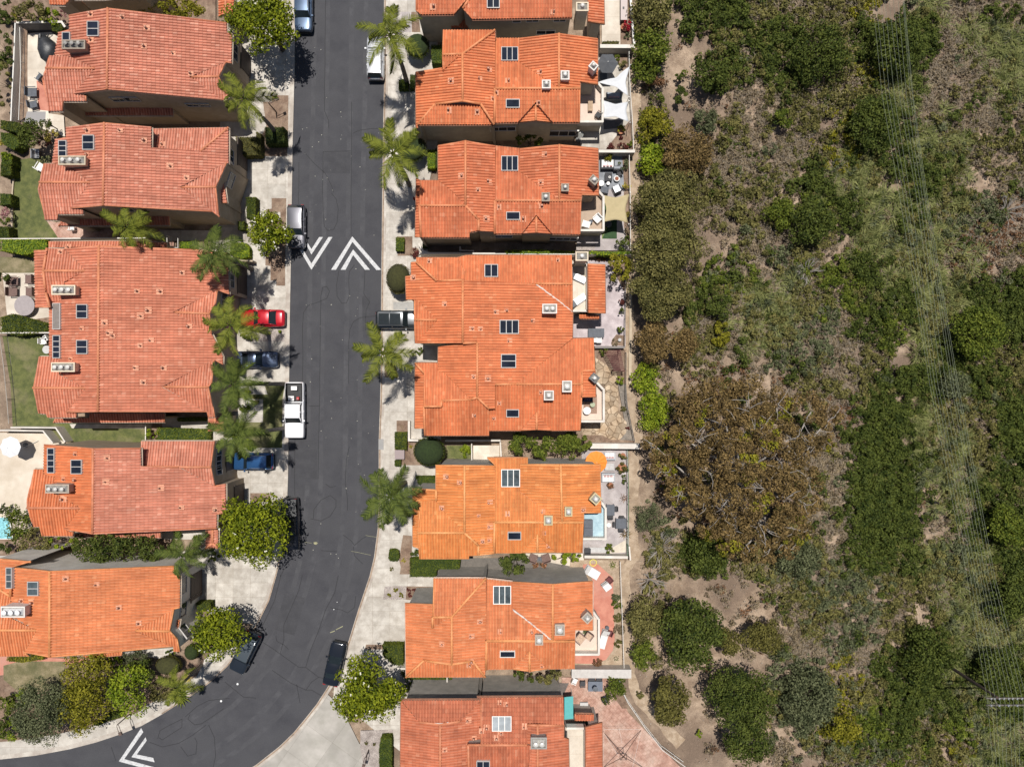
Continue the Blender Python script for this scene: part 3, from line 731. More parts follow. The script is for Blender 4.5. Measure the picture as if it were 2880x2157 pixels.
# ---------------------------------------------------------------- garden things
def G(cr, x, y, z=0): p = q(cr,x,y); return P(p[0],p[1],z)
def parasol(label, cr, x, y, r, h, mat, n=8, base=0.0, scallop=False, skew=0.0):
    c = G(cr,x,y,h); R = r/S*K*(H-h)/H; root = empty('parasol', (c.x,c.y,base), label, 'parasol')
    b = MB(); vs = [(c.x,c.y,h+.25)]; 
    m = n*4
    for ring, f in ((1,.5),(2,1.0)):
        for k in range(m):
            t = 2*math.pi*k/m+skew; s_ = (1.0-(.09*math.sin(math.pi*((k%4)/4)) if f == 1 else 0)) if scallop else math.cos(math.pi/n)/math.cos((k%4)/4*2*math.pi/n-math.pi/n)
            vs.append((c.x+R*f*s_*math.cos(t), c.y+R*f*s_*math.sin(t), h+.25-.42*f+(0.03*math.cos(k%4*math.pi/2))))
    fs = [(0,1+k,1+(k+1)%m) for k in range(m)]+[(1+k,1+m+k,1+m+(k+1)%m,1+(k+1)%m) for k in range(m)]
    fs.append(tuple(1+m+k for k in range(m))[::-1]) if False else None
    b.add(vs, [f for f in fs if f]); cn = b.build('canopy', mat, root)
    md = cn.modifiers.new('s','SOLIDIFY'); md.thickness = .02
    b = MB()
    for k in range(n): t = 2*math.pi*k/n+skew; b.tube([(c.x,c.y,h+.2),(c.x+R*.97*math.cos(t),c.y+R*.97*math.sin(t),h-.2)], .012, 4)
    b.build('ribs', plain('alu',(.4,.4,.4),.4,.6), root)
    b = MB(); b.tube([(c.x,c.y,base),(c.x,c.y,h+.33)], .03, 8); b.build('pole', plain('alu',(.4,.4,.4),.4,.6), root)
    b = MB(); b.disc((c.x,c.y), .28, base, base+.08, 16); b.build('base', plain('conc_dark',(.15,.15,.15),.8), root)
def sail(label, pts, zs, mat):
    """shade sail hung between posts; pts pixel corners"""
    w = [P(px,py,z) for (px,py),z in zip(pts,zs)]; c = sum(w,Vector())/len(w); root = empty('shade_sail', (c.x,c.y,0), label, 'shade sail')
    n = len(w); m = 10; ring = []
    for i in range(n):
        a, b_ = w[i], w[(i+1)%n]
        for k in range(m):
            t = k/m; p = a.lerp(b_,t); pull = math.sin(math.pi*t)*.13*(b_-a).length*.8; ring.append(p+(c-p).normalized()*pull)
    vs = [c+Vector((0,0,-.1))]; nr = 5
    for j in range(1,nr+1): vs += [c.lerp(p, j/nr)+Vector((0,0,-.1*(1-j/nr))) for p in ring]
    M_ = len(ring); fs = [(0,1+k,1+(k+1)%M_) for k in range(M_)]
    for j in range(nr-1): fs += [(1+j*M_+k,1+(j+1)*M_+k,1+(j+1)*M_+(k+1)%M_,1+j*M_+(k+1)%M_) for k in range(M_)]
    b = MB().add(vs, fs); o = b.build('canopy', mat, root, True); md = o.modifiers.new('s','SOLIDIFY'); md.thickness = .012
    for p in w:
        e = p+(p-c).normalized()*.18; b = MB(); b.tube([(e.x,e.y,0),(e.x,e.y,p.z+.08)], .035, 8); b.tube([e,p], .012, 4); b.build('post', plain('alu',(.4,.4,.4),.4,.6), root)
def table(label, cr, x, y, w, d, mat, h=.74, round_=False, rz=0, base=0.0, cat='table', name='patio_table'):
    c = G(cr,x,y,base+h); root = empty(name, (c.x,c.y,base), label, cat); f = K*(H-h-base)/H/S; w *= f; d *= f
    b = MB()
    if round_: b.disc((c.x,c.y), w/2, base+h-.04, base+h, 28)
    else: b.box((c.x,c.y,base+h-.02), (w,d,.05), rz)
    b.build('tabletop', mat, root); ca, sa = math.cos(rz), math.sin(rz)
    if round_:
        b = MB(); b.tube([(c.x,c.y,base+.03),(c.x,c.y,base+h-.04)], .05, 8); b.disc((c.x,c.y), w*.22, base, base+.04, 16); b.build('pedestal', mat, root)
    else:
        for sx in (-1,1):
            for sy in (-1,1):
                ox, oy = sx*(w/2-.06), sy*(d/2-.06); b = MB(); b.box((c.x+ox*ca-oy*sa, c.y+ox*sa+oy*ca, base+(h-.045)/2), (.06,.06,h-.045), rz); b.build('leg', mat, root)
    return root
def chair(label, cr, x, y, rz, mat, base=0.0, w=.58, arms=True, name='patio_chair', cat='chair', group=None, cushion=None):
    """rz = direction the sitter faces"""
    c = G(cr,x,y,base+.5); root = empty(name, (c.x,c.y,base), label, cat, group); ca, sa = math.cos(rz), math.sin(rz)
    def bx(nm, ox, oy, oz, sx, sy, sz, m=mat):
        b = MB(); b.box((c.x+ox*ca-oy*sa, c.y+ox*sa+oy*ca, base+oz), (sx,sy,sz), rz); return b.build(nm, m, root)
    bx('seat', 0,0,.42, w*.95,w*.9,.07)
    if cushion: bx('cushion', .02,0,.485, w*.85,w*.82,.06, cushion)
    bx('backrest', -w/2-.02,0,.68, .07,w*.95,.5)
    if arms:
        for s in (-1,1): bx('armrest', -.02,s*(w/2+.01),.62, w*.95,.07,.05)
    for sx in (-1,1):
        for sy in (-1,1): bx('leg', sx*(w/2-.05),sy*(w/2-.03),.19, .045,.045,.385)
    return root
def lounger(label, cr, x, y, rz, L, mat, base=0.0, cush=None, back=.25, W=.68):
    c = G(cr,x,y,base+.4); root = empty('sun_lounger', (c.x,c.y,base), label, 'sun lounger'); ca, sa = math.cos(rz), math.sin(rz)
    def T(v): return (c.x+v[0]*ca-v[1]*sa, c.y+v[0]*sa+v[1]*ca, base+v[2])
    b = MB(); b.box((0,0,.28),(L,W,.05)); b.v = [T(v) for v in b.v]; b.build('frame', plain('alu',(.4,.4,.4),.4,.6), root)
    b = MB(); x1 = L/2-L*.34
    b.box((-L*.17,0,.36),(L*.66,W*.92,.09)); b.v = [T(v) for v in b.v]; b.build('seat', mat, root)
    b = MB(); b.add([(x1+.01,-W*.46,.32),(L/2,-W*.46,.32+back*2),(L/2,W*.46,.32+back*2),(x1+.01,W*.46,.32),(x1+.01,-W*.46,.42),(L/2-.03,-W*.46,.42+back*2),(L/2-.03,W*.46,.42+back*2),(x1+.01,W*.46,.42)], [(3,2,1,0),(4,5,6,7),(0,1,5,4),(1,2,6,5),(2,3,7,6),(3,0,4,7)])
    b.v = [T(v) for v in b.v]; b.build('backrest', mat, root)
    for sx in (-1,1):
        for sy in (-1,1): b = MB(); b.box((sx*(L/2-.2),sy*(W/2-.05),.13),(.05,.05,.25)); b.v = [T(v) for v in b.v]; b.build('leg', plain('alu',(.4,.4,.4),.4,.6), root)
def sofa(label, cr, x, y, w, d, rz, mat, cush, base=0.0):
    c = G(cr,x,y,base+.5); root = empty('patio_sofa', (c.x,c.y,base), label, 'sofa'); f = K/S; w *= f; d *= f; ca, sa = math.cos(rz), math.sin(rz)
    def bx(nm, ox, oy, oz, sx, sy, sz, m):
        b = MB(); b.box((c.x+ox*ca-oy*sa, c.y+ox*sa+oy*ca, base+oz), (sx,sy,sz), rz); return b.build(nm, m, root)
    bx('frame',0,0,.17,w,d,.3,mat)
    for s in (-1,1): bx('seat_cushion', s*w*.225,.06,.39,w*.43,d*.72,.13,cush)
    bx('backrest',0,-d/2+.08,.52,w,.16,.42,mat)
    for s in (-1,1): bx('armrest', s*(w/2-.06),0.02,.46,.11,d*.8,.3,mat)
    for s in (-1,0,1): bx('pillow', s*w*.24,-d*.18,.53,w*.18,.16,.2, plain('pillow_pink',(.5,.3,.3),.8,var=.3,scale=8))
def pot(label, cr, x, y, r, h, kind, mat=None, base=0.0, leaf=.09, plant_h=.5, n=260):
    c = G(cr,x,y,base+h); root = empty('potted_plant', (c.x,c.y,base), label, 'potted plant')
    b = MB(); b.lathe((c.x,c.y,base), [(r*.68,0),(r*.8,h*.4),(r,h),(r*.9,h),(r*.86,h*.9),(0.001,h*.9)], 16); b.build('pot', mat or plain('terracotta',(.42,.18,.1),.8,var=.2), root, True)
    v = blob_leaves(0,0,h+plant_h*.4,r*1.5,r*1.5,plant_h*.6,n,leaf,clumps=7); npmesh('foliage', v, 4, LM(kind), root)
def rosette(label, cr, x, y, r, kind, name='agave', cat='agave', base=0.0, n=26, w=.09, px=None, group=None, hh=.6):
    c = G(cr,x,y,base+.3) if px is None else P(px[0],px[1],.3); base = tz(c.x) if base == 0 else base
    root = empty(name, (c.x,c.y,base), label, cat, group); qd = []
    for i in range(n):
        a = i*2.4; el = .25+1.0*(1-i/n)*0+1.1*(i/n); L = r*(1.05-.35*i/n)
        d = np.array([math.cos(a)*math.cos(el),math.sin(a)*math.cos(el),math.sin(el)*hh]); s = np.array([-math.sin(a),math.cos(a),0])*w*r*2
        z = np.array([0,0,.1]); m = d*L*.5; t = d*L+np.array([0,0,-.12*L])
        qd.append([z-s*.5,m-s,t,m+s]); 
    npmesh('leaves', np.array(qd), 4, LM(kind), root)
def gwall(label, pts, h, th, mat, name='garden_wall', cat='wall', base=0.0, cap=None, group=None):
    """low wall along pixel points (top centre line)"""
    w = [P(x,y,base+h) for x,y in pts]; b = MB()
    root = None
    L = []; R = []
    for i, p in enumerate(w):
        d1 = (w[i]-w[i-1]).normalized() if i else (w[1]-w[0]).normalized(); d2 = (w[i+1]-w[i]).normalized() if i < len(w)-1 else d1
        n1 = Vector((-d1.y,d1.x,0)); n2 = Vector((-d2.y,d2.x,0)); m = (n1+n2)
        if m.length < .3: m = n1
        m.normalize(); k = th/2/max(.4,m.dot(n1)); L.append(p+m*k); R.append(p-m*k)
    lo = min(base, min(tz(p.x) for p in w))-.2
    poly = [(p.x,p.y) for p in L]+[(p.x,p.y) for p in R[::-1]]
    c = w[0]; b.prism(poly, lo, base+h-(0.06 if cap else 0))
    if not cap: return setp(b.build(name, mat, origin=(c.x,c.y,base)), label, cat, group)
    root = empty(name, (c.x,c.y,base), label, cat, group); b.build('wall_body', mat, root)
    b = MB(); k = (th/2+.04)/(th/2); poly = [tuple(((l+r)/2+(l-r)/2*k)[:2]) for l,r in zip(L,R)]+[tuple(((l+r)/2-(l-r)/2*k)[:2]) for l,r in list(zip(L,R))[::-1]]
    b.prism(poly, base+h-.06, base+h); b.build('coping', cap, root); return root
def fence(label, pts, h, mat, bar=.12, base=0.0, name='railing', cat='railing', post=1.8, group=None):
    w = [P(x,y,base+h) for x,y in pts]; root = empty(name, (w[0].x,w[0].y,base), label, cat, group)
    r = MB(); v = MB()
    for a, b_ in zip(w, w[1:]):
        r.tube([a,b_], .035, 6); r.tube([a-Vector((0,0,h-.15)), b_-Vector((0,0,h-.15))], .025, 5); L = (b_-a).length
        for i in range(int(L/bar)+1): p = a.lerp(b_, min(1,i*bar/L)); v.box((p.x,p.y,base+h/2), (.018,.018,h-.1))
        for i in range(int(L/post)+1): p = a.lerp(b_, min(1,i*post/L)); v.box((p.x,p.y,base+h/2), (.06,.06,h))
    r.build('rail', mat, root); v.build('balusters', mat, root); return root
# ================================================================ materials of the place
CONC = layered('concrete', (.44,.40,.35), (.61,.57,.51), (.34,.30,.25), 1.1, .28, joints=(1.9,1.55), jc=(.66,.62,.58), speck=.1, p2=(.5,.8), jmort=.014)
CONCW = layered('concrete_walk', (.44,.40,.35), (.58,.54,.48), (.36,.32,.28), .7, .3, joints=(2.6,2.2), jc=(.68,.64,.6), speck=.1, p2=(.5,.8), jmort=.014)
KERB = layered('kerb', (.42,.37,.32), (.56,.52,.46), (.33,.28,.24), 1.2, .4, speck=.12)
ASPH = layered('asphalt', (.042,.042,.049), (.066,.066,.073), (.06,.06,.066), .5, .16, rough=.9, speck=.22, bump=.1, p1=(.3,.7))
SOIL = layered('soil', (.15,.095,.065), (.24,.16,.11), (.3,.22,.16), 2.5, .8, speck=.35, bump=.8)
GRAVEL = layered('gravel', (.3,.26,.24), (.48,.42,.38), (.24,.2,.18), 6, 1.5, speck=.5, bump=.9)
LAWN = layered('lawn', (.07,.085,.022), (.13,.14,.04), (.22,.19,.1), 1.8, .35, speck=.35, bump=.8, p2=(.5,.75))
LAWNDRY = layered('lawn_dry', (.15,.13,.06), (.27,.22,.13), (.1,.1,.04), 1.4, .4, speck=.3, bump=.8)
TERR = layered('terrain', (.23,.162,.11), (.40,.30,.215), (.17,.12,.085), .9, .16, speck=.4, bump=1.0, p2=(.42,.62))
PATH = layered('dirt_path', (.33,.24,.16), (.46,.36,.26), (.26,.19,.13), 1.5, .5, speck=.25, bump=.6)
PAVE = layered('patio_grey', (.40,.36,.35), (.54,.49,.48), (.34,.30,.30), 1.1, .3, joints=(1.6,1.6), jc=(.8,.75,.74), speck=.1, jrot=.785)
PAVEC = layered('patio_cream', (.60,.53,.44), (.74,.67,.57), (.52,.45,.37), .8, .25, joints=(2.4,1.9), jc=(.75,.7,.65), speck=.06)
SLATE = layered('patio_slate', (.26,.28,.31), (.36,.38,.41), (.2,.21,.23), 1.0, .3, joints=(.9,.9), jc=(.7,.7,.7))
BRICKP = layered('patio_brick', (.36,.2,.15), (.52,.32,.25), (.60,.44,.36), 2.0, .35, joints=(.42,.42,.5), jc=(.72,.66,.6), speck=.18, jrot=.785, jmort=.02)
REDP = layered('patio_red', (.46,.17,.12), (.56,.24,.17), (.5,.25,.19), 1.0, .3, speck=.08)
FLAG = layered('flagstone', (.36,.27,.18), (.5,.4,.29), (.33,.23,.14), 1.3, .5, speck=.15)
def _flag():
    nt = FLAG.node_tree; N = nt.nodes; b = N['Principled BSDF']; src = b.inputs['Base Color'].links[0].from_socket; tc = N.new('ShaderNodeTexCoord')
    v = N.new('ShaderNodeTexVoronoi'); v.inputs['Scale'].default_value = 1.5; v2 = N.new('ShaderNodeTexVoronoi'); v2.feature = 'DISTANCE_TO_EDGE'; v2.inputs['Scale'].default_value = 1.5
    for q_ in (v, v2): nt.links.new(tc.outputs['Object'], q_.inputs['Vector'])
    r = N.new('ShaderNodeValToRGB'); r.color_ramp.elements[0].position = .02; r.color_ramp.elements[0].color = (.45,.4,.36,1); r.color_ramp.elements[1].position = .06; nt.links.new(v2.outputs['Distance'], r.inputs['Fac'])
    h = N.new('ShaderNodeHueSaturation'); nt.links.new(src, h.inputs['Color']); sp = N.new('ShaderNodeSeparateColor'); nt.links.new(v.outputs['Color'], sp.inputs[0])
    mr = N.new('ShaderNodeMapRange'); mr.inputs[3].default_value = .75; mr.inputs[4].default_value = 1.35; nt.links.new(sp.outputs[0], mr.inputs[0]); nt.links.new(mr.outputs[0], h.inputs['Value'])
    m = N.new('ShaderNodeMixRGB'); m.blend_type = 'MULTIPLY'; m.inputs['Fac'].default_value = 1; nt.links.new(h.outputs['Color'], m.inputs['Color1']); nt.links.new(r.outputs['Color'], m.inputs['Color2']); nt.links.new(m.outputs['Color'], b.inputs['Base Color'])
_flag()
TURF = plain('artificial_turf', (.035,.075,.03), .95, var=.2, scale=4)
STL = layered('stucco_tan', (.36,.28,.2), (.43,.35,.26), (.34,.27,.19), 1.5, .4, speck=.05)
STG = layered('stucco_beige', (.40,.35,.28), (.48,.43,.35), (.37,.32,.26), 1.5, .4, speck=.05)
STGR = layered('stucco_grey', (.34,.32,.29), (.44,.41,.37), (.31,.29,.26), 1.5, .4, speck=.05)
STW = layered('stucco_white', (.62,.58,.52), (.72,.68,.62), (.55,.5,.45), 1.2, .5, speck=.06)
CREAM = plain('cream_trim', (.52,.42,.33), .7, var=.15, scale=3)
BRTRIM = plain('brown_trim', (.33,.16,.1), .7, var=.2, scale=3)
CHB = plain('chimney_buff', (.50,.41,.30), .85, var=.15, scale=3); CHW = plain('chimney_white', (.66,.62,.58), .8, var=.1, scale=3); CHBR = plain('chimney_brown', (.3,.25,.2), .85, var=.2, scale=3)
def R_(n, base, pale, dark, st=.6, pf=.9, cap=(.56,.2,.11)):
    m = roof_mat(n, base, pale, dark, st, pf, .65 if 'pink' in n or 'rust' in n else .25); m['capcol'] = cap; return m
RF = {
 'pink': R_('roof_pink', (.57,.222,.142), (.77,.4,.28), (.42,.14,.08), .75, .9, (.62,.23,.12)),
 'pink2': R_('roof_pink_b', (.59,.218,.128), (.77,.39,.26), (.44,.14,.075), .65, .93, (.64,.24,.12)),
 'red': R_('roof_red', (.60,.19,.085), (.76,.35,.2), (.44,.13,.06), .7, .95, (.65,.24,.11)),
 'red2': R_('roof_red_b', (.65,.21,.085), (.8,.35,.17), (.49,.15,.065), .7, .965, (.7,.26,.11)),
 'rust': R_('roof_rust', (.53,.175,.09), (.7,.32,.19), (.33,.11,.065), .9, .95, (.6,.22,.11)),
 'orange': R_('roof_orange', (.67,.25,.075), (.82,.4,.15), (.53,.18,.055), .6, .965, (.76,.33,.12)),
 'orange2': R_('roof_orange_b', (.64,.225,.092), (.8,.37,.18), (.5,.16,.06), .65, .96, (.72,.29,.11))}

# ================================================================ ground
def terrain():
    b = MB(); xs = [-260,-120,-70,-40,-10,5,12]+[14.2+i*1.5 for i in range(38)]+[90,140,260]; ys = [-260,-120,-60]+[-56+4*i for i in range(29)]+[70,120,260]
    for y in ys:
        for x in xs:
            n = 0 if x < 15 else .28*math.sin(x*.31+y*.17)+.22*math.sin(y*.43-x*.12)
            b.v.append((x, y, tz(x)-.06+min(0,n*.5) if x >= 15 else -.06))
    w = len(xs); b.f = [(j*w+i,j*w+i+1,(j+1)*w+i+1,(j+1)*w+i) for j in range(len(ys)-1) for i in range(w-1)]
    setp(b.build('ground', TERR, smooth=True), kind='structure')
terrain()
LE = [(832,-160),(830,0),(828,196),(826,293),(823,407),(821,540),(818,736),(815,899),(813,1080),(811,1236),(810,1340),(808,1400),(803,1480),(791,1562),(777,1620),(757,1689),(722,1760),(690,1812),(639,1874),(592,1918),(538,1956),(456,2008),(399,2040),(339,2064),(270,2087),(196,2106),(100,2124),(0,2135),(-160,2140)]
RE = [(1080,-160),(1080,0),(1080,228),(1078,326),(1075,540),(1074,638),(1072,833),(1070,1080),(1069,1129),(1065,1243),(1065,1357),(1062,1487),(1052,1566),(1039,1620),(1007,1715),(981,1800),(955,1870),(930,1918),(912,1946),(890,1980),(860,2018),(825,2060),(785,2099),(720,2150),(640,2200),(560,2240)]
road = sheet('road', LE+[(-160,2340),(560,2340)]+RE[::-1], 0.0, ASPH, kind='structure')
def off(pl, d):
    out = []
    for i, p in enumerate(pl):
        a = pl[max(0,i-1)]; b = pl[min(len(pl)-1,i+1)]; dx, dy = b[0]-a[0], b[1]-a[1]; l = math.hypot(dx,dy) or 1
        out.append((p[0]-dy/l*d, p[1]+dx/l*d))
    return out
# left kerb lies on the picture-left side of a line running down
LK = off(LE, 12); RK = off(RE, -12)
def strip(name, a, b_, z, th, mat):
    m = MB()
    for i in range(len(a)-1):
        w = [P(*a[i],z),P(*a[i+1],z),P(*b_[i+1],z),P(*b_[i],z)]
        m.prism([(p.x,p.y) for p in w], z-th, z)
    return setp(m.build(name, mat), kind='structure')
strip('kerb', LE, LK, .13, .2, KERB); strip('kerb', RE, RK, .13, .2, KERB)
gutc = plain('gutter_stain', (.30,.22,.16), .9, var=.35, scale=2)
mk = MB(); ribbon(mk, off(RE,-3.2)[1:-1], .16, .136); ribbon(mk, off(LE,2.2)[13:22], .12, .136); setp(mk.build('kerb_stain', gutc), kind='structure')
# pavements and driveways: one poured slab each side
setp(sheet('pavement', LK[0:17]+[(600,1740),(470,1560),(560,1540),(600,1400),(600,1000),(600,560),(640,120),(660,-160)], .12, CONC, thick=.14), kind='structure')
setp(sheet('pavement', [(1060,-160)]+[(1060,-160)][:0]+RK[1:18]+[(938,1958),(1180,2157),(1240,1500),(1240,1000),(1190,600),(1250,300),(1200,-160)], .12, CONC, thick=.14), kind='structure')
setp(sheet('pavement', off(LE,12)[17:]+off(LE,58)[17:][::-1], .12, CONCW, thick=.14), kind='structure')
setp(sheet('driveway', RK[18:]+[(700,2340),(1120,2340),(1085,2157),(1010,2090),(960,1990)], .125, layered('driveway_grey', (.36,.34,.30), (.46,.43,.39), (.30,.28,.25), .6, .2, joints=(3.4,3.6), jc=(.6,.58,.55), jrot=.62), thick=.14), kind='structure')
# road paint
paintw = layered('road_paint', (.45,.45,.46), (.62,.62,.62), (.25,.25,.26), 5, 2.2, rough=.7, speck=.22, p2=(.58,.74))
def chevron(c, pts):
    m = MB(); w = [P(*q(c,x,y),.008) for x,y in pts]; tr = tessellate_polygon([w]); fs = []
    for t in tr:
        A,B,C = (w[i] for i in t); fs.append(tuple(t) if (B.x-A.x)*(C.y-A.y)-(B.y-A.y)*(C.x-A.x) > 0 else tuple(t[::-1]))
    m.add(w, fs).build('chevron_marking', paintw, road)
chevron(5, [(830,385),(1080,672),(1040,675),(832,432),(690,672),(648,672)])
chevron(5, [(838,497),(983,672),(940,672),(838,545),(772,672),(730,672)])
chevron(5, [(420,430),(425,405),(478,495),(545,390),(578,390),(478,540)])
chevron(5, [(365,480),(395,480),(478,618),(625,390),(660,390),(478,672)])
chevron(10, [(1218,1318),(1236,1352),(1072,1585),(1330,1655),(1300,1680),(1025,1605)])
chevron(10, [(1256,1397),(1266,1425),(1180,1545),(1322,1575),(1334,1612),(1134,1568)])
seal = plain('crack_sealant', (.022,.022,.025), .8)
m = MB()
for c, ls in {2:[[(600,0),(597,300),(595,600),(590,850),(592,960),(625,1040),(628,1110)],[(825,880),(825,1200),(820,1657)],[(580,1310),(575,1657)],[(580,1310),(820,1305)],[(840,1150),(900,1125),(1000,1112),(1050,1112)],[(420,1320),(500,1410),(600,1500),(650,1600),(670,1657)],[(370,1400),(370,1657)],[(930,1185),(1010,1195)],[(600,840),(610,850)]],
 5:[[(365,0),(368,110)],[(575,0),(580,200),(590,300),(620,335),(670,325),(700,260),(710,150),(690,60),(650,10)],[(820,0),(820,200),(820,370)],[(715,680),(695,800),(700,900),(740,960),(780,960),(805,900),(800,760),(805,690),(850,630)],[(940,680),(935,800),(930,880),(980,950),(950,1020),(945,1100),(945,1200)],[(400,1657),(405,1400),(400,1180),(410,1040),(450,980),(540,950),(610,920),(635,860),(610,815),(575,825),(560,900),(555,1200),(550,1657)],[(1040,1068),(900,1085),(840,1120),(810,1190),(800,1300),(798,1657)]],
 8:[[(552,0),(545,300),(540,560),(535,820)],[(805,540),(780,650),(770,850),(790,1000),(790,1090)],[(335,480),(333,800),(335,960)],[(600,860),(640,890),(690,880)],[(455,190),(545,190)],[(470,1160),(560,1180),(640,1140),(690,1060),(690,1000),(640,960),(560,1000),(500,1080),(495,1160)],[(750,1300),(820,1350),(850,1390),(920,1330),(960,1310)],[(560,1435),(700,1445)],[(210,1657),(240,1600),(290,1560)],[(840,1400),(850,1480),(920,1550)]],
 11:[[(215,0),(160,220),(60,430),(40,500)],[(400,0),(370,130),(240,430),(240,560),(210,675)],[(710,0),(680,150),(600,300),(540,480),(470,650),(430,790)],[(60,580),(140,630),(370,795),(430,795),(540,880),(480,920),(430,990),(300,930),(140,820)],[(430,990),(480,990),(600,1060)],[(640,280),(740,300)],[(860,180),(850,280),(790,325),(740,300)],[(350,940),(380,1100)],[(170,520),(180,570),(240,600),(280,640)],[(540,880),(590,890)]],
 10:[[(1640,1200),(1620,1240),(1680,1290),(1740,1280),(1830,1220),(1930,1150)],[(1360,1410),(1380,1340),(1450,1300),(1570,1240),(1570,1310),(1400,1420),(1370,1400)],[(1290,1440),(1400,1480),(1540,1450),(1660,1380),(1780,1290)],[(1560,1480),(1620,1560),(1690,1540),(1700,1440),(1680,1400)],[(1800,1290),(1850,1400),(1860,1560),(1840,1657)],[(960,1480),(1000,1600)],[(1940,920),(2100,1050),(2209,1060)],[(1600,1220),(1700,1130),(1800,1080),(1980,1060)]]}.items():
    for l in ls: ribbon(m, [q(c,x,y) for x,y in l], .065, .005)
m.build('crack_sealant', seal, road)
m = MB(); random.seed(3)
for i in range(95):
    y = random.uniform(0,1600); x = random.uniform(835,1066); p = P(x,y,.005); r = random.uniform(.02,.06); m.add([(p.x+r*math.cos(k*1.05)*random.uniform(.6,1.3),p.y+r*math.sin(k*1.05),.009) for k in range(6)],[tuple(range(6))])
m.build('paint_spots', plain('spots',(.34,.33,.28),.8), road)
m = MB()
for c,x,y,r in ((10,2050,938,9),(10,1908,1085,9),(11,700,232,3),(11,672,295,4)):
    p = P(*q(c,x,y),.01); m.disc((p.x,p.y), r/S*K, .008, .03, 12)
m.build('road_stud', plain('stud',(.75,.75,.75),.5), road)
m = MB()
for ls in ([(385,1355),(480,1372)],[(820,1440),(900,1455),(990,1475)],[(945,1305),(1040,1320)]): ribbon(m, [q(8,x,y) for x,y in ls], .03, .006)
p = P(*q(8,512,1372),.01); m.add([(p.x-.2,p.y+.1,.0062),(p.x-.15,p.y-.12,.0062),(p.x+.1,p.y-.16,.0062),(p.x+.28,p.y,.0062),(p.x+.1,p.y+.14,.0062)],[(0,1,2,3,4)])
for ls in ([(640,495),(680,480)],[(690,470),(750,440)]): ribbon(m, [q(11,x,y) for x,y in ls], .09, .006)
m.build('utility_marks', plain('utility',(.28,.27,.16),.8,var=.3), road)
# drain grate at the kerb
# worn wheel tracks and old patches, flush in the asphalt
m = MB()
for o_, w_ in ((55,.5),(92,.5),(160,.55),(200,.5)): ribbon(m, off(LE,-o_)[1:22], w_, .0025)
m.build('wheel_tracks', layered('asphalt_worn', (.047,.047,.054), (.07,.07,.077), (.058,.058,.064), .8, .3, rough=.85, speck=.2), road)
m = MB()
for c,pts in ((5,[(915,900),(985,905),(990,1210),(920,1205)]),(2,[(590,1310),(815,1312),(815,1500),(580,1495)]),(8,[(300,480),(530,485),(525,820),(300,815)]),(11,[(250,150),(430,200),(330,520),(160,470)])):
    w = [P(*q(c,x,y),.0035) for x,y in pts][::-1]; m.add(w, [(0,1,2,3)])
m.build('asphalt_patch', layered('asphalt_patch', (.046,.046,.052), (.058,.058,.064), (.042,.042,.047), 1.2, .5, rough=.9, speck=.2), road)
dr = P(*q(8,1080,520),.02); root = empty('storm_drain', (dr.x,dr.y,0), 'grey barred storm drain grate in the right hand kerb', 'drain')
b = MB(); b.box((dr.x,dr.y,.06),(.55,1.15,.16)); b.build('frame', plain('cast_iron',(.2,.2,.2),.7), root)
b = MB()
for i in range(9): b.box((dr.x,dr.y-.5+i*.125,.15),(.5,.05,.03))
b.build('grate', plain('cast_bar',(.42,.4,.38),.6), root)

# ---- beds, lawns and yards (flush sheets, each 4 mm over the one below)
Z1, Z2, Z3 = .126, .132, .138
AI = [0]
def area(c, pts, mat, name, z=Z1):
    AI[0] += 1; return sheet(name, [q(c,x,y) for x,y in pts], z+AI[0]*.0007, mat, kind='structure')
area(2, [(135,825),(280,825),(278,1090),(270,1350),(40,1350),(40,1180),(90,1100),(60,880),(135,880)], SOIL, 'planting_bed')
area(5, [(135,55),(262,55),(250,810),(175,810),(175,765),(125,765),(125,640),(80,635),(85,500),(90,150),(135,145)], SOIL, 'planting_bed')
area(5, [(160,175),(210,175),(210,245),(160,245)], CONC, 'stepping_stone', Z2)
area(8, [(0,20),(-60,20),(-190,60),(-190,550),(225,550),(230,120),(250,0),(120,-20)], LAWN, 'lawn')
area(8, [(-190,120),(60,130),(60,330),(-190,330)], CONC, 'pavement', Z2)
area(8, [(-60,0),(70,0),(100,90),(-60,90)], CONC, 'pavement', Z2)
area(5, [(75,1180),(245,1180),(245,1290),(-60,1290),(-60,1180)], GRAVEL, 'planting_bed')
area(8, [(-50,940),(125,940),(125,1010),(-50,1020)], SOIL, 'planting_bed')
area(2, [(1245,105),(1345,105),(1340,280),(1245,280)], PAVE, 'pavement'); area(2, [(1340,105),(1400,105),(1420,280),(1345,280)], SOIL, 'planting_bed')
area(5, [(1215,385),(1350,385),(1350,480),(1400,490),(1410,550),(1222,552)], SOIL, 'planting_bed')
area(5, [(1185,950),(1360,950),(1360,1015),(1185,1015)], plain('slab_grey',(.36,.35,.33),.85,var=.15,scale=2), 'pavement')
area(5, [(1110,1470),(1200,1480),(1230,1600),(1110,1600)], SOIL, 'planting_bed')
area(8, [(1213,315),(1310,315),(1310,490),(1420,500),(1440,700),(1250,700),(1255,580),(1195,570),(1213,410)], SOIL, 'planting_bed')
area(8, [(1270,1300),(1345,1310),(1345,1500),(1330,1640),(1240,1640),(1250,1580),(1235,1520),(1255,1380)], SOIL, 'planting_bed')
area(11, [(1110,100),(1145,95),(1300,95),(1290,210),(1095,210)], GRAVEL, 'planting_bed'); area(11, [(1300,95),(1525,100),(1525,175),(1350,190),(1330,215),(1290,210)], SOIL, 'planting_bed', Z2)
area(11, [(948,598),(1095,598),(1100,640),(940,640)], SOIL, 'planting_bed')
area(11, [(1240,840),(1640,880),(1640,930),(1350,930),(1310,1060),(1240,1000)], GRAVEL, 'planting_bed')
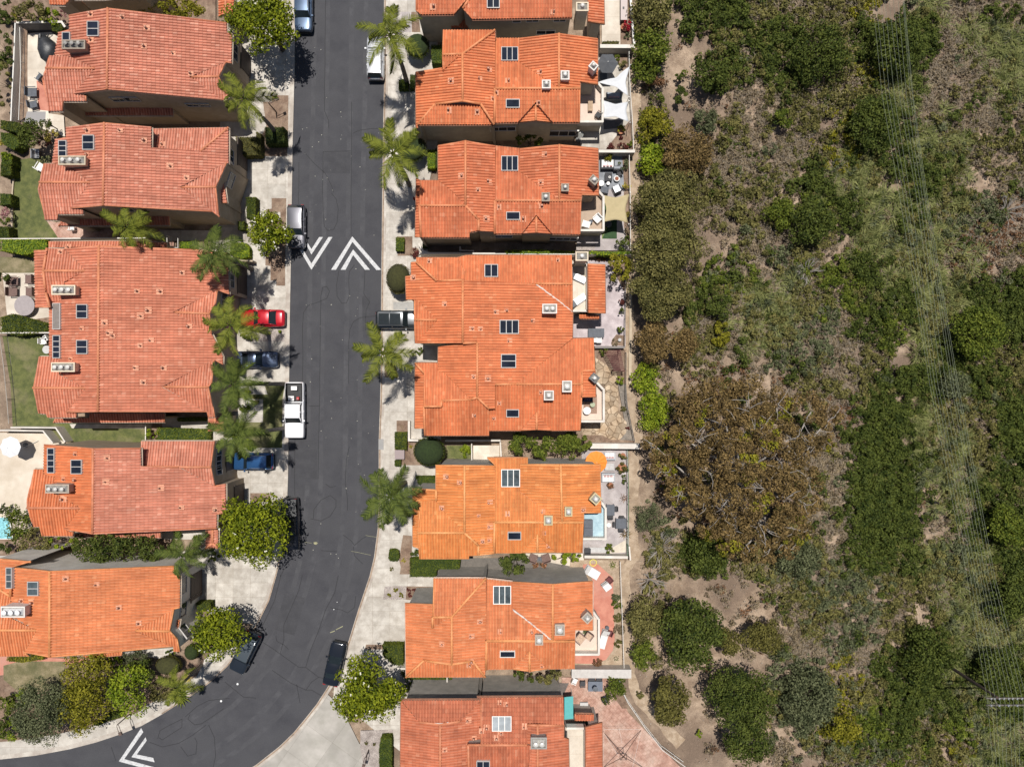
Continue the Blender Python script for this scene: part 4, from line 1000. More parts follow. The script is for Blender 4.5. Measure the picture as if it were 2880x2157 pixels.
area(11, [(900,1340),(1180,1330),(1165,1750),(950,1750),(900,1500)], GRAVEL, 'planting_bed')
# left yards
area(1, [(240,290),(440,280),(515,330),(480,480),(400,600),(380,760),(420,980),(550,1000),(560,1180),(380,1120),(230,1060),(235,700)], PAVEC, 'patio')
area(1, [(315,700),(380,690),(430,960),(330,950)], REDP, 'patio', Z2); area(1, [(130,230),(235,260),(240,1000),(150,1060),(110,1060),(95,900)], SOIL, 'planting_bed')
area(1, [(170,1380),(440,1340),(420,1560),(380,1657),(480,1800),(495,2060),(100,2060),(130,1500)], LAWN, 'lawn')
area(4, [(400,245),(480,260),(870,300),(1500,330),(1500,470),(900,400),(500,395)], BRICKP, 'patio', Z2)
area(4, [(1380,330),(2120,335),(2120,420),(1400,425)], CONC, 'pavement', Z2)
area(4, [(0,560),(310,570),(310,700),(0,700)], LAWNDRY, 'lawn'); area(4, [(20,700),(330,700),(450,1060),(430,1200),(0,1190),(60,1060)], PAVEC, 'patio', Z2)
area(4, [(60,1130),(430,1080),(430,1220),(60,1210)], SOIL, 'planting_bed', Z3)
area(4, [(20,1240),(350,1240),(430,1430),(330,1657),(480,2000),(560,2150),(150,2010),(90,1657)], LAWN, 'lawn')
area(7, [(90,0),(340,0),(500,330),(1250,360),(1250,500),(570,500),(470,370),(110,370)], LAWN, 'lawn', Z2)
area(7, [(600,345),(1260,345),(1260,385),(620,380)], CONC, 'pavement', Z3)
area(7, [(1250,360),(1820,380),(1820,490),(1250,490)], SOIL, 'planting_bed'); area(7, [(1400,270),(1820,290),(1820,385),(1400,385)], CONC, 'pavement', Z2)
area(7, [(-40,420),(370,420),(560,500),(420,760),(300,1100),(260,1280),(-40,1300)], layered('patio_sand', (.56,.48,.38), (.68,.6,.5), (.48,.4,.31), .5, .15, speck=.08), 'patio')
area(7, [(-40,1280),(300,1300),(600,1340),(1500,1330),(1500,1500),(900,1480),(-40,1560)], SOIL, 'planting_bed'); area(7, [(1380,1260),(1780,1260),(1780,1340),(1400,1340)], CONC, 'pavement', Z2)
area(7, [(-40,1480),(1500,1480),(1620,1657),(-40,1657)], plain('side_slab',(.42,.39,.35),.85,var=.15,scale=1.2), 'pavement')
area(10, [(-40,690),(600,720),(800,720),(560,780),(100,850),(-40,870)], REDP, 'patio', Z2)
area(10, [(30,780),(180,740),(560,745),(570,900),(480,960),(350,1010),(150,1000),(30,900)], LAWNDRY, 'lawn', Z3)
area(10, [(-40,860),(560,720),(1500,640),(1620,650),(1760,740),(1700,870),(1560,950),(1480,1010),(1250,1130),(1180,1190),(880,1280),(500,1370),(100,1430),(-40,1440)], SOIL, 'planting_bed')
area(10, [(1060,655),(1500,625),(1560,640),(1400,720),(1100,690)], CONC, 'pavement', Z3)
area(1, [(-60,-60),(1860,-60),(1860,260),(560,330),(400,200),(-60,200)], SOIL, 'planting_bed')
# right yards
area(3, [(775,-40),(935,-40),(935,385),(775,385)], PAVEC, 'patio'); area(3, [(935,-40),(1040,-40),(1045,385),(935,385)], SOIL, 'planting_bed', Z2)
area(3, [(740,420),(1000,440),(1040,1290),(740,1290),(590,1270),(590,1040)], CONC, 'patio'); area(3, [(880,470),(1000,470),(1010,680),(940,600)], SOIL, 'planting_bed', Z2)
area(3, [(935,1130),(1020,1040),(1045,1290),(810,1290)], SOIL, 'planting_bed', Z2); area(3, [(790,1020),(960,1040),(900,1110),(790,1120)], plain('slab_dark',(.1,.095,.1),.85,var=.2), 'patio', Z2)
area(3, [(745,1330),(1010,1330),(1010,1657),(745,1657)], SLATE, 'patio'); area(3, [(950,1330),(1010,1330),(1010,1657),(970,1657)], SOIL, 'planting_bed', Z2)
area(6, [(560,-20),(1020,-20),(1020,505),(560,505)], PAVE, 'patio'); area(6, [(775,100),(905,100),(905,405),(775,405)], TURF, 'artificial_turf', Z2); area(6, [(965,0),(1020,0),(1020,505),(965,300)], SOIL, 'planting_bed', Z3); area(6, [(555,455),(715,455),(715,505),(555,505)], GRAVEL, 'planting_bed', Z2)
area(6, [(520,590),(980,590),(980,1330),(520,1330)], layered('patio_mauve', (.42,.36,.37), (.58,.51,.52), (.34,.29,.3), 1.2, .35, speck=.06), 'patio'); area(6, [(830,600),(985,600),(1010,760),(970,860)], SOIL, 'planting_bed', Z2)
area(6, [(860,1280),(900,1230),(975,1240),(975,1330),(855,1320)], SOIL, 'planting_bed', Z2)
area(6, [(710,1360),(980,1360),(980,1657),(880,1657),(720,1500)], SOIL, 'planting_bed', Z2)
area(6, [(720,1430),(800,1480),(900,1560),(920,1657),(720,1657)], FLAG, 'patio', Z3)
area(9, [(800,0),(915,0),(920,250),(990,330),(985,420),(930,480),(850,480),(780,440),(600,440),(600,340),(800,300)], FLAG, 'patio', Z2)
area(9, [(600,340),(1050,480),(1060,510),(600,505)], SOIL, 'planting_bed'); area(9, [(915,0),(985,0),(1000,200),(1060,490),(930,480),(985,400)], layered('bark_grey', (.15,.13,.11), (.24,.21,.18), (.3,.25,.2), 2, .6, speck=.3), 'planting_bed', Z1+.003)
area(9, [(600,560),(1000,565),(1010,1470),(610,1470)], PAVE, 'patio'); area(9, [(820,1440),(900,1390),(985,1340),(985,1450),(820,1460)], PAVEC, 'planting_bed', Z2)
area(9, [(120,1460),(620,1460),(620,1590),(120,1590)], PAVEC, 'patio'); area(9, [(-650,1500),(120,1500),(500,1570),(500,1700),(-650,1700)], plain('yard_dark',(.14,.125,.11),.9,var=.2), 'pavement', Z2)
area(12, [(500,-130),(970,-130),(975,830),(500,830)], PATH, 'planting_bed'); area(12, [(620,-95),(740,-95),(870,20),(880,300),(885,560),(870,650),(810,730),(700,765),(540,760),(520,400),(700,300),(690,20),(590,-40)], REDP, 'patio', Z2)
area(12, [(430,880),(900,890),(960,1080),(1000,1180),(1320,1520),(1500,1700),(420,1700)], BRICKP, 'patio'); area(12, [(830,890),(930,890),(960,1010),(1000,1150),(950,1150),(870,1040)], SOIL, 'planting_bed', Z2)
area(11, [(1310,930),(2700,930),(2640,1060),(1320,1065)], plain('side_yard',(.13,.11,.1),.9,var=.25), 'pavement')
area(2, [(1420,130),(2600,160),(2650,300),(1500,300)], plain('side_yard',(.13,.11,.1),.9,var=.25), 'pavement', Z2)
# dirt footpath outside the walls, on the slope's lip
pp = [q(3,1062,0),q(3,1075,400),q(3,1062,760),q(3,1075,1200),q(3,1060,1657),q(6,1062,300),q(6,1050,560),q(6,1010,900),q(6,1012,1300),q(6,1010,1657),q(9,1030,200),q(9,1085,490),q(9,1050,700),q(9,1040,1100),q(9,1045,1500),q(12,960,0),q(12,980,300),q(12,1000,700),q(12,1060,1000),q(12,1250,1250),q(12,1500,1500)]
def smooth_strip(name, pts, w, mat, dz=.01):
    wd = [ground(x,y) for x,y in pts]; fine = []
    for a, b_ in zip(wd, wd[1:]):
        for k in range(6): p = a.lerp(b_, k/6); fine.append(Vector((p.x,p.y,0)))
    m = MB(); n = len(fine)
    for i, p in enumerate(fine):
        d_ = (fine[min(n-1,i+3)]-fine[max(0,i-3)]).normalized(); nn = Vector((-d_.y,d_.x,0)); ww = w/2*(1+.25*math.sin(i*.7)+.15*math.sin(i*1.9))
        for s_ in (1,.5,0,-.5,-1): c = p+nn*ww*s_; m.v.append((c.x,c.y,tz(c.x)+dz-(.05 if abs(s_)==1 else 0)))
    m.f = [(i*5+k,(i+1)*5+k,(i+1)*5+k+1,i*5+k+1) for i in range(n-1) for k in range(4)]
    m.f = [f[::-1] for f in m.f]
    return setp(m.build(name, mat, smooth=True), kind='structure')
smooth_strip('path', pp, 1.15, PATH)

# ================================================================ houses
L21, R25 = .21, .24
def b3(pts, dx=0, dy=0): return [(x+dx,y+dy) for x,y in pts]
h0 = house('red tiled house cut off by the top edge, behind the yellow green tree', 1, [
 ('S',-300,8,L21,[(640,-330),(1250,-330),(1180,-40),(900,0),(640,0)]),
 ('S',-40,3.6,.3,[(565,62),(1105,35),(1110,-30),(640,-35)]), ('S',-30,7,L21,[(435,46),(565,50),(640,-35),(640,-90),(420,-80)]),
 ('W',1950,4.2,.3,[(1950,-60),(1885,-60),(1890,150),(1950,120)]),('E',1950,4.2,.3,[(1950,-60),(2030,-60),(2010,130),(1950,120)])], RF['red'], STL, CREAM)
h1 = house('faded pink tile house beside the covered grill patio, top left', 1, [
 ('E',935,8.2,L21,[(935,75),(1958,200),(1960,290),(2005,297),(2000,553),(1950,545),(1640,670),(1925,868),(930,778)]),
 ('W',935,8.2,L21,[(935,75),(600,138),(603,262),(510,285),(475,485),(600,490),(830,596),(645,815),(930,778)]),
 ('N',596,7.8,L21,[(430,487),(475,485),(600,490),(830,596),(400,594)]),
 ('S',596,7.8,L21,[(400,594),(830,596),(645,817),(745,830),(750,878),(545,878),(545,962),(428,965),(370,690)]),
 ('N',670,6.5,L21,[(1950,545),(1890,668),(1640,670)]),('S',670,6.5,L21,[(1890,668),(1978,835),(1925,868),(1640,670)]),
 ('S',885,3.7,.28,[(600,884),(1490,888),(1495,1000),(555,1000)])], RF['pink'], STL, CREAM,
 vents=[(1065,158),(1270,250),(1250,405),(1497,467),(790,130),(790,350),(1650,640)], sky=[(755,190,845,308,2,True),(540,285,598,345,1,True)])
chimney(h1, 1, 532,345,735,425, 8.7, 6.5, CHBR, 0, 3, plain('pot_dark',(.28,.27,.25),.6,var=.3))
h2 = house('second pink tile house down on the left, with a buff three flue chimney', 1, [
 ('E',905,8.2,L21,[(905,1062),(1310,1100),(1310,1278),(1735,1308),(1975,1105),(1975,1420),(1960,1408),(1555,1620),(1838,1832),(895,1777)]),
 ('W',905,8.2,L21,[(905,1062),(575,1105),(575,1190),(482,1207),(455,1415),(570,1430),(785,1578),(620,1803),(895,1777)]),
 ('N',1578,7.8,L21,[(385,1415),(455,1415),(570,1430),(785,1578),(345,1576)]),
 ('S',1578,7.8,L21,[(345,1576),(785,1578),(620,1803),(718,1815),(720,1850),(580,1850),(500,1850),(500,1900),(395,1900),(335,1640)]),
 ('N',1295,6.3,L21,[(1318,1115),(1975,1105),(1735,1308),(1318,1280)]),
 ('N',1620,6.6,L21,[(1960,1408),(1865,1618),(1555,1620)]),('S',1620,6.6,L21,[(1865,1618),(1895,1875),(1838,1832),(1555,1620)]),
 ('E',1865,5.2,.2,[(1870,1565),(1935,1568),(1962,1755),(1905,1752)]),
 ('S',1850,3.7,.28,[(580,1855),(1460,1850),(1465,1945),(505,1950)])], RF['pink'], STL, CREAM,
 vents=[(1040,1130),(1250,1215),(1405,1250),(1478,1438),(1615,1540),(760,1130),(760,1340)], sky=[(715,1172,805,1288,2,True),(508,1218,568,1345,3,True)])
chimney(h2, 1, 502,1345,738,1425, 8.7, 6.5, CHB, 0, 3)
h3 = house('wide pink tile double house on the left beside the red and dark blue cars', 4, [
 ('E',855,8.2,L21,[(858,465),(1690,498),(1970,530),(1980,885),(1880,850),(1500,1038),(1830,1222),(1925,1415),(1925,1490),(1852,1450),(1400,1681),(1790,1898),(852,1897)]),
 ('W',855,8.2,L21,[(858,465),(560,492),(745,683),(560,778),(520,945),(430,948),(430,1420),(515,1430),(515,1575),(745,1692),(575,1902),(852,1897)]),
 ('N',683,7.8,L21,[(412,488),(560,492),(745,683),(380,683)]),('S',683,7.8,L21,[(380,683),(745,683),(560,778),(520,945),(435,948),(435,998),(402,872)]),
 ('W',380,7.5,L21,[(300,505),(412,505),(380,683),(402,872),(435,998),(310,998)]),
 ('N',1692,7.8,L21,[(345,1420),(430,1420),(515,1430),(515,1575),(745,1692),(290,1690)]),('S',1692,7.8,L21,[(290,1690),(745,1692),(575,1902),(660,1905),(663,1945),(420,1945),(400,1915),(340,1910)]),
 ('N',1050,6.65,L21,[(1880,850),(1865,960),(1810,1052),(1500,1038)]),('S',1050,6.65,L21,[(1810,1052),(1830,1222),(1500,1038)]),
 ('N',1682,6.8,L21,[(1852,1450),(1830,1657),(1800,1684),(1400,1681)]),('S',1682,6.8,L21,[(1800,1684),(1840,1850),(1860,1942),(1800,1942),(1790,1898),(1400,1681)]),
 ('N',478,4.4,.25,[(425,430),(960,424),(1440,440),(1440,482),(960,470),(425,484)]),
 ('S',1905,3.7,.28,[(780,1908),(1420,1910),(1425,1985),(465,1988),(480,1950),(780,1950)]),
 ('W',1858,4.2,.3,[(1800,1852),(1858,1852),(1858,2062),(1800,2062)]),('E',1858,4.2,.3,[(1858,1940),(1945,1945),(1930,2062),(1858,2062)])], RF['pink2'], STL, CREAM,
 vents=[(1190,855),(1390,858),(1575,697),(1280,1022),(1222,1070),(910,1130),(940,1215),(980,1240),(1300,1280),(1220,1325),(1170,1515),(1410,1515),(710,1180),(620,1440),(535,520),(600,480),(1630,1160),(1245,1340+300)],
 sky=[(663,975,748,1085,2,True),(663,1283,748,1392,2,True),(458,1242,512,1428,4,True),(458,965,514,1180,1,True,'glass_grey','frame_grey')])
chimney(h3, 4, 443,803,650,888, 8.8, 6.6, plain('chimney_cream',(.66,.56,.42),.8,var=.1), 0, 3)
chimney(h3, 4, 440,1470,645,1552, 8.8, 6.6, plain('chimney_cream',(.66,.56,.42),.8,var=.1), 0, 3)
h5 = house('orange and pink tile house beside the white parasol patio, lower left', 7, [
 ('E',805,8.2,L21,[(808,555),(1218,550),(1222,710),(1545,715),(1855,875),(1950,860),(1952,1118),(1875,1120),(1872,1245),(1385,1268),(805,1292)]),
 ('N',715,6.4,L21,[(1218,492),(1855,492),(1822,716),(1222,712)]),('S',715,6.4,L21,[(1545,716),(1822,716),(1858,875)]),
 ('W',805,8.2,L21,[(808,555),(385,520),(380,775),(475,795),(480,940),(700,1068),(560,1252),(805,1292)]),
 ('N',1068,7.8,L21,[(300,733),(380,735),(380,775),(475,795),(480,940),(700,1068),(240,1066),(240,995)]),
 ('S',1068,7.8,L21,[(240,1067),(700,1068),(560,1252),(635,1275),(635,1310),(370,1308),(345,1230),(295,1230)]),
 ('S',1282,3.9,.25,[(640,1290),(1385,1268),(1390,1325),(640,1316)]),
 ('W',1838,4.2,.3,[(1778,1255),(1838,1252),(1838,1370),(1778,1418)]),('E',1838,4.2,.3,[(1838,1252),(1885,1252),(1885,1415),(1838,1370)]),('S',1370,4.2,.3,[(1778,1418),(1838,1370),(1885,1416)])],
 RF['pink'], STL, CREAM, roof2=RF['red2'], alt=(3,4,5), vents=[(935,635),(1385,893),(918,840),(660,603),(1865,1080),(560,820),(655,825),(545,990),(1560,1060)], sky=[(615,658,700,770,2,True),(412,558,464,762,4,True)])  # east faces pinker than the rest: roof sheen put into the tile colour
chimney(h5, 7, 390,865,595,942, 8.9, 6.6, plain('chimney_drab',(.4,.33,.27),.85,var=.15), 0, 3)
h6 = house('orange tile house inside the road bend, with a white three flue chimney', 10, [
 ('E',435,8.2,L21,[(435,-35),(1505,-82),(1515,0),(1558,5),(1555,280),(1505,292),(1165,476),(1500,612),(1055,655),(435,705)]),
 ('N',480,6.5,L21,[(1505,292),(1468,480),(1165,476)]),('S',480,6.5,L21,[(1468,480),(1530,545),(1558,658),(1500,655),(1500,612),(1165,476)]),
 ('E',1500,5.0,.2,[(1515,380),(1556,380),(1528,540),(1482,540)]),
 ('W',435,8.2,L21,[(435,-35),(100,-70),(95,180),(110,370),(322,472),(215,665),(435,705)]),
 ('W',100,7.5,L21,[(100,-66),(270,-117),(30,-142),(-70,-142),(-70,80),(97,180)]),
 ('N',472,7.85,L21,[(-60,80),(97,180),(110,370),(322,472),(-200,472),(-200,80)]),('S',472,7.85,L21,[(-200,474),(322,472),(215,665),(255,695),(-200,700)]),
 ('S',655,3.9,.25,[(720,692),(1055,655),(1055,690),(750,712)])],
 RF['orange2'], STW, CREAM, vents=[(575,25),(835,78),(1030,275),(1200,410),(195,215),(285,232)], sky=[(240,62,325,172,2,True,'glass_mid'),(55,-60,97,110,3,True,'glass_mid')])
chimney(h6, 10, 5,270,215,365, 8.9, 6.6, CHW, 0, 3, plain('pot_white',(.75,.75,.75),.5))
# right side
r0 = house('pink tile house cut off by the top edge on the right of the street', 2, [
 ('S',-100,6.8,R25,[(1380,-120),(1380,95),(1422,132),(1710,130),(1835,-20),(1840,-120)]),
 ('S',-140,7,R25,[(1785,80),(1865,172),(2726,158),(2726,-160),(1840,-160),(1838,0)]),
 ('E',2860,4.6,.2,[(2865,-60),(3000,-60),(3005,212),(2865,190)]),('S',190,3.4,.3,[(1795,175),(1940,210),(1935,247),(1685,245),(1690,210)])],
 RF['red'], STG, BRTRIM, vents=[(1535,65),(2570,110)], sky=[(1998,-60,2097,65,2,False)])
chimney(r0, 2, 2762,20,2870,98, 6.8, 3, plain('chimney_cream',(.66,.56,.42),.8,var=.1), 0, 1)
r1 = house('orange red tile house beside the two white shade sails', 2, [
 ('N',476,6.8,R25,[(1615,265),(2062,265),(1782,472),(1608,478)]),
 ('E',1782,6.8,R25,[(2062,265),(2065,335),(2060,768),(2055,1080),(1940,903),(1784,874),(1782,472)]),
 ('W',1782,6.8,R25,[(1612,615),(1740,500),(1782,472),(1784,874),(1545,905),(1395,1080),(1400,1110),(1382,1110),(1380,625),(1605,590)]),
 ('S',476,6.8,R25,[(1608,478),(1782,472),(1740,500),(1612,615)]),
 ('S',905,6.2,R25,[(1545,905),(1940,905),(2052,1080),(1398,1080)]),
 ('N',768,6.8,R25,[(2065,335),(2274,335),(2274,545),(2614,766),(2062,768)]),
 ('W',2614,6.8,R25,[(2274,335),(2614,295),(2614,766),(2274,545)]),
 ('E',2614,6.8,R25,[(2614,295),(2947,340),(2947,735),(2797,710),(2797,768),(2614,766)]),
 ('S',768,6.8,R25,[(2062,768),(2797,768),(2794,1060),(2559,1060),(2414,887),(2259,1060),(2058,1065)]),
 ('W',2414,6.1,R25,[(2414,887),(2414,1045),(2259,1060)]),('E',2414,6.1,R25,[(2414,887),(2559,1060),(2414,1045)])],
 RF['red2'], STG, BRTRIM, vents=[(2005,605),(1925,685),(1682,705),(2180,705),(2455,625),(2440,890),(2075,805),(1660,955),(1910,970),(2050,860)],
 sky=[(2122,412,2256,520,3,False),(2162,862,2270,925,1,False)])
for a in ((2629,610,2705,690),(2467,690,2543,765)): chimney(r1, 2, *a, 7.4, 5, CHW, 0, 1)
chimney(r1, 2, 2869,525,2955,615, 7.4, 3, CHW, .85, 1)
r2 = house('red tile house with grey slate patio and the beige shade sail', 2, [
 ('W',1808,6.8,R25,[(1808,1218),(1573,1258),(1573,1560),(1700,1660),(1808,1777)]),
 ('N',1775,6.8,R25,[(1420,1560),(1573,1560),(1700,1660),(1808,1777),(1412,1777)]),
 ('W',1412,5.9,R25,[(1385,1540),(1420,1560),(1412,1777),(1425,2048),(1375,2048)]),
 ('S',1777,6.8,R25,[(1412,1777),(1808,1777),(1922,1900),(1922,1990),(1840,2008),(1842,2052),(1425,2050)]),
 ('E',1808,6.8,R25,[(1808,1218),(2065,1262),(2062,1735),(2060,2002),(1922,1993),(1922,1900),(1808,1777)]),
 ('N',1733,6.8,R25,[(2065,1262),(2279,1285),(2279,1490),(2617,1733),(2062,1733)]),
 ('W',2617,6.8,R25,[(2279,1285),(2617,1252),(2617,1733),(2279,1490)]),
 ('E',2617,6.8,R25,[(2617,1252),(2950,1282),(2955,1690),(2810,1685),(2805,1733),(2617,1733)]),
 ('S',1733,6.8,R25,[(2062,1734),(2805,1734),(2797,2025),(2555,2020),(2418,1857),(2295,2018),(2060,2020)]),
 ('W',2418,6.1,R25,[(2418,1857),(2418,2010),(2295,2018)]),('E',2418,6.1,R25,[(2418,1857),(2555,2020),(2418,2010)])],
 RF['red'], STL, BRTRIM, vents=[(1775,1522),(2002,1565),(1915,1645),(1985,1890),(2500,1337),(2455,1580),(2095,1788),(2466,1780),(2305,1890)],
 sky=[(2122,1352,2256,1470,3,False),(2165,1834,2272,1892,1,False)])
for a in ((2634,1585,2700,1652),(2464,1662,2536,1738)): chimney(r2, 2, *a, 7.4, 5, CHBR, 0, 1)
chimney(r2, 2, 2874,1500,2960,1605, 7.4, 3, CHBR, .85, 1)
r3 = house('large orange double house opposite the pickup, round clipped tree at its corner', 5, [
 ('N',770,6.8,R25,[(1385,568),(1735,568),(1800,680),(1800,762),(1560,768),(1385,605)]),
 ('W',1785,7.2,R25,[(1340,608),(1385,605),(1560,768),(1785,762),(1785,1305),(1382,1305),(1565,1107),(1400,945),(1365,935),(1362,932),(1298,930),(1292,730),(1340,725)]),
 ('N',1104,6.6,R25,[(1365,935),(1400,945),(1565,1107),(1366,1103)]),('S',1104,6.6,R25,[(1366,1103),(1565,1107),(1382,1305),(1372,1305)]),
 ('N',790,6.3,R25,[(1820,548),(2724,548),(2730,795),(2414,792),(1785,765),(1800,762),(1800,680),(1735,568)]),
 ('S',792,6.3,R25,[(2414,792),(2730,795),(2732,1040)]),
 ('E',1785,7.2,.13,[(1785,765),(2414,792),(2732,1040),(2729,1265),(2240,1657),(2062,1660),(2062,1867),(2012,1870),(1910,1772),(1910,1300),(1785,1305)]),
 ('W',1910,7.0,R25,[(1910,1300),(1575,1335),(1570,1550),(1620,1555),(1855,1790),(1910,1772)]),
 ('N',1800,6.8,R25,[(1375,1475),(1568,1475),(1570,1550),(1620,1555),(1855,1790),(1600,1800),(1600,1850),(1450,1850),(1450,1560)]),
 ('W',1450,5.8,R25,[(1375,1475),(1450,1560),(1450,1850),(1460,2040),(1372,2040)]),
 ('S',1800,6.8,R25,[(1450,1850),(1600,1850),(1602,1802),(1855,1800),(1910,1772),(2012,1870),(2012,2100),(1460,2100)]),
 ('N',1657,6.65,R25,[(2729,1265),(2912,1262),(2925,1540),(2812,1543),(2812,1657),(2240,1657)]),
 ('E',2800,6.5,.2,[(2812,1543),(2925,1540),(2930,1770),(2812,1770)]),
 ('S',1658,6.65,R25,[(2062,1660),(2240,1657),(2812,1660),(2812,1770),(2800,2055),(2550,2058),(2421,1900),(2285,2058),(2012,2058),(2012,1870),(2062,1867)]),
 ('W',2421,6.2,R25,[(2421,1900),(2421,2050),(2285,2058)]),('E',2421,6.2,R25,[(2421,1900),(2550,2058),(2421,2050)]),
 ('E',2865,4.6,.2,[(2865,622),(3010,628),(3013,1048),(2868,1042)]),('S',1058,3.4,.25,[(2790,1058),(2960,1062),(2960,1095),(2790,1092)])],
 RF['red2'], STG, BRTRIM, vents=[(1362,742),(1632,972),(2065,1035),(2165,1025),(1868,1178),(1940,1182),(2178,1285),(1878,1595),(2002,1608),(2380,1108),(1495,600),(2602,592),(1890,1925),(2050,1950),(2100,1820),(2455,1725)],
 sky=[(1977,630,2083,728,2,False),(2108,1110,2262,1218,3,False),(2120,1405,2238,1512,2,True),(2165,1882,2264,1938,1,False)])
chimney(r3, 5, 2757,515,2868,595, 6.8, 3, plain('chimney_cream',(.66,.56,.42),.8,var=.1), 0, 1)
chimney(r3, 5, 2470,965,2598,1048, 7.6, 5.5, CHW, 0, 2)
for a in ((2484,1712,2570,1797),(2642,1628,2726,1727)): chimney(r3, 5, *a, 7.5, 5, CHW, 0, 1)
chimney(r3, 5, 2876,1555,2965,1655, 7.4, 3, plain('chimney_dark',(.12,.12,.12),.7), .85, 1)
r5 = house('bright orange tile house with an orange parasol on its patio', 8, [
 ('W',1800,6.8,R25,[(1800,700),(1555,697),(1555,1003),(1600,1065),(1800,1281)]),
 ('W',1800,6.8,.2,[(1355,900),(1555,910),(1555,1003),(1415,1010),(1395,1281),(1405,1415),(1355,1400)]),
 ('N',1281,6.8,R25,[(1415,1010),(1555,1003),(1600,1065),(1800,1281),(1395,1281)]),
 ('S',1282,6.8,R25,[(1396,1282),(1800,1282),(1920,1390),(1918,1475),(1840,1478),(1838,1505),(1410,1505)]),
 ('E',1800,6.8,R25,[(1800,700),(2062,702),(2060,1188),(2055,1462),(1918,1475),(1920,1390),(1800,1282)]),
 ('N',1189,6.8,R25,[(1995,637),(2345,637),(2345,692),(2280,690),(2280,930),(2640,1189),(2060,1189),(2062,702)]),
 ('W',2634,6.8,R25,[(2280,690),(2629,692),(2640,1189),(2280,930)]),
 ('E',2634,6.8,R25,[(2629,692),(2965,692),(2975,1110),(2825,1110),(2825,1190),(2640,1189)]),
 ('S',1190,6.8,R25,[(2058,1190),(2825,1191),(2815,1450),(2585,1450),(2428,1292),(2290,1455),(2055,1455)]),
 ('W',2428,6.2,R25,[(2428,1292),(2428,1452),(2290,1455)]),('E',2428,6.2,R25,[(2428,1292),(2585,1450),(2428,1452)])],
 RF['orange'], STGR, plain('orange_trim',(.55,.25,.12),.7,var=.2), vents=[(1767,845),(1650,795),(2007,1020),(1920,1130),(2010,1225),(2010,1340),(1955,1352),(2175,1120),(1605,1068),(2495,1280),(2525,1395),(2820,1080),(2465,1100)],
 sky=[(2122,742,2272,882,3,False,'glass_mid','frame_white'),(2178,1282,2282,1338,1,False)])
for a in ((2664,1060,2730,1142),(2484,1135,2560,1218)): chimney(r5, 8, *a, 7.4, 5, plain('chimney_gold',(.5,.42,.25),.8,var=.1), 0, 1)
chimney(r5, 8, 2877,935,2985,1047, 7.4, 3, plain('chimney_gold',(.5,.42,.25),.8,var=.1), .85, 1)
r6 = house('orange tile house with a red curved terrace and white loungers', 11, [
 ('N',358,6.8,R25,[(1533,25),(1985,25),(1690,358),(1525,360)]),
 ('W',1688,6.8,R25,[(1288,240),(1525,250),(1525,450),(1670,360),(1690,358),(1690,766),(1450,732),(1295,876)]),
 ('S',359,6.8,R25,[(1525,361),(1670,360),(1525,450)]),
 ('E',1688,6.8,R25,[(1985,25),(1988,562),(1978,876),(1872,737),(1690,766),(1690,358)]),
 ('S',733,6.3,R25,[(1450,732),(1690,766),(1872,737),(1978,877),(1295,877)]),
 ('N',562,6.8,R25,[(1990,30),(2214,55),(2214,290),(2555,562),(1988,562)]),
 ('W',2560,6.8,R25,[(2214,55),(2560,77),(2560,562),(2214,290)]),
 ('E',2560,6.8,R25,[(2560,77),(2905,50),(2905,475),(2755,470),(2752,568),(2560,562)]),
 ('S',563,6.8,R25,[(1988,565),(2752,568),(2748,805),(2515,808),(2360,652),(2210,810),(1985,812)]),
 ('W',2360,6.3,R25,[(2360,652),(2360,828),(2210,810)]),('E',2360,6.3,R25,[(2360,652),(2515,808),(2360,828)])],
 RF['orange2'], STGR, plain('pale_trim',(.6,.45,.36),.7,var=.2), vents=[(1605,590),(1850,520),(1935,395),(2112,485),(1845,770),(1860,740),(2380,485),(2465,780)],
 sky=[(2052,98,2195,245,3,False,'glass_mid','frame_white'),(2110,660,2230,705,1,False,'glass_dark','frame_white')])
for a in ((2579,424,2664,522),(2407,515,2478,605)): chimney(r6, 11, *a, 7.4, 5, plain('chimney_drab',(.4,.33,.27),.85,var=.15), 0, 1)
chimney(r6, 11, 2807,318,2912,422, 7.4, 3, plain('chimney_drab',(.4,.33,.27),.85,var=.15), .8, 1)
r7 = house('weathered rust tile house at the bottom edge beside the brick terrace', 11, [
 ('N',1270,6.8,R25,[(1255,1075),(1937,1073),(1762,1255),(1590,1283),(1410,1262)]),
 ('W',1588,6.8,R25,[(1252,1078),(1410,1262),(1590,1283),(1590,1800),(1245,1800)]),
 ('E',1588,6.8,R25,[(1937,1075),(1940,1457),(1832,1457),(1832,1800),(1590,1800),(1590,1283),(1762,1255)]),
 ('N',1459,7.0,R25,[(1905,1050),(2650,1047),(2655,1285),(2340,1285),(2340,1459),(1940,1459),(1937,1075)]),
 ('S',1460,7.0,R25,[(1832,1460),(2340,1460),(2380,1462),(2330,1800),(1840,1800)]),
 ('E',2430,6.9,R25,[(2430,1290),(2655,1290),(2655,1400),(2695,1410),(2702,1800),(2430,1800)]),
 ('W',2430,6.9,R25,[(2340,1287),(2430,1290),(2430,1800),(2330,1800),(2380,1462),(2340,1460)]),
 ('E',2844,4.4,.2,[(2844,1310),(2984,1270),(2988,1800),(2844,1800)]),
 ('S',1195,3.2,.25,[(2750,1195),(2914,1198),(2914,1252),(2750,1250)])],
 RF['rust'], STGR, BRTRIM, vents=[(1825,1245),(1630,1500),(2110,1095),(2165,1110),(1945,1340),(2115,1355),(2075,1400),(1880,1400),(1990,1310),(2310,1300),(1240,1520)],
 sky=[(2042,1222,2198,1340,3,False,'glass_pale','frame_white'),(1908,1608,2012,1720,2,False)])
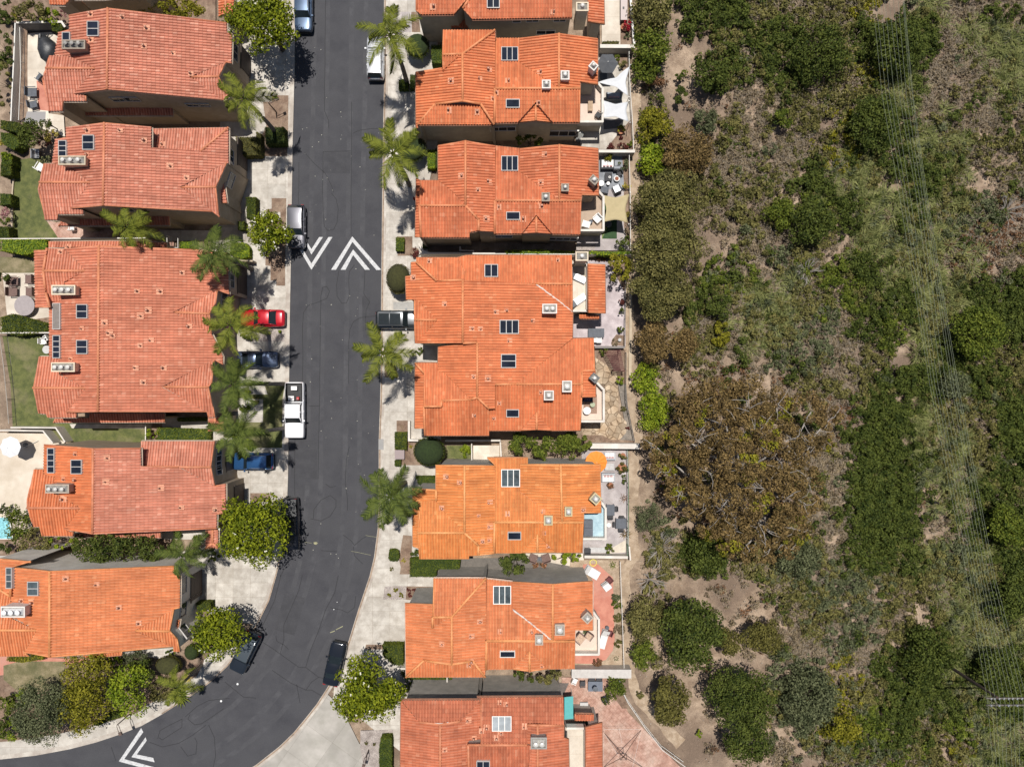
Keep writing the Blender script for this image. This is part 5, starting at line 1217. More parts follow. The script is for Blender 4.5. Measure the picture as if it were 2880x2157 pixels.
chimney(r7, 11, 2370,1400,2510,1500, 7.8, 5.5, plain('chimney_grey',(.3,.29,.27),.8,var=.15), 0, 2)

white_ridge(r3, 5, [(2418,800),(2560,905),(2725,1034)]); white_ridge(r3, 5, [(1789,775),(1789,1030),(1789,1290)], .05)
white_ridge(r6, 11, [(2218,294),(2380,420),(2548,555)]); white_ridge(r6, 11, [(2556,90),(2556,320),(2556,550)], .06); white_ridge(r6, 11, [(1992,568),(2380,570),(2740,572)], .05); white_ridge(r7, 11, [(1412,1262),(1590,1276),(1760,1255)], .07)
# ================================================================ roof decks (parts of their houses)
DECKP = plain('deck_pink', (.62,.5,.42), .8, var=.08, scale=1.5)
def deck(root, cr, poly, z, body, floor, par, ph=.9, pm=None, rail=False):
    w = [G(cr,x,y,z) for x,y in poly]; xy = [(p.x,p.y) for p in w]
    MB().prism(xy, -.2, z-.03).build('deck', body, root)
    c = sum(w,Vector())/len(w); ins = [((p.x-c.x)*.99+c.x,(p.y-c.y)*.99+c.y) for p in w]
    MB().prism(ins, z-.029, z).build('deck_floor', floor, root)
    for seg in par:
        b = MB(); pts = [G(cr,x,y,z+ph) for x,y in seg]
        for i in range(len(pts)-1):
            a, e = pts[i], pts[i+1]; d = (e-a).normalized(); n = Vector((-d.y,d.x,0))*.11; q0 = a-d*.11; q1 = e+d*.11-(d*.22 if i < len(pts)-2 else d*0)
            b.prism([(q0+n)[:2],(q1+n)[:2],(q1-n)[:2],(q0-n)[:2]], z+.001, z+ph+.002*i)
        b.build('parapet', pm or STW, root)
deck(r1, 3, [(560,725),(740,725),(778,765),(778,1052),(560,1052)], 3.0, STG, DECKP, [[(738,712),(782,765),(782,1045)],[(560,1050),(778,1050)]])
deck(r2, 6, [(560,25),(745,-5),(790,40),(790,330),(560,330)], 3.0, STG, plain('deck_tan',(.42,.32,.24),.8,var=.12,scale=1.5), [[(745,-10),(790,40),(790,325)],[(560,330),(786,330)]])
deck(r3, 6, [(500,590),(655,590),(655,1030),(500,1030)], 3.2, STG, PAVEC, [[(650,605),(650,1020)],[(525,1025),(645,1025)],[(525,612),(645,612)]], .8)
deck(r3, 9, [(560,-20),(700,-20),(790,50),(790,330),(560,330)], 3.0, STG, DECKP, [[(740,-5),(792,50),(792,320)],[(600,322),(785,322)]])
deck(r5, 9, [(560,1050),(790,1020),(805,1080),(805,1345),(560,1345)], 3.0, STGR, plain('deck_blue',(.32,.48,.58),.7,var=.2,scale=1.5,col2=(.45,.6,.66)), [[(765,1010),(808,1075),(808,1335)],[(612,1337),(800,1337)]])
deck(r6, 12, [(520,330),(700,330),(752,385),(752,690),(520,690)], 3.0, STGR, DECKP, [[(705,325),(750,385),(750,680)],[(548,685),(742,685)]])
deck(r7, 12, [(460,1310),(640,1310),(640,1760),(460,1760)], 3.2, STGR, PAVEC, [[(482,1322),(622,1322)],[(630,1322),(630,1750)]], .8)
# openings on the walls the camera sees
for h_, c_, wl in ((h1,1,[(1020,855,1.3,.9,2),(1130,855,1.5,.9,2),(1660,905,1.2,.6,2),(1765,905,1.0,.6,2),(2025,450,1.6,1.2,2)]),
 (h2,1,[(1990,1350,1.4,1.2,2),(1990,1560,1.4,1.2,2),(1100,1810,1.2,.8,2)]),
 (h3,4,[(1995,760,1.5,1.1,2),(1930,960,2.0,1.3,3)]),
 (h5,7,[(1885,640,1.8,1.2,3),(1885,720,1.4,1.2,3)]),
 (h6,10,[(1580,90,1.6,1.2,2),(1580,290,1.6,1.2,2),(1600,480,1.4,1.2,2)]),
 (r0,2,[(2385,175,1.2,.5,2),(2620,172,1.2,.5,2),(2500,278,1.9,.7,2),(2250,182,.8,.4,1)]),
 (r1,2,[(2130,1110,2.6,1.0,3),(2655,1150,3.0,1.4,3),(2895,1130,1.2,.9,2)]),
 (r2,2,[(2120,2040,2.2,.8,2),(2650,2060,3.0,1.2,4),(2900,2040,1.3,.8,2)]),
 (r3,5,[(2200,2080,1.6,.8,2)])):
    for x, y, w_, hh_, n_ in wl: window(h_, c_, x, y, w_, hh_, n_, 'frame_white' if c_ in (2,5) else 'frame_grey')
gdm = plain('garage_shade', (.07,.05,.04), .7, var=.2)  # dark brown puts the shade under the upper floor into the door colour
def gdoor(root, cr, x, y0, y1, zc=1.2):
    l, n = HOUSES[root.name][1](*q(cr, x, (y0+y1)/2))
    if l is None or abs(n.z) > .5: return
    a = G(cr,x,y0,zc); e = G(cr,x,y1,zc); w = abs(a.y-e.y); b = MB()
    for i in range(4): b.box((l.x+.03, l.y, .13+.06+.62*i+.29), (.08, w, .6))
    b.box((l.x+.04, l.y, .13+2.62), (.1, w+.3, .14))
    b.build('garage_door', gdm, root)
gdoor(h1,1,2045,350,540); gdoor(h2,1,2035,1180,1400); gdoor(h3,4,2035,620,860); gdoor(h3,4,2010,1440,1640); gdoor(h5,7,1995,560,830); gdoor(h5,7,2010,890,1100); gdoor(h6,10,1625,20,240)

# ================================================================ walls, fences, railings
WW = STW; WG = plain('wall_grey',(.4,.37,.33),.85,var=.12,scale=2); WT = plain('wall_tan',(.45,.37,.27),.85,var=.12,scale=2); RB = plain('rail_black',(.05,.05,.055),.5); RW = plain('rail_white',(.7,.68,.64),.5)
def ql(c, pts): return [q(c,x,y) for x,y in pts]
gwall('long white rail wall beside the topmost right hand patio', ql(3,[(1022,-40),(1038,180),(1055,385)]), .9, .14, WW, cap=RW)
gwall('cream cross wall above the patio with the dark hexagonal parasol', ql(3,[(760,400),(1060,402)]), 1.6, .3, WG, cap=WW)
fence('thin rail along the slope beside the two white shade sails', ql(3,[(1010,430),(1016,700),(1040,1050),(1050,1295)]), 1.1, RW)
gwall('cream cross wall between the white sails and the grey slate patio', ql(3,[(748,1305),(1062,1306)]), 1.6, .22, WG, cap=WW)
fence('thin rail along the slope beside the grey slate patio', ql(6,[(1012,-330),(1020,0),(1022,300),(1024,505)]), 1.1, RW)
gwall('pale wall carrying bright green creeper above the largest right house', ql(6,[(-800,530),(-20,532),(500,535),(545,533)]), 1.7, .16, WW)
gwall('pale wall under creeper running to the slope beside the buff chimney', ql(6,[(665,532),(1050,536)]), 1.7, .16, WW)
fence('dark rail along the mauve patio on the slope side', ql(6,[(985,600),(980,950),(972,1330)]), 1.0, RB)
gwall('tan kerb wall on the slope side of the mauve patio', ql(6,[(1020,770),(1025,1100),(1018,1657)]), .25, .3, WT)
gwall('thin dark wall between mauve patio and flagstone garden', ql(6,[(715,1340),(975,1340)]), .9, .14, WG, cap=plain('cap_dark',(.2,.18,.17),.7))
fence('dark curved rail beside the flagstone garden', ql(9,[(985,-270),(983,0),(983,140),(1010,260),(1060,500)]), 1.0, RB)
gwall('thick white wall between flagstone garden and orange parasol patio', ql(9,[(675,535),(1100,538)]), 1.5, .55, WW)
fence('green wire fence on the slope side of the orange parasol patio', ql(9,[(1000,575),(1005,900),(1003,1250),(998,1490)]), 1.3, plain('wire_green',(.06,.16,.09),.6))
gwall('white and grey wall closing the orange parasol patio at its lower end', ql(9,[(625,1490),(1000,1495)]), 1.4, .2, WG, cap=WW)
gwall('white end wall at the slope corner of the orange parasol patio', ql(9,[(1012,1400),(1022,1520)]), 1.4, .14, WW)
fence('white wire fence along the red terrace garden', ql(12,[(935,-110),(940,60),(955,450),(968,825)]), 1.0, RW, bar=.3)
gwall('broad grey concrete wall between red terrace and brick terrace', ql(12,[(515,850),(1030,852)]), 1.5, .85, WG, cap=plain('conc_cap',(.52,.49,.46),.8,var=.12))
fence('white topped wire fence curving round the brick terrace', ql(12,[(920,880),(955,1010),(1000,1100),(1150,1320),(1300,1510),(1500,1657)]), 1.2, RW, bar=.35)
gwall('low white wall in front of the second right house door', ql(5,[(1405,445),(1440,510),(1495,528),(1760,528)]), 1.1, .2, WW)
gwall('stepped white wall beside the entrance of the second right house', ql(5,[(1760,470),(1760,505),(1875,508),(1878,535),(2040,528)]), 1.3, .12, WW)
gwall('white L shaped wall at the driveway beside the big round tree', ql(8,[(1320,320),(1320,485),(1400,487)]), .9, .22, WW)
gwall('white wall behind the big round tree', ql(8,[(1630,490),(2110,488)]), 1.3, .16, WW); gwall('white side wall of the little beige yard', ql(8,[(2108,500),(2115,625)]), 1.3, .14, WW); gwall('white wall between small lawn and beige yard', ql(8,[(1860,515),(1862,655)]), 1.2, .1, WW)
area(8, [(1875,530),(2100,530),(2100,650),(1875,650)], PAVEC, 'patio', Z2); area(8, [(1640,530),(1855,530),(1850,650),(1640,640)], LAWN, 'lawn', Z2)
gwall('short white post wall beside the orange house side gate', ql(11,[(1648,880),(1650,985)]), 1.4, .1, WW); gwall('white wall by the entry hedge of the red terrace house', ql(11,[(1215,806),(1290,808)]), 1.2, .16, WW)
gwall('white fence wall on the far left of the grill patio', ql(1,[(130,200),(118,500),(98,900),(92,1045)]), 1.3, .12, RW)
gwall('dark grey wall at the top of the grill patio', ql(1,[(140,195),(530,190),(560,235)]), 1.8, .14, plain('wall_slate',(.13,.12,.115),.85,var=.2), cap=WW)
fence('pale picket rail beside the grill patio bed', ql(1,[(170,240),(178,600),(160,1040)]), .8, RW, bar=.14)
gwall('long thin white wall below the second pink house lawn', ql(4,[(0,405),(500,402),(1255,398)]), 1.5, .12, WW)
gwall('low white wall across the lawn left of the double house', ql(4,[(-20,1216),(430,1214)]), 1.3, .12, WW)
fence('white gate beside the steps of the second pink house', ql(4,[(1440,375),(1442,480),(1535,482),(1535,400)]), 1.2, RW)
fence('grey picket fence left of the double house lawn', ql(4,[(-5,1240),(30,1500),(60,1800),(75,2000)]), 1.3, WG, bar=.13)
gwall('white wall above the white parasol patio', ql(7,[(-20,400),(370,405),(455,510)]), 1.5, .14, WW); gwall('outer white wall slanting beside the lawn strip', ql(7,[(90,375),(480,378),(560,500)]), 1.5, .14, WW)
gwall('white post wall at the end of the lower lawn strip', ql(7,[(1256,345),(1254,485)]), 1.3, .1, WW)
gwall('short cream wall beside the palm by the double house', ql(4,[(2030,590),(2180,596)]), 1.3, .16, WT)
gwall('brown edged low wall around the brown garden bench lawn', ql(1,[(130,1360),(105,1657),(100,2050)]), .3, .14, WT)

# ================================================================ vehicles
car('parked_suv', 'pale blue SUV at the top edge, half under the big street tree', 'car', 853, 25, 0, 1, 4.75, 1.9, 'suv', ('iceblue',(.08,.12,.19),.5,.3), rails=True)
car('parked_suv', 'white SUV under a palm on the right hand kerb', 'car', 1056, 163, 0, -1, 4.6, 1.85, 'suv', ('white',(.5,.51,.53),.2,.3), rails=True)
car('parked_suv', 'silver SUV beside the road chevrons', 'car', 833, 637, 0, 1, 4.7, 1.9, 'wagon', ('silver',(.1,.1,.115),.5,.42))
car('parked_sedan', 'bright red sedan on a left hand driveway', 'car', 738, 895, -1, 0, 4.75, 1.85, 'sedan', ('red',(.5,.008,.02),.25,.25))
car('parked_coupe', 'dark navy coupe with pale blue bonnet in a shaded driveway', 'car', 722, 1011, 1, 0, 4.5, 1.8, 'coupe', ('navy',(.09,.12,.19),.7,.22))
car('parked_suv', 'blue SUV with slatted roof on the driveway beside two palms', 'car', 711, 1297, -1, 0, 4.4, 1.85, 'wagon', ('blue',(.035,.12,.3),.5,.2), rails=True)
car('parked_suv', 'dark grey SUV with glass roof, nose under the orange eaves', 'car', 1120, 899, 1, 0, 4.8, 1.95, 'suv', ('graphite',(.05,.055,.06),.5,.25), pano=True)
car('parked_suv', 'slate blue SUV parked in the road bend', 'car', 690, 1833, -47, 96, 4.6, 1.85, 'suv', ('slate',(.03,.038,.05),.5,.3), roofcol=('slateroof',(.1,.12,.135),.5,.35), rails=True)
car('parked_sedan', 'black sedan on the right kerb, rear under the white flowering tree', 'car', 941, 1868, .22, -1, 4.7, 1.8, 'sedan', ('black',(.018,.022,.03),.4,.2))
pk, tr = car('pickup_truck', 'white pickup truck with red gear in its open bed', 'pickup truck', 829, 1153, 0, 1, 6.0, 2.05, 'pickup', ('white2',(.8,.8,.82),0,.3))
def in_bed(tr, name, label, cat, parts):
    o0 = tr((-1.9,0,.76)); root = empty(name, o0, label, cat)
    for nm, fn, m in parts: b = MB(); fn(b); b.v = [tr(v) for v in b.v]; b.build(nm, m, root)
redp = plain('gear_red',(.45,.02,.02),.4); whp = plain('gear_white',(.7,.7,.7),.5)
in_bed(tr, 'red_toolbox', 'red and white tool box beside the cab in the pickup bed', 'tool box', [('body', lambda b: b.box((-1.25,-.3,.95),(.5,.6,.36)), redp),('lid', lambda b: b.box((-1.25,-.3,1.15),(.52,.62,.05)), whp),('handle', lambda b: b.tube([(-1.25,-.5,1.18),(-1.25,-.45,1.26),(-1.25,-.15,1.26),(-1.25,-.1,1.18)],.015,5), redp)])
in_bed(tr, 'red_fuel_can', 'small red can in the pickup bed', 'can', [('body', lambda b: b.box((-1.25,.38,.92),(.34,.3,.32),top=.85), redp),('spout', lambda b: b.tube([(-1.25,.38,1.08),(-1.15,.38,1.22)],.025,6), whp)])
in_bed(tr, 'cooler_box', 'grey white box at the rear of the pickup bed', 'box', [('body', lambda b: b.box((-2.35,.0,.94),(.42,.62,.36)), plain('cooler',(.45,.46,.47),.6)),('lid', lambda b: b.box((-2.35,0,1.14),(.44,.64,.04)), whp)])
car('pickup_truck', 'black pickup truck with grey bed cover, beside the big green tree', 'pickup truck', 816, 1473, .03, 1, 5.5, 1.9, 'pickup', ('black2',(.012,.012,.014),.3,.22), bed='cover')

# ================================================================ street furniture and yards
def mailpost(label, c, base, arm, h=2.6):
    p = G(c,*base,0); root = empty('street_light', (p.x,p.y,.12), label, 'street light'); a = G(c,*arm,h)
    t = Vector((p.x,p.y,h)); b = MB(); b.tube([(p.x,p.y,.1),t],[.07,.05],8); b.build('post', plain('brown_steel',(.07,.045,.035),.6), root)
    a = Vector((a.x,a.y,h)); d = (a-t).normalized()*.95; n = Vector((-d.y,d.x,0)).normalized()*.12
    for s in (-1,1): b = MB(); b.tube([t+n*s*.4,t+n*s+d*.2,t+n*s+d*.9],.03,6); b.build('arm', plain('brown_steel',(.07,.045,.035),.6), root)
    e = t+d*1.05; b = MB(); b.box((e.x,e.y,h),(.32,.32,.2),math.atan2(d.y,d.x)); b.build('lamp_head', plain('lamp_brown',(.12,.08,.065),.5), root)
mailpost('brown street light with twin arm beside the pavement bed, upper left', 2, (180,975), (165,862))
mailpost('brown street light on the curved pavement above the lower left chevron', 10, (1130,1188), (1040,1370))
mailpost('thin dark post light in the gravel bed at the bottom of the street', 11, (975,1500), (940,1600), 1.6)
# patio 0/1
parasol('dark grey six sided parasol beside the orange red roof', 3, 825, 545, 92, 2.5, plain('fabric_slate',(.085,.09,.1),.8,var=.08), n=6, base=.13)
sailw = plain('sail_white',(.6,.61,.63),.7,var=.04); sailb = plain('sail_beige',(.45,.37,.21),.8,var=.06)
sail('white triangular shade sail, upper of the white sails', ql(3,[(1015,575),(1000,828),(742,712)]), [2.6,2.9,3.3], sailw)
sail('white four cornered shade sail hanging over the right hand patio', ql(3,[(778,868),(1000,882),(1006,1052),(785,1016)]), [3.2,2.6,2.5,3.2], sailw)
sail('beige four cornered shade sail beside the deck with white chairs', ql(6,[(782,28),(1012,18),(998,268),(798,258)]), [3.2,2.6,2.6,3.2], sailb)
dk = plain('wicker_dark',(.05,.05,.055),.8,var=.3,scale=8); dks = plain('wicker_slate',(.1,.11,.13),.7,var=.2); wht = plain('plastic_white',(.72,.71,.69),.5,var=.05); brn = plain('wicker_brown',(.16,.1,.085),.8,var=.25,scale=8); met = plain('metal_grey',(.3,.31,.33),.4,.4); stn = plain('stone_grey',(.5,.49,.48),.8,var=.15)
table('wooden bench table on the pink roof deck by the white sails', 3, 677, 912, 40, 90, plain('wood_tan',(.4,.28,.18),.7,var=.2), h=.45, base=3.0)
chair('dark seat on the lowest right corner of the pink roof deck', 3, 745, 990, 2.5, dk, base=3.0)
table('dark low table half under the grey parasol', 3, 790, 660, 60, 60, dks, base=.13)
sofa('dark sofa beneath the gap between the two white sails', 3, 880, 830, 130, 70, 0, dks, plain('cushion_blue',(.3,.34,.4),.8), base=.13)
parasol('small pale domed parasol beside the large window', 3, 585, 1155, 36, 2.0, plain('fabric_pale',(.35,.35,.33),.8), base=.13)
pot('yellow green plant in a round pot below the white sails', 3, 938, 1128, .4, .4, 'yel', base=.13, n=300)
pot('red flowering bush in a pot beside the topmost patio', 3, 975, 235, .45, .35, 'red', base=.13, n=420, plant_h=.8)
t_ = G(3,965,90,.9); root = empty('outdoor_counter', (t_.x,t_.y,.13), 'long pale outdoor counter beside the topmost patio wall', 'counter'); b = MB(); boxat(b,3,942,-40,992,170,.13,.85); b.build('cabinet', plain('counter_brown',(.1,.06,.05),.7), root); b = MB(); boxat(b,3,938,-44,996,174,.855,.92); b.build('worktop', plain('counter_pink',(.5,.42,.4),.6), root); b = MB(); boxat(b,3,955,60,970,80,.925,.96); b.build('sink', RB, root)
# slate patio
sofa('white and black sofa at the top of the grey slate patio', 3, 825, 1418, 120, 90, 0, dk, wht, base=.13)
table('square dark fire table with white bowl on the slate patio', 3, 833, 1527, 62, 72, dk, h=.5, base=.13)
for lb,x,y,r_,m_,nm in (('round white bowl on the dark fire table',842,1532,10,wht,'bowl'),): 
    p = G(3,x,y,.63); root = empty(nm,(p.x,p.y,.63),lb,'bowl'); b = MB(); b.lathe((p.x,p.y,.635),[(.06,0),(.12,.06),(.14,.1),(.12,.1),(.05,.03)],16); b.build('dish',m_,root,True)
p = G(3,905,1542,.5); root = empty('fire_bowl',(p.x,p.y,.13),'round brown fire bowl with white rim on the slate patio','fire bowl'); b = MB(); b.lathe((p.x,p.y,.13),[(.2,0),(.3,.25),(.34,.4),(.24,.4),(.2,.3),(.001,.3)],20); b.build('bowl_body',wht,root,True); b = MB(); b.disc((p.x,p.y),.2,.44,.5,14); b.build('embers',plain('ember',(.25,.08,.04),.8),root)
table('round white table at the left edge of the slate patio', 3, 770, 1582, 50, 50, wht, round_=True, base=.13)
table('small round white side table in the middle of the slate patio', 3, 831, 1583, 30, 30, wht, h=.45, round_=True, base=.13)
chair('dark armchair turned outwards on the slate patio', 3, 905, 1632, 2.0, dk, base=.13, w=.8, cushion=met); chair('blue grey armchair at the lower left of the slate patio', 3, 800, 1640, 1.4, dks, base=.13, w=.75)
chair('small black stool chair beside the fire bowl', 3, 928, 1497, 3.6, dk, base=.13, w=.5)
p = G(3,905,1450,.9); root = empty('barbecue_grill',(p.x,p.y,.13),'stainless barbecue grill on the slate patio','grill'); b = MB(); b.box((p.x,p.y,.5),(.7,.5,.72)); b.build('cabinet',dk,root); b = MB(); b.tube([(p.x-.33,p.y,.9),(p.x+.33,p.y,.9)],.22,12); b.build('lid',met,root)
chair('white cushioned armchair near the outer corner of the beige floored deck', 6, 735, 230, 3.9, wht, base=3.0, w=.72); chair('white cushioned armchair beside the roof edge on the beige floored deck', 6, 640, 278, 1.3, wht, base=3.0, w=.72)
table('small round dark table between two white deck chairs', 6, 680, 255, 34, 34, dks, h=.45, round_=True, base=3.0)
p = G(6,832,278,.4); root = empty('garden_rock',(p.x,p.y,.13),'smooth dark rounded stool beside the artificial turf','stool'); b = MB(); b.lathe((p.x,p.y,.13),[(.28,0),(.38,.15),(.36,.34),(.2,.42),(.001,.43)],14); b.build('stool_body',dks,root,True)
hs = MB(); hs.tube([G(6,830,280,.2),G(6,800,350,.16),G(6,775,410,.16),G(6,790,340,.16),G(6,815,300,.16)],.03,6); setp(hs.build('garden_hose', plain('hose_yellow',(.45,.5,.15),.6)), 'yellow green hose lying across the artificial turf', 'hose')
# mauve patio
lounger('grey sun lounger on the cream roof deck, upper of the two', 6, 565, 735, 2.7, 1.9, met, base=3.2); lounger('grey sun lounger on the cream roof deck, lower of the two', 6, 568, 940, 3.75, 1.9, met, base=3.2)
table('long dark table on the mauve patio', 6, 727, 1216, 138, 76, dks, base=.13)
chair('white chair below the long dark table, right one of the pair', 6, 748, 1276, 1.57, wht, base=.13); chair('white chair below the long dark table, half under the roof edge', 6, 708, 1272, 1.57, wht, base=.13)
table('round pale stone table in the pebble corner of the mauve patio', 6, 930, 1276, 28, 28, stn, h=.4, round_=True, base=.13, name='stone_table')
tre = G(6,890,1450,1.6); root = empty('trellis',(tre.x,tre.y,.13),'dark red slatted trellis over a corner of the flagstone garden','trellis')
red2 = plain('trellis_wood',(.16,.06,.06),.8,var=.2); v0 = [G(6,x,y,2.0) for x,y in ((800,1375),(935,1365),(972,1545),(880,1540))]
b = MB()
for i in range(12):
    t = i/11; b.tube([v0[0].lerp(v0[3],t), v0[1].lerp(v0[2],t)], .028, 4)
b.build('slats', red2, root); b = MB()
for i in range(10): t = (i+.5)/10; b.tube([v0[0].lerp(v0[1],t)+Vector((0,0,.07)), v0[3].lerp(v0[2],t)+Vector((0,0,.07))], .022, 4)
b.build('cross_slats', red2, root)
for p in v0: b = MB(); b.box((p.x,p.y,1.05),(.1,.1,1.9)); b.build('post', red2, root)
# flagstone house deck
c_ = G(9,675,170,3.02); rt = MB(); a = G(9,617,88,3.0); e = G(9,733,256,3.0); rt.prism([(a.x,e.y),(e.x,e.y),(e.x,a.y),(a.x,a.y)],3.001,3.014); setp(rt.build('outdoor_rug', plain('rug_brown',(.3,.2,.15),.95,var=.2,scale=6), origin=(c_.x,c_.y,3.0)), 'brown outdoor rug on the deck above the flagstone garden', 'rug')
table('round white table on the brown deck rug', 9, 648, 230, 66, 66, wht, round_=True, base=3.015); table('small round green and white table on the brown deck rug', 9, 696, 178, 44, 44, plain('sage',(.35,.38,.25),.6), h=.5, round_=True, base=3.015)
sofa('dark blue sofa at the shaded end of the deck with the brown rug', 9, 650, 128, 80, 42, 0, plain('navyfab',(.02,.03,.07),.8), plain('navyfab2',(.04,.06,.13),.8), base=3.015)
# orange parasol patio
parasol('large bright orange parasol', 9, 728, 674, 95, 2.7, plain('fabric_orange',(.8,.26,.035),.7,var=.04), n=12, base=.13)
sofa('pale grey sofa nearest the thick white wall', 9, 845, 622, 96, 62, 0, met, wht, base=.13); sofa('pale grey sofa with pink pillows below the fire table', 9, 830, 808, 112, 80, math.pi, met, wht, base=.13)
table('grey rectangular fire table between two pale sofas', 9, 842, 715, 80, 58, stn, h=.45, base=.13)
pot('orange clay pot beside the pale sofa', 9, 850, 875, .32, .4, 'rust', base=.13, n=120, plant_h=.2)
pot('round brownish bush in a pot by the green wire fence', 9, 950, 722, .5, .4, 'hbrown', base=.13, n=420)
pot('small round potted plant in the top corner of the orange parasol patio', 9, 957, 618, .3, .35, 'olive', base=.13, n=200)
for lb,x,y in (('small white pot upper of three by the green wire fence',965,792),('dark pot middle of three by the green wire fence',968,838)): pot(lb,9,x,y,.2,.3,'dark',wht if 'white' in lb else dk,base=.13,n=90,plant_h=.25)
table('glass topped dark table upper one by the deck wall', 9, 850, 1087, 70, 95, dks, base=.13); table('square glass table beside the green wire fence', 9, 942, 1203, 90, 86, dks, base=.13)
for lb,x,y,r_ in (('dark chair right of the upper glass table',888,1075,3.14),('dark chair left of the square glass table',893,1210,0),('dark chair above the square glass table',945,1160,-1.57),('dark chair below the square glass table',940,1248,1.57),('dark chair below the upper glass table',848,1140,1.57)): chair(lb,9,x,y,r_,dk,base=.13,w=.5)
table('small round white table beside the deck wall', 9, 835, 1216, 40, 40, wht, h=.5, round_=True, base=.13)
p = G(9,660,1245,3.5); root = empty('hot_tub',(p.x,p.y,3.0),'dark covered hot tub on the pale blue deck','hot tub'); b = MB(); boxat(b,9,625,1175,695,1310,3.0,3.7); b.build('tub',dk,root); b = MB(); boxat(b,9,622,1170,698,1240,3.705,3.8); b.build('cover_flap',dks,root); b = MB(); boxat(b,9,622,1242,698,1313,3.705,3.8); b.build('cover_flap',dks,root)
rosette('red spiky cordyline near the middle of the green wire fence', 9, 968, 985, .9, 'rust', 'cordyline', 'spiky plant', n=34, w=.03); rosette('dark spiky cordyline at the lower end of the green wire fence', 9, 972, 1295, 1.0, 'bronze', 'cordyline', 'spiky plant', n=34, w=.03)
tree('round_bush','round green bush above the lower patio wall', *q(9,848,1425), 26/1.0*.45*2/2+3, .8, 'mid', 'bush', leaf=.07, dens=1.5)
table('low grey bench by the lower patio wall', 9, 735, 1430, 150, 42, stn, h=.4, base=.13, cat='bench', name='garden_bench'); chair('dark folding chair in the lower left corner of the orange parasol patio', 9, 652, 1436, 1.57, dk, base=.13)
for lb,x,r_ in (('brown lounge chair left of the little dark table',183,1.2),('brown lounge chair right of the little dark table',292,1.9)): chair(lb,9,x,1500,r_,brn,base=.13,w=.85)
table('little dark table between two brown lounge chairs', 9, 238, 1508, 44, 36, dks, h=.45, base=.13)
pot('orange flower bowl left one on the dark wall shelf', 9, 205, 1562, .3, .25, 'rust', base=.13, n=160, plant_h=.25); pot('orange flower bowl right one on the dark wall shelf', 9, 275, 1562, .3, .25, 'rust', base=.13, n=160, plant_h=.25)
# red terrace
lounger('white covered lounger at the top of the red terrace', 9, 690, 1625, 2.6, 1.7, wht, base=.13, W=1.0); lounger('white covered armchair set midway along the curved red terrace', 12, 815, 95, 2.2, 1.0, wht, base=.13, W=.85); lounger('long white covered lounger beside the red terrace deck wall', 12, 792, 552, 1.3, 2.1, wht, base=.13, W=.8)
p = G(9,700,1540,.15); b = MB(); b.tube([(p.x+.36*math.cos(k*.3307),p.y+.36*math.sin(k*.3307),.19) for k in range(20)],.05,6); setp(b.build('pool_ring', plain('ring_yellow',(.7,.62,.12),.5)), 'pale yellow ring lying on the red terrace', 'ring')
table('round dark side table behind the long white lounger', 12, 822, 455, 34, 34, dks, h=.5, round_=True, base=.13); chair('dark red chair at the outer edge of the red terrace', 12, 840, 45, 3.9, plain('maroon_seat',(.12,.03,.03),.7), base=.13, w=.6); chair('maroon folding chair behind the long white lounger', 12, 843, 500, 2.7, plain('maroon_seat',(.12,.03,.03),.7), base=.13, w=.5)
chair('wicker armchair with patterned cushion on the upper deck of the red terrace house', 12, 586, 547, -.7, brn, base=3.0, w=1.0, cushion=plain('cushion_pat',(.5,.35,.25),.8,var=.5,scale=12)); chair('second wicker armchair with patterned cushion beside the parasol plant', 12, 662, 528, -2.2, brn, base=3.0, w=.75, cushion=plain('cushion_pat',(.5,.35,.25),.8,var=.5,scale=12))
rosette('grey green spiky plant between the two wicker armchairs', 12, 640, 500, .5, 'silver', base=3.0)
rosette('large green agave at the lower end of the red terrace garden', 12, 900, 722, .7, 'silver', n=30, w=.12); rosette('green palm like agave at the top of the red terrace garden', 9, 870, 1562, .85, 'mid', n=34, w=.05)
for lb,x,y,r_,k_ in (('pale green clump first down the red terrace bed',898,205,14,'silver'),('round green bush second down the red terrace bed',905,255,15,'mid'),('round green bush third down the red terrace bed',908,370,14,'olive'),('grey twiggy bush in the middle of the red terrace bed',920,475,17,'dry'),('round olive bush fifth down the red terrace bed',912,590,13,'hbrown'),('reddish shrub at the foot of the red terrace',735,765,16,'rust')): tree('garden_bush',lb,*q(12,x,y),r_,.45,k_,'bush',leaf=.06,trunk=False,dens=1.3)
# brick terrace
table('blue grey dining table on the brick terrace', 12, 720, 960, 125, 85, plain('table_slate',(.14,.16,.2),.6,var=.1), base=.13)
for lb,x,y,r_,m_ in (('white chair in the upper left corner of the brick terrace',541,915,-.4,wht),('black metal chair left of the blue grey table',612,938,0,RB),('black chair above the blue grey table, left one',690,903,-1.57,RB),('black chair above the blue grey table, right one',752,903,-1.57,RB)): chair(lb,12,x,y,r_,m_,base=.13)
parasol('closed grey parasol lying over the blue grey table edge', 12, 722, 990, 24, 2.0, plain('fabric_closed',(.2,.22,.25),.8), base=.13)
pot('dark round pot with green plant on the brick terrace', 12, 803, 1075, .42, .35, 'dark', dk, base=.13, n=260); table('pale grey mat table beside the teal awning', 12, 622, 1118, 70, 40, stn, h=.4, base=.13)
p0,p1 = G(12,452,1052,2.6),G(12,530,1245,2.6); root = empty('awning',(p0.x,p0.y,.13),'teal fabric awning against the rust tile roof','awning'); b = MB(); b.prism([(p0.x,p1.y),(p1.x,p1.y),(p1.x,p0.y),(p0.x,p0.y)],[2.55,2.35,2.35,2.55],[2.6,2.4,2.4,2.6]); b.build('canopy',plain('fabric_teal',(.1,.4,.4),.7,var=.06),root)
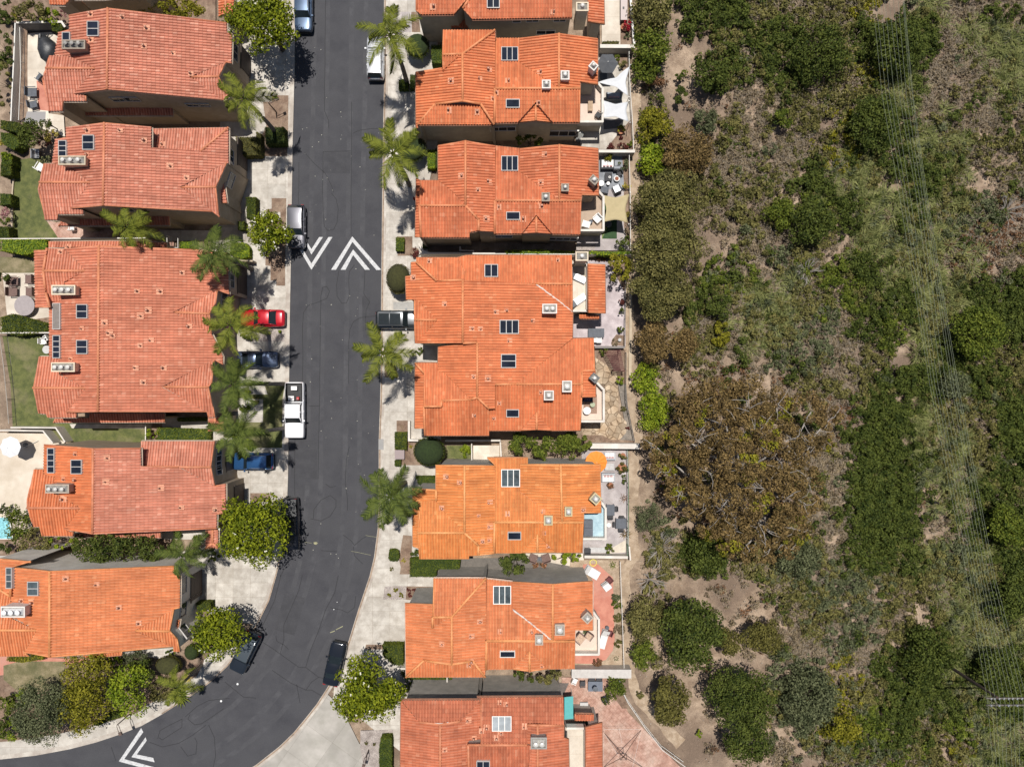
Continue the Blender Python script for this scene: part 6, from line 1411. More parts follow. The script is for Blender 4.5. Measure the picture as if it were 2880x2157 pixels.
for yy in (p0.y-.1,p1.y+.1): b = MB(); b.tube([(p1.x-.06,yy,.13),(p1.x-.06,yy,2.38)],.03,6); b.build('post',RW,root)
c0 = G(12,960,1565,2.4); root = empty('pergola_frame',(c0.x,c0.y,.13),'open dark frame with four slanting arms over the brick terrace','frame')
dkb = plain('frame_brown',(.07,.04,.03),.6)
for x,y in ((800,1365),(1115,1335),(790,1657),(1130,1657)):
    e = G(12,x,y,.2); b = MB(); b.tube([(c0.x,c0.y,2.4),(e.x,e.y,.2)],[.035,.025],6); b.build('arm',dkb,root)
b = MB(); k = [G(12,x,y,2.45) for x,y in ((932,1540),(988,1540),(988,1592),(932,1592))]
for i in range(4): b.tube([k[i],k[(i+1)%4]],.03,5)
b.tube([k[0],k[2]],.03,5); b.tube([k[1]+Vector((0,0,.06)),k[3]+Vector((0,0,.06))],.03,5); b.build('hub',dkb,root)
for x,y,x2,y2 in ((795,1320,788,1600),(800,1330,1115,1330),(925,1320,950,1450),(800,1370,920,1560),(1110,1360,1040,1657)):
    b = MB(); b.tube([G(12,x,y,1.6),G(12,x2,y2,1.6)],.01,5); b.build('rope',RW,root)
# left yards
gp = G(1,385,410,.9); root = empty('covered_grill',(gp.x,gp.y,.13),'big black tarpaulin cover on the cream patio, top left','covered grill'); blk = plain('tarp_black',(.035,.037,.042),.45,var=.4,scale=2.5,bump=.6)
b = MB(); pts = [G(1,x,y,1.1) for x,y in ((320,300),(370,292),(420,330),(465,380),(470,450),(400,535),(345,500),(315,420))]; c = sum(pts,Vector())/8
vs = [(p.x+(p.x-c.x)*.04,p.y+(p.y-c.y)*.04,.13) for p in pts]+[(p.x,p.y,.95+.1*math.sin(i*2.2)) for i,p in enumerate(pts)]+[(c.x+(p.x-c.x)*.5,c.y+(p.y-c.y)*.5,1.3+.12*math.sin(i*3.1)) for i,p in enumerate(pts)]+[(c.x,c.y,1.36)]
b.add(vs,[(i,(i+1)%8,(i+1)%8+8,i+8) for i in range(8)]+[(i+8,(i+1)%8+8,(i+1)%8+16,i+16) for i in range(8)]+[(i+16,(i+1)%8+16,24) for i in range(8)]); b.v=b.v; o = b.build('tarpaulin',blk,root,True)
b = MB(); b.tube([G(1,345,300,1.15),G(1,345,335,1.15)],.16,8); b.build('hood',blk,root)
chair('dark framed armchair turned askew at the top of the red tile patio', 1, 340, 668, 2.5, dks, base=.13, w=.7); chair('black framed armchair on the cream patio, upper of the large pair', 1, 275, 795, 0, dks, base=.13, w=1.0); chair('black framed armchair on the cream patio, lower of the large pair', 1, 285, 900, .2, dks, base=.13, w=.8)
p0,p1 = G(1,333,735,2.3),G(1,398,870,2.3); root = empty('glass_table',(p0.x,p1.y,.13),'blue striped glass table on the red tile patio, upper left','table'); b = MB(); 
for i in range(4): b.box(((p0.x+p1.x)/2,p0.y+(p1.y-p0.y)*(i+.5)/4,.84),(abs(p1.x-p0.x),abs(p1.y-p0.y)/4-.06,.03))
b.build('glass_panel',plain('glass_blue',(.13,.19,.28),.1),root)
b = MB(); b.box(((p0.x+p1.x)/2,(p0.y+p1.y)/2,.8),(abs(p1.x-p0.x)+.08,abs(p1.y-p0.y)+.05,.04)); b.build('frame',RW,root)
for sx in (0,1):
    for sy in (0,1): b = MB(); b.box(((p0.x,p1.x)[sx],(p0.y,p1.y)[sy],.45),(.06,.06,.64)); b.build('leg',RW,root)
for lb,x,y in (('brown wicker armchair, upper left of four on the patio by the double house',115,768),('brown wicker armchair, upper right of four on the patio by the double house',250,752),('brown wicker armchair, lower left of four on the patio by the double house',108,860),('brown wicker armchair, lower right of four on the patio by the double house',255,860)): chair(lb,4,x,y,(0 if x<200 else 3.14),brn,base=.13,w=.95,group='four brown wicker armchairs')
table('large grey oval table on the patio left of the double house', 4, 210, 980, 175, 150, plain('stone_mauve',(.33,.29,.29),.7,var=.1), round_=True, base=.13)
chair('white iron chair against the double house wall', 4, 375, 1288, 0, wht, base=.13, w=.6); table('round glass and white table against the double house wall', 4, 400, 1360, 70, 70, stn, round_=True, base=.13)
chair('white iron chair beyond the round table by the double house', 4, 398, 1262, 3.6, wht, base=.13, w=.5)
parasol('white scalloped parasol on the sandy patio at the left edge', 7, 80, 545, 92, 2.6, plain('fabric_white',(.75,.76,.78),.7,var=.04), base=.13, scallop=True)
b = MB(); b.tube([G(7,180,560,.3),G(7,325,490,.3)],.03,6); setp(b.build('loose_pole', RW), 'white pole lying on the sandy patio beside the parasol shadow', 'pole')
p0,p1 = G(7,-30,1145,.5),G(7,110,1340,.5); root = empty('wading_pool',(p0.x,p1.y,.13),'pale turquoise slatted pool cover at the left edge','pool'); b = MB(); b.prism([(p0.x,p1.y),(p1.x,p1.y),(p1.x-.4,p0.y),(p0.x,p0.y)],.13,.45); b.build('pool_side',wht,root); b = MB(); b.prism([(p0.x+.1,p1.y+.1),(p1.x-.1,p1.y+.1),(p1.x-.5,p0.y-.1),(p0.x+.1,p0.y-.1)],.451,.48); b.build('water',plain('turq',(.25,.55,.6),.15,var=.4,scale=5),root)
p = G(8,1237,610,.5); root = empty('storage_box',(p.x,p.y,.13),'square mauve brown box between two clipped hedges','box'); b = MB(); boxat(b,8,1200,572,1277,645,.13,.6); b.build('body',plain('box_mauve',(.22,.17,.17),.6,var=.1),root); b = MB(); boxat(b,8,1197,569,1280,648,.605,.66); b.build('lid',plain('box_lid',(.27,.21,.21),.5),root)
p = G(4,600,310,.3); chair('white folded chair under the side roof of the second pink house', 4, 620, 312, 1.57, wht, base=.13, w=.5)
p = G(1,300,1010,.2); sheet('patio', ql(1,[(232,965),(395,965),(390,1055),(210,1060)]), .146, plain('mat_grey',(.3,.29,.29),.8), kind='structure')
tt = G(1,310,1330,.8); root = empty('garden_bench', (tt.x,tt.y,.05), 'grey slatted garden bench in the shade beside the second lawn', 'bench'); b = MB()
for i in range(5): boxat(b,1,270+i*14,1285,281+i*14,1365,.44,.48)
b.build('seat',met,root); b = MB(); boxat(b,1,262,1285,270,1365,.5,.95); b.build('backrest',met,root)
for y_ in (1292,1358): b = MB(); boxat(b,1,275,y_-4,335,y_+4,.05,.43); b.build('leg',met,root)
chair('white rimmed sun chair at the edge of the second lawn', 1, 345, 1440, 1.0, wht, base=.05, w=.8)
# utility pole and wires above the canyon
pb = ground(2627,1846); pb.z -= .3
k = 1.0
root = empty('utility_pole', (pb.x,pb.y,tz(pb.x)), 'dark leaning utility pole with crossarms above the scrub, lower right', 'utility pole')
top = Vector((pb.x,pb.y,0)); 
# true upright pole: the top is where the picture shows the crossarms
f = (2797-CX)*K; zt = H*(1-pb.x/f); zt = max(2.0, zt); top = P(2797,1957,zt); top.x = pb.x; top.y = pb.y
b = MB(); b.tube([pb, Vector((pb.x,pb.y,zt+.4))],[.2,.14],10); b.build('pole', plain('pole_wood',(.07,.05,.04),.9,var=.3), root)
cw = plain('crossarm_wood',(.13,.115,.1),.85,var=.2); ins = plain('insulator',(.5,.52,.55),.3)
WX = [1905,1940,1970,2010,2050,2090,2125,2165,2205,2240]
c12b = lambda x,y,z: P(2160+x/S,1617+y/S,z)
for y_, zz in ((1060,zt+.1),(1120,zt-.5)):
    a = c12b(1880,y_,zz); e = c12b(2300,y_+5,zz); b = MB(); yy = pb.y+(.16 if y_ == 1060 else -.16)
    b.box(((a.x+e.x)/2,a.y,zz),(e.x-a.x,.12,.14)); b.build('crossarm', cw, root)
    b = MB(); b.tube([(pb.x,pb.y,zz-.02),(a.x+1.2,a.y,zz-.02)],.04,5); b.build('brace', cw, root)
for y_ in (1075,1135):
    for i, x in enumerate(WX[1:-1]):
        if y_ == 1135 and i%2: continue
        w = c12b(x,y_,zt+.35); b = MB(); b.lathe((w.x,w.y,w.z-.35),[(.05,0),(.09,.06),(.05,.12),(.1,.18),(.05,.26)],8); b.build('insulator', ins, root)
wm = plain('wire', (.28,.31,.22), .5, .3)
rows = [(-900,[770,795,838,873,910,948,988,1030,1035,1042]),(-40,[900,925,968,1003,1040,1078,1118,1160,1165,1172]),(270*S,[985,1020,1050,1090,1135,1165,1195,1228,1245,1252]),(540*S,[1130,1162,1190,1222,1275,1300,1325,1345,1355,1368]),(1080*S,[1395,1415,1440,1465,1500,1535,1580,1600,1625,1640]),(1617*S,[1715,1745,1775,1800,1830,1850,1875,1905,1935,1955]),(1617*S+1090,[1895,1930,1965,2005,2045,2085,2120,2160,2200,2235]),(2200*S,[1955,1985,2010,2035,2065,2110,2140,2175,2225,2260])]
zs = [zt+12,zt+9,zt+5.5,zt+3,zt+1,zt+.3,zt+.35,zt+.1]
for i in range(10):
    pts = [P(2160+r_[i]/S, y/S, z) for (y, r_), z in zip(rows, zs)]
    fine = []
    for j in range(len(pts)-1):
        for t in range(5): fine.append(pts[j].lerp(pts[j+1],t/5))
    fine.append(pts[-1]); b = MB(); b.tube(fine,.013,4)
    setp(b.build('power_line', wm, origin=tuple(fine[0])), 'thin pale power line strung over the canyon scrub', 'power line', 'power lines over the canyon')
# ================================================================ street trees, hedges, garden planting
def T(label, c, x, y, r, h, kind, **k):
    m_ = 1.0 if k.get('name') in ('clipped_shrub','ball_shrub','street_tree') else 1.24 if c == 10 and 'street' not in label else 1.1
    if 'ry' in k: k['ry'] *= m_
    return tree(k.pop('name','garden_tree'), label, *q(c,x,y), r/S*m_, h, kind, **k)
def D(label, x, y, r, h, kind, **k):   # canyon crop coordinates
    return tree(k.pop('name','wild_shrub'), label, 1760+x/.768, y/.768, r/.768, h, kind, **k)
T('big flowering street tree over the pale blue SUV at the top', 2, 60,190, 330, 6, 'mag', name='street_tree', leaf=.16, flowers=4, dens=1.3, ry=270/S)
T('small white flowering street tree beside the silver SUV', 5, 100,350, 180, 4, 'mag', name='street_tree', leaf=.15, flowers=18, dens=1.4)
T('broad green street tree over the black pickup', 8, -50,1265, 300, 6, 'mag', name='street_tree', leaf=.16, flowers=6, dens=1.5)
T('yellow green street tree in the road bend beside the slate blue SUV', 10, 1880,500, 235, 5, 'mag', name='street_tree', leaf=.16, flowers=4, dens=1.3)
T('large white flowering street tree over the black sedan', 11, 940,1005, 300, 6, 'mag', name='street_tree', leaf=.16, flowers=22, dens=1.5)
palm('tall palm over the white SUV on the right pavement', 1098,101,10.4, 1.12, 15, 1)
palm('palm beside the round clipped tree, second down the right pavement', 1105,433,10.4, 1.12, 15, 2)
palm('palm leaning over the road edge opposite the dark blue coupe', 1075,993,10.0, 1.1, 12, 3)
palm('dark green palm over the corner of the bright orange house', 1096,1396,9.5, 1.15, 16, 4, kind='palmd')
palm('palm beside the top left house with its shadow on the upper drive', 686,278,9.5, 1.05, 13, 5)
palm('palm over the narrow lower roof of the second pink house', 358,640,8.0, .98, 14, 6)
palm('grey green palm at the upper corner of the double house', 603,712,9.5, 1.08, 16, 7, kind='palmd')
palm('palm beside the rear of the red sedan', 648,915,10.2, 1.05, 13, 8)
palm('palm below the dark blue coupe, trunk crossing the lawn', 655,1080,10.0, 1.0, 15, 9, kind='palmd', lean=(1.6,0))
palm('palm over the blue SUV, lowest of the lawn palms', 664,1222,10.0, 1.0, 15, 10, kind='palmd', lean=(1.6,0))
palm('pale thin palm between the two lowest left houses', 515,1562,6.5, .95, 12, 11, kind='palmd')
palm('small palm in the shrub bed inside the road bend', 500,1930,5.5, .8, 11, 12)
# clipped shrubs and hedges on the right pavement
def HC(label, c, pts, h, kind='hedge', **k): return hedge(label, ql(c,pts), h, kind, **k)
def rnd(c, x, y, rx, ry=None, n=14): ry = ry or rx; return [q(c, x+rx*math.cos(2*math.pi*i/n), y+ry*math.sin(2*math.pi*i/n)) for i in range(n)]
T('round dark clipped shrub under the first right hand palm', 2, 1390,390,115,2.0,'dark', name='clipped_shrub', cat='shrub', leaf=.07, dens=.8)
HC('square green hedge against the roof of the second right house', 2, [(1510,390),(1600,385),(1605,550),(1515,545)], 1.6, 'mid')
HC('small dark box hedge at the foot of the first right hand palm', 2, [(1228,685),(1310,680),(1312,770),(1230,772)], .9, 'lawn'); HC('small shaded box hedge beside the roof corner below the first palm', 2, [(1330,645),(1378,645),(1375,760),(1325,770)], .9, 'dark')
T('round clipped shrub under the second right hand palm', 2, 1340,1270,135,2.4,'dark', name='clipped_shrub', cat='shrub', leaf=.07, dens=.8)
HC('bright lime hedge strip beside the red tile house', 2, [(1480,1290),(1545,1290),(1545,1455),(1478,1455)], 1.0, 'lime'); HC('dark hedge strip right of the lime hedge', 2, [(1548,1280),(1578,1275),(1575,1450),(1548,1450)], 1.2, 'dark')
tree('clipped_tree', 'large round clipped tree at the corner of the orange double house', *q(5,1225,745), 115/S, 2.8, 'hbrown', 'tree', leaf=.08, dens=1.2, ry=140/S, flat=.55)
HC('green block hedge beside the door of the red tile house', 5, [(1205,390),(1278,392),(1275,510),(1205,508)], .9, 'mid'); T('reddish shrub in the bed by the pale stepped wall', 5, 1370,525,45,.5,'maroon', name='garden_bush', cat='bush', leaf=.06, trunk=False); T('red flowering bush at the house corner above the doorway', 5, 1385,60,32,.7,'red', name='garden_bush', cat='bush', leaf=.06, trunk=False)
HC('tiny green cube hedge in the dark entry court', 5, [(1437,450),(1478,450),(1478,483),(1437,483)], .6, 'lawn')
T('low green plant at the foot of the double house entry', 5, 1405,1365,34,.4,'mid', name='garden_bush', cat='bush', leaf=.06, trunk=False)
HC('clipped rectangular hedge above the mauve storage box', 8, [(1195,415),(1305,415),(1300,570),(1195,562)], .9, 'hedge'); HC('small clipped cube hedge below the mauve storage box', 8, [(1195,658),(1250,658),(1248,712),(1195,710)], .7, 'lawn')
tree('clipped_tree', 'very large round clipped tree beside the small lawn, middle right', *q(8,1492,585), 148/S, 3.0, 'dark', 'tree', leaf=.09, dens=1.3, ry=135/S, flat=.55)
T('lime green bush on the small walled lawn', 8, 1800,580,55,.8,'lime', name='garden_bush', cat='bush', leaf=.08, trunk=False, dens=1.5)
T('yellow flower clump beside the very large round tree', 8, 1338,540,16,.3,'gold', name='garden_bush', cat='bush', leaf=.05, trunk=False); rosette('spiky plant in the bed above the clipped hedge', 8, 1258,370,.5,'olive')
HC('dark green hedge above the corner of the bright orange house', 8, [(1375,798),(1555,798),(1555,865),(1400,868)], 1.2, 'lawn')
HC('small clipped bush on the pavement by the bright orange house', 8, [(1150,1430),(1200,1425),(1232,1445),(1235,1500),(1215,1530),(1155,1530),(1140,1500)], .8, 'lawn'); T('dark spiky bush at the corner of the bright orange house', 8, 1370,1455,40,.7,'dark', name='garden_bush', cat='bush', leaf=.09, trunk=False); T('yellow plant in the bed below the bright orange house', 8, 1270,1522,18,.3,'gold', name='garden_bush', cat='bush', leaf=.05, trunk=False)
T('tiny green shrub in the pebble circle on the pavement', 8, 1172,1597,18,.25,'olive', name='garden_bush', cat='bush', leaf=.05, trunk=False)
HC('wide dark green hedge between the two orange houses', 8, [(1325,1508),(1765,1508),(1755,1600),(1560,1605),(1555,1665),(1325,1665)], 1.3, 'lawn')
T('rounded dark green tree overhanging the roofs between the two orange houses', 9, 20,1545,130,5.6,'dark', leaf=.11, name='garden_tree', ry=100/S, dens=1.3); T('bright leaved shrub right of the brown lounge chairs', 9, 480,1500,125,2.0,'lime', leaf=.13, ry=62/S, name='garden_bush', cat='bush')
for i,(lb,x,y,r) in enumerate((('left of the three big green shrubs over the bright orange roof',80,530,105),('middle of the three big green shrubs over the bright orange roof',270,555,115),('right one of the three big green shrubs over the bright orange roof',480,530,120),('green shrub crowding the flagstone house corner',590,520,85))): T(lb,9,x,y,r,3.0,'mid', name='garden_tree', leaf=.14, group='big green shrubs by the bright orange roof', dens=1.2)
for lb,x,y,r,k_ in (('yellow green clump, top one in the gravel square',1205,128,24,'yel'),('yellow green clump, left one in the gravel square',1145,172,20,'yel'),('yellow green clump, right one in the gravel square',1252,178,26,'yel'),('first rust coloured ball shrub by the orange roof, from the left',1318,128,20,'maroon'),('second rust coloured ball shrub by the orange roof',1366,126,20,'maroon'),('third ball shrub by the orange roof, greener',1418,126,20,'hbrown'),('fourth ball shrub by the orange roof',1472,128,21,'hbrown'),('fifth ball shrub by the orange roof, against the wall',1512,126,20,'hbrown'),('dark red ball shrub below the first of its row',1325,170,24,'maroon')): T(lb,11,x,y,r,.35,k_, name='ball_shrub', cat='shrub', leaf=.05, trunk=False, dens=1.4)
HC('square dark green hedge beside the large white flowering tree', 11, [(1090,600),(1270,600),(1270,780),(1200,782),(1090,700)], 1.2, 'hedge'); HC('dark strip hedge below the orange house hip roof', 11, [(1240,845),(1300,880),(1640,882),(1640,905),(1290,905)], .8, 'hedge')
HC('tall narrow hedge at the bottom edge beside the rust tile house', 11, [(1075,1405),(1165,1405),(1172,1450),(1170,1760),(1060,1760),(1060,1500)], 1.3, 'lawn')
HC('small green hedge block by the grey entry court', 11, [(1665,880),(1690,880),(1690,930),(1665,930)], .8, 'mid'); T('spiky dark shrub at the side yard entrance', 11, 1320,950,45,.8,'dark', name='garden_bush', cat='bush', leaf=.1, trunk=False)
for lb,x,y,r in (('small dark succulent in the gravel bed, upper left',950,1452,15),('small brown succulent in the gravel bed, right',1020,1458,13)): T(lb,11,x,y,r,.3,'olive', name='succulent', cat='succulent', leaf=.05, trunk=False)
T('broad green shrub hanging over the orange house lower wall', 12, 340,880,135,2.2,'olive', leaf=.12, ry=75/S, name='garden_tree'); T('green shrub left of the broad one below the orange house', 12, 120,870,115,2.0,'dark', leaf=.11, ry=52/S, name='garden_tree')
T('tall feathery green shrub at the corner of the brick terrace', 12, 905,985,85,1.6,'mid', leaf=.1, ry=130/S, name='garden_tree')
T('leafy shrub between the two topmost right hand houses', 3, 150,1210,115,2.0,'mid', leaf=.14, ry=62/S, name='garden_tree')
HC('row of low dark hedge at the end of the cream patio', 3, [(780,358),(925,355),(925,385),(780,388)], .6, 'hbrown')
for lb,x,y,r,k_,h_ in (('green bush beside the dark hexagonal parasol, upper',910,505,28,'mid',.8),('green bush beside the dark hexagonal parasol, lower',965,560,38,'olive',.8),('dark red shrub left of pair above the slate patio wall',855,1270,34,'maroon',.5),('dark red shrub right of pair above the slate patio wall',965,1260,42,'maroon',.6),('small red shrub in the bed below the white sails',940,1190,18,'maroon',.3),('green shrub at the rail corner below the white sails',1015,1240,26,'mid',.6),('yellow green shrub at the top wall of the slate patio',820,1340,48,'yel',.9),('grey wispy shrub along the slate patio rail',965,1420,50,'silver',.8),('yellow shrub at the lower end of the slate patio rail',990,1600,34,'gold',.8)): T(lb,3,x,y,r,h_,k_, name='garden_bush', cat='bush', leaf=.08, trunk=False)
T('pale twiggy plant in the bed beside the red flowering pot', 3, 1000,310,30,.5,'silver', name='garden_bush', cat='bush', leaf=.07, trunk=False)
for lb,x,y,r,k_,h_ in (('bright green bush in the corner of the turf patio',955,462,60,'mid',1.4),('yellow leaved shrub along the turf patio rail, upper',1000,190,26,'gold',.9),('grey twiggy shrub along the turf patio rail, lower',990,340,28,'dry',.6),('small dark bush by the turf patio rail, lowest',995,395,20,'dark',.5),('rusty dead plant against the dark wall above the mauve patio',770,580,38,'rust',.4),('dark red shrub beside the mauve patio rail',945,950,30,'maroon',.7),('round green bush beside the mauve patio rail',945,1035,32,'dark',.9),('pale green round bush above the stone table',935,1185,35,'mid',.8),('low twiggy plant around the round stone table',880,1300,30,'dry',.3),('green shrub beside the dark red trellis',790,1380,34,'mid',.8),('bright green shrub at the lower end of the flagstone garden rail',930,1620,36,'lime',.9)): T(lb,6,x,y,r,h_,k_, name='garden_bush', cat='bush', leaf=.08, trunk=False)
T('tall yellow green tree leaning over the corner of the mauve patio', 6, 925,650,100,3.2,'yel', leaf=.13, ry=155/S, name='garden_tree', flowers=0)
HC('bright green creeper along the pale wall top, left run', 6, [(-60,505),(200,495),(540,512),(540,530),(-60,530)], 1.85, 'lime', name='creeper', leaf=.12, dens=.8); HC('bright green creeper along the pale wall top, right run', 6, [(668,512),(1060,515),(1065,532),(800,545),(668,532)], 1.85, 'lime', name='creeper', leaf=.12, dens=.8)
for lb,x,y,r,k_ in (('small green plant in the grey bed by the curved rail',965,215,24,'olive'),('small red succulent in the grey bed by the curved rail',1000,380,22,'maroon')): T(lb,9,x,y,r,.35,k_, name='succulent', cat='succulent', leaf=.06, trunk=False)
T('grey green bush against the blue deck corner pots', 9, 755,1295,30,.5,'rust', name='garden_bush', cat='bush', leaf=.06, trunk=False) if False else None
# left gardens
T('broad yellow green tree behind the top left house', 1, 1450,60,360,4,'yel', leaf=.12, ry=105/S, name='garden_tree', dens=.9)
T('dark green tree in the top left corner garden', 1, 260,110,150,2.5,'olive', leaf=.12, ry=100/S, name='garden_tree'); T('bright green shrub behind the dark grey patio wall', 1, 440,140,110,1.8,'lime', leaf=.11, ry=70/S, name='garden_bush', cat='bush'); T('pink flowering shrub at the top left house corner', 1, 540,115,35,1.6,'pink', leaf=.08, name='garden_bush', cat='bush', trunk=False); T('yellow shrub on the left slope by the white rail wall', 1, 115,150,38,1.0,'yel', leaf=.08, name='garden_bush', cat='bush', trunk=False)
T('dark shrub on the far left slope, uppermost', 1, 25,120,75,1.6,'dark', leaf=.13, ry=130/S); T('dark shrub on the far left slope, middle', 1, 20,420,75,1.6,'dark', leaf=.13, ry=160/S); T('dark shrub on the far left slope, lowest', 1, 15,720,65,1.6,'olive', leaf=.13, ry=170/S)
HC('creeper hanging on the dark wall of the grill patio', 1, [(440,200),(535,200),(545,250),(500,285),(445,260)], 1.6, 'hedge', name='creeper')
HC('dark rectangular hedge above the clipped ovals, left edge', 1, [(0,1035),(140,1055),(200,1110),(150,1150),(0,1110)], 1.6, 'hedge')
HC('dark clipped oval hedge at the left edge, larger', 1, [(0,1140),(90,1150),(165,1210),(160,1270),(110,1295),(30,1250),(0,1200)], 1.5, 'mid'); T('yellow flowering shrub at the left edge', 1, 12,1235,32,1.2,'gold', leaf=.09, name='garden_bush', cat='bush', trunk=False)
T('round dark tree between the two upper left yards', 1, 260,1150,125,3.2,'dark', leaf=.13, name='garden_tree'); T('dense green tree beside the grey mat, upper left', 1, 395,1060,50,2.0,'dark', leaf=.1, name='garden_tree'); T('cream and yellow leaved shrub in the upper left yard', 1, 420,1165,62,1.8,'gold', leaf=.12, name='garden_bush', cat='bush', trunk=False); T('dark red leaved shrub in the upper left yard', 1, 385,1235,60,1.5,'maroon', leaf=.1, ry=34/S, name='garden_bush', cat='bush', trunk=False)
for i,(lb,x,y) in enumerate((('clipped cube hedge, first down the left edge row',55,1375),('clipped cube hedge, second down the left edge row',50,1465),('clipped cube hedge, third down the left edge row',45,1720),('clipped cube hedge, fourth down the left edge row',30,2005))): HC(lb, 1, [(x-48,y-50),(x+42,y-48),(x+48,y+45),(x-48,y+55)], 1.5, 'mid' if i%2==0 else 'hedge', group='clipped cube hedges down the left edge')
T('loose bright shrub between the hedge cubes', 1, 60,1345,45,1.6,'lime', leaf=.1, name='garden_bush', cat='bush', trunk=False); T('pink flowering bush in the left edge row', 4, 45,185,48,1.4,'pink', leaf=.08, name='garden_bush', cat='bush', trunk=False); T('round dark bush below the pink flowering bush', 4, 35,250,45,1.4,'mid', leaf=.08, name='garden_bush', cat='bush', trunk=False)
HC('long leafy green hedge below the thin white wall', 4, [(0,412),(385,408),(405,440),(400,500),(200,545),(90,520),(0,510)], 1.8, 'lime', leaf=.11)
T('dark shrub at the left edge by the wicker chairs', 4, 15,720,60,1.8,'dark', leaf=.1); HC('rosy green hedge below the oval table', 4, [(0,1080),(100,1050),(240,1090),(420,1140),(420,1200),(160,1245),(0,1215)], 1.3, 'hedge', leaf=.1); T('pale pink hydrangea beside the double house wall', 4, 375,1165,42,1.0,'pink', leaf=.07, name='garden_bush', cat='bush', trunk=False)
HC('low green bed right of the entry steps, bright leaves', 4, [(1545,430),(1680,425),(1690,490),(1545,488)], .7, 'lime', leaf=.09); HC('clipped green bush by the upper corner of the double house', 4, [(1990,430),(2120,440),(2150,480),(2150,560),(2080,575),(1975,540)], 1.1, 'lime', leaf=.09)
HC('narrow tall hedge beside the second pink house wall', 4, [(2122,45),(2205,42),(2205,230),(2125,230)], 1.4, 'hedge'); HC('small cube hedge below the narrow tall hedge', 4, [(2052,255),(2105,255),(2105,325),(2052,325)], 1.2, 'hedge')
HC('brown green box hedge beside the drive of the second pink house', 1, [(2030,1180),(2225,1180),(2225,1340),(2035,1345)], 1.5, 'hbrown'); HC('dark clipped block beside the upper palm drive', 2, [(75,1095),(240,1095),(248,1240),(80,1245)], 1.4, 'dark'); HC('tall dark hedge strip left of the dark clipped block', 2, [(0,1130),(40,1150),(42,1340),(0,1345)], 1.3, 'hbrown')
T('grey green shrub beside the top left house, road side', 1, 1950,220,90,2.5,'silver', leaf=.1, ry=70/S, name='garden_tree')
HC('strip of bright green planting beside the lower palm roof', 7, [(1525,290),(1640,285),(1790,290),(1790,320),(1530,325)], .6, 'mid'); HC('deep green ground hedge between the two lower left houses', 7, [(1350,375),(1815,390),(1812,485),(1340,490)], .7, 'mid', leaf=.1); T('bright round shrub at the end of the lower lawn strip', 7, 1305,425,50,1.0,'lime', leaf=.1, ry=60/S, name='garden_bush', cat='bush', trunk=False)
for lb,c,x,y,r,k_ in (('lime shrub strip above the red sedan shadow',7,2120,85,42,'lime'),('yellow green shrub on the lawn under the palms, upper',7,2050,420,70,'lime'),('yellow green shrub beside the blue SUV',7,2150,520,60,'lime'),('small olive bush beside the lawn path',8,0,130,36,'olive'),('dark low bush under the palm below the red sedan',7,2110,210,50,'mid')): T(lb,c,x,y,r,.7,k_, name='garden_bush', cat='bush', leaf=.1, trunk=False)
T('long dark shrub under the palms beside the red sedan', 4, 2110,1240,75,1.0,'mid', leaf=.1, ry=34/S, name='garden_bush', cat='bush', trunk=False); T('tiny lime plant beside the red sedan gravel', 5, 205,1205,16,.3,'lime', leaf=.06, name='garden_bush', cat='bush', trunk=False)
T('round green tree at the left edge above the turquoise pool cover', 7, 145,1210,135,2.8,'mid', leaf=.12, name='garden_tree'); T('dusty olive tree below the white parasol patio', 7, 290,1370,150,2.8,'olive', leaf=.12, ry=115/S, name='garden_tree'); T('dark bush against the left edge below the pool cover', 7, 30,1420,60,1.5,'dark', leaf=.1); T('dark bush at the sandy patio edge', 7, 20,1080,45,1.5,'dark', leaf=.1)
T('long dark green tree filling the gap between the two lowest left houses', 7, 890,1430,310,4.4,'dark', leaf=.13, ry=140/S, name='garden_tree', dens=1.1); T('dark tree right of the long dark one in the gap', 7, 1230,1415,175,4.0,'dark', leaf=.13, ry=120/S, name='garden_tree'); T('bright leafy shrub left of the long dark tree', 7, 530,1370,120,2.5,'lime', leaf=.13, ry=52/S, name='garden_bush', cat='bush')
T('green round shrub beside the entry steps of the pink and orange house', 7, 1700,1365,62,1.0,'mid', leaf=.09, name='garden_bush', cat='bush', trunk=False); T('small bright tree beside the steps, lower left', 7, 1530,1285,38,.8,'lime', leaf=.09, name='garden_bush', cat='bush', trunk=False); T('low green planting beside the broad street tree', 7, 1810,1490,75,.8,'mid', leaf=.1, ry=40/S, name='garden_bush', cat='bush', trunk=False)
# bottom left bed inside the bend
T('large dark grey green tree in the bottom left bed', 10, 345,1200,205,4.5,'silver', leaf=.1, ry=245/S, name='garden_tree', dens=1.6)
T('tall yellow olive tree beside the dark grey one, upper half', 10, 720,860,165,4.5,'yel', leaf=.12, ry=190/S, name='garden_tree', dens=1.1); T('tall yellow olive tree beside the dark grey one, lower half', 10, 690,1150,180,4.0,'yel', leaf=.12, ry=185/S, name='garden_tree', dens=1.1)
T('open lime tree in the middle of the bend bed', 10, 1080,1010,170,3.5,'lime', leaf=.14, ry=190/S, name='garden_tree', dens=1.0)
T('dark round tree behind the open lime tree', 10, 1210,850,100,2.4,'dark', leaf=.11, name='garden_tree'); T('grey green feathery bush above the dark round tree', 10, 1190,745,130,1.4,'silver', leaf=.08, ry=70/S, name='garden_bush', cat='bush'); T('small bright shrub left of the feathery bush', 10, 990,760,52,1.4,'lime', leaf=.1, ry=65/S, name='garden_bush', cat='bush')
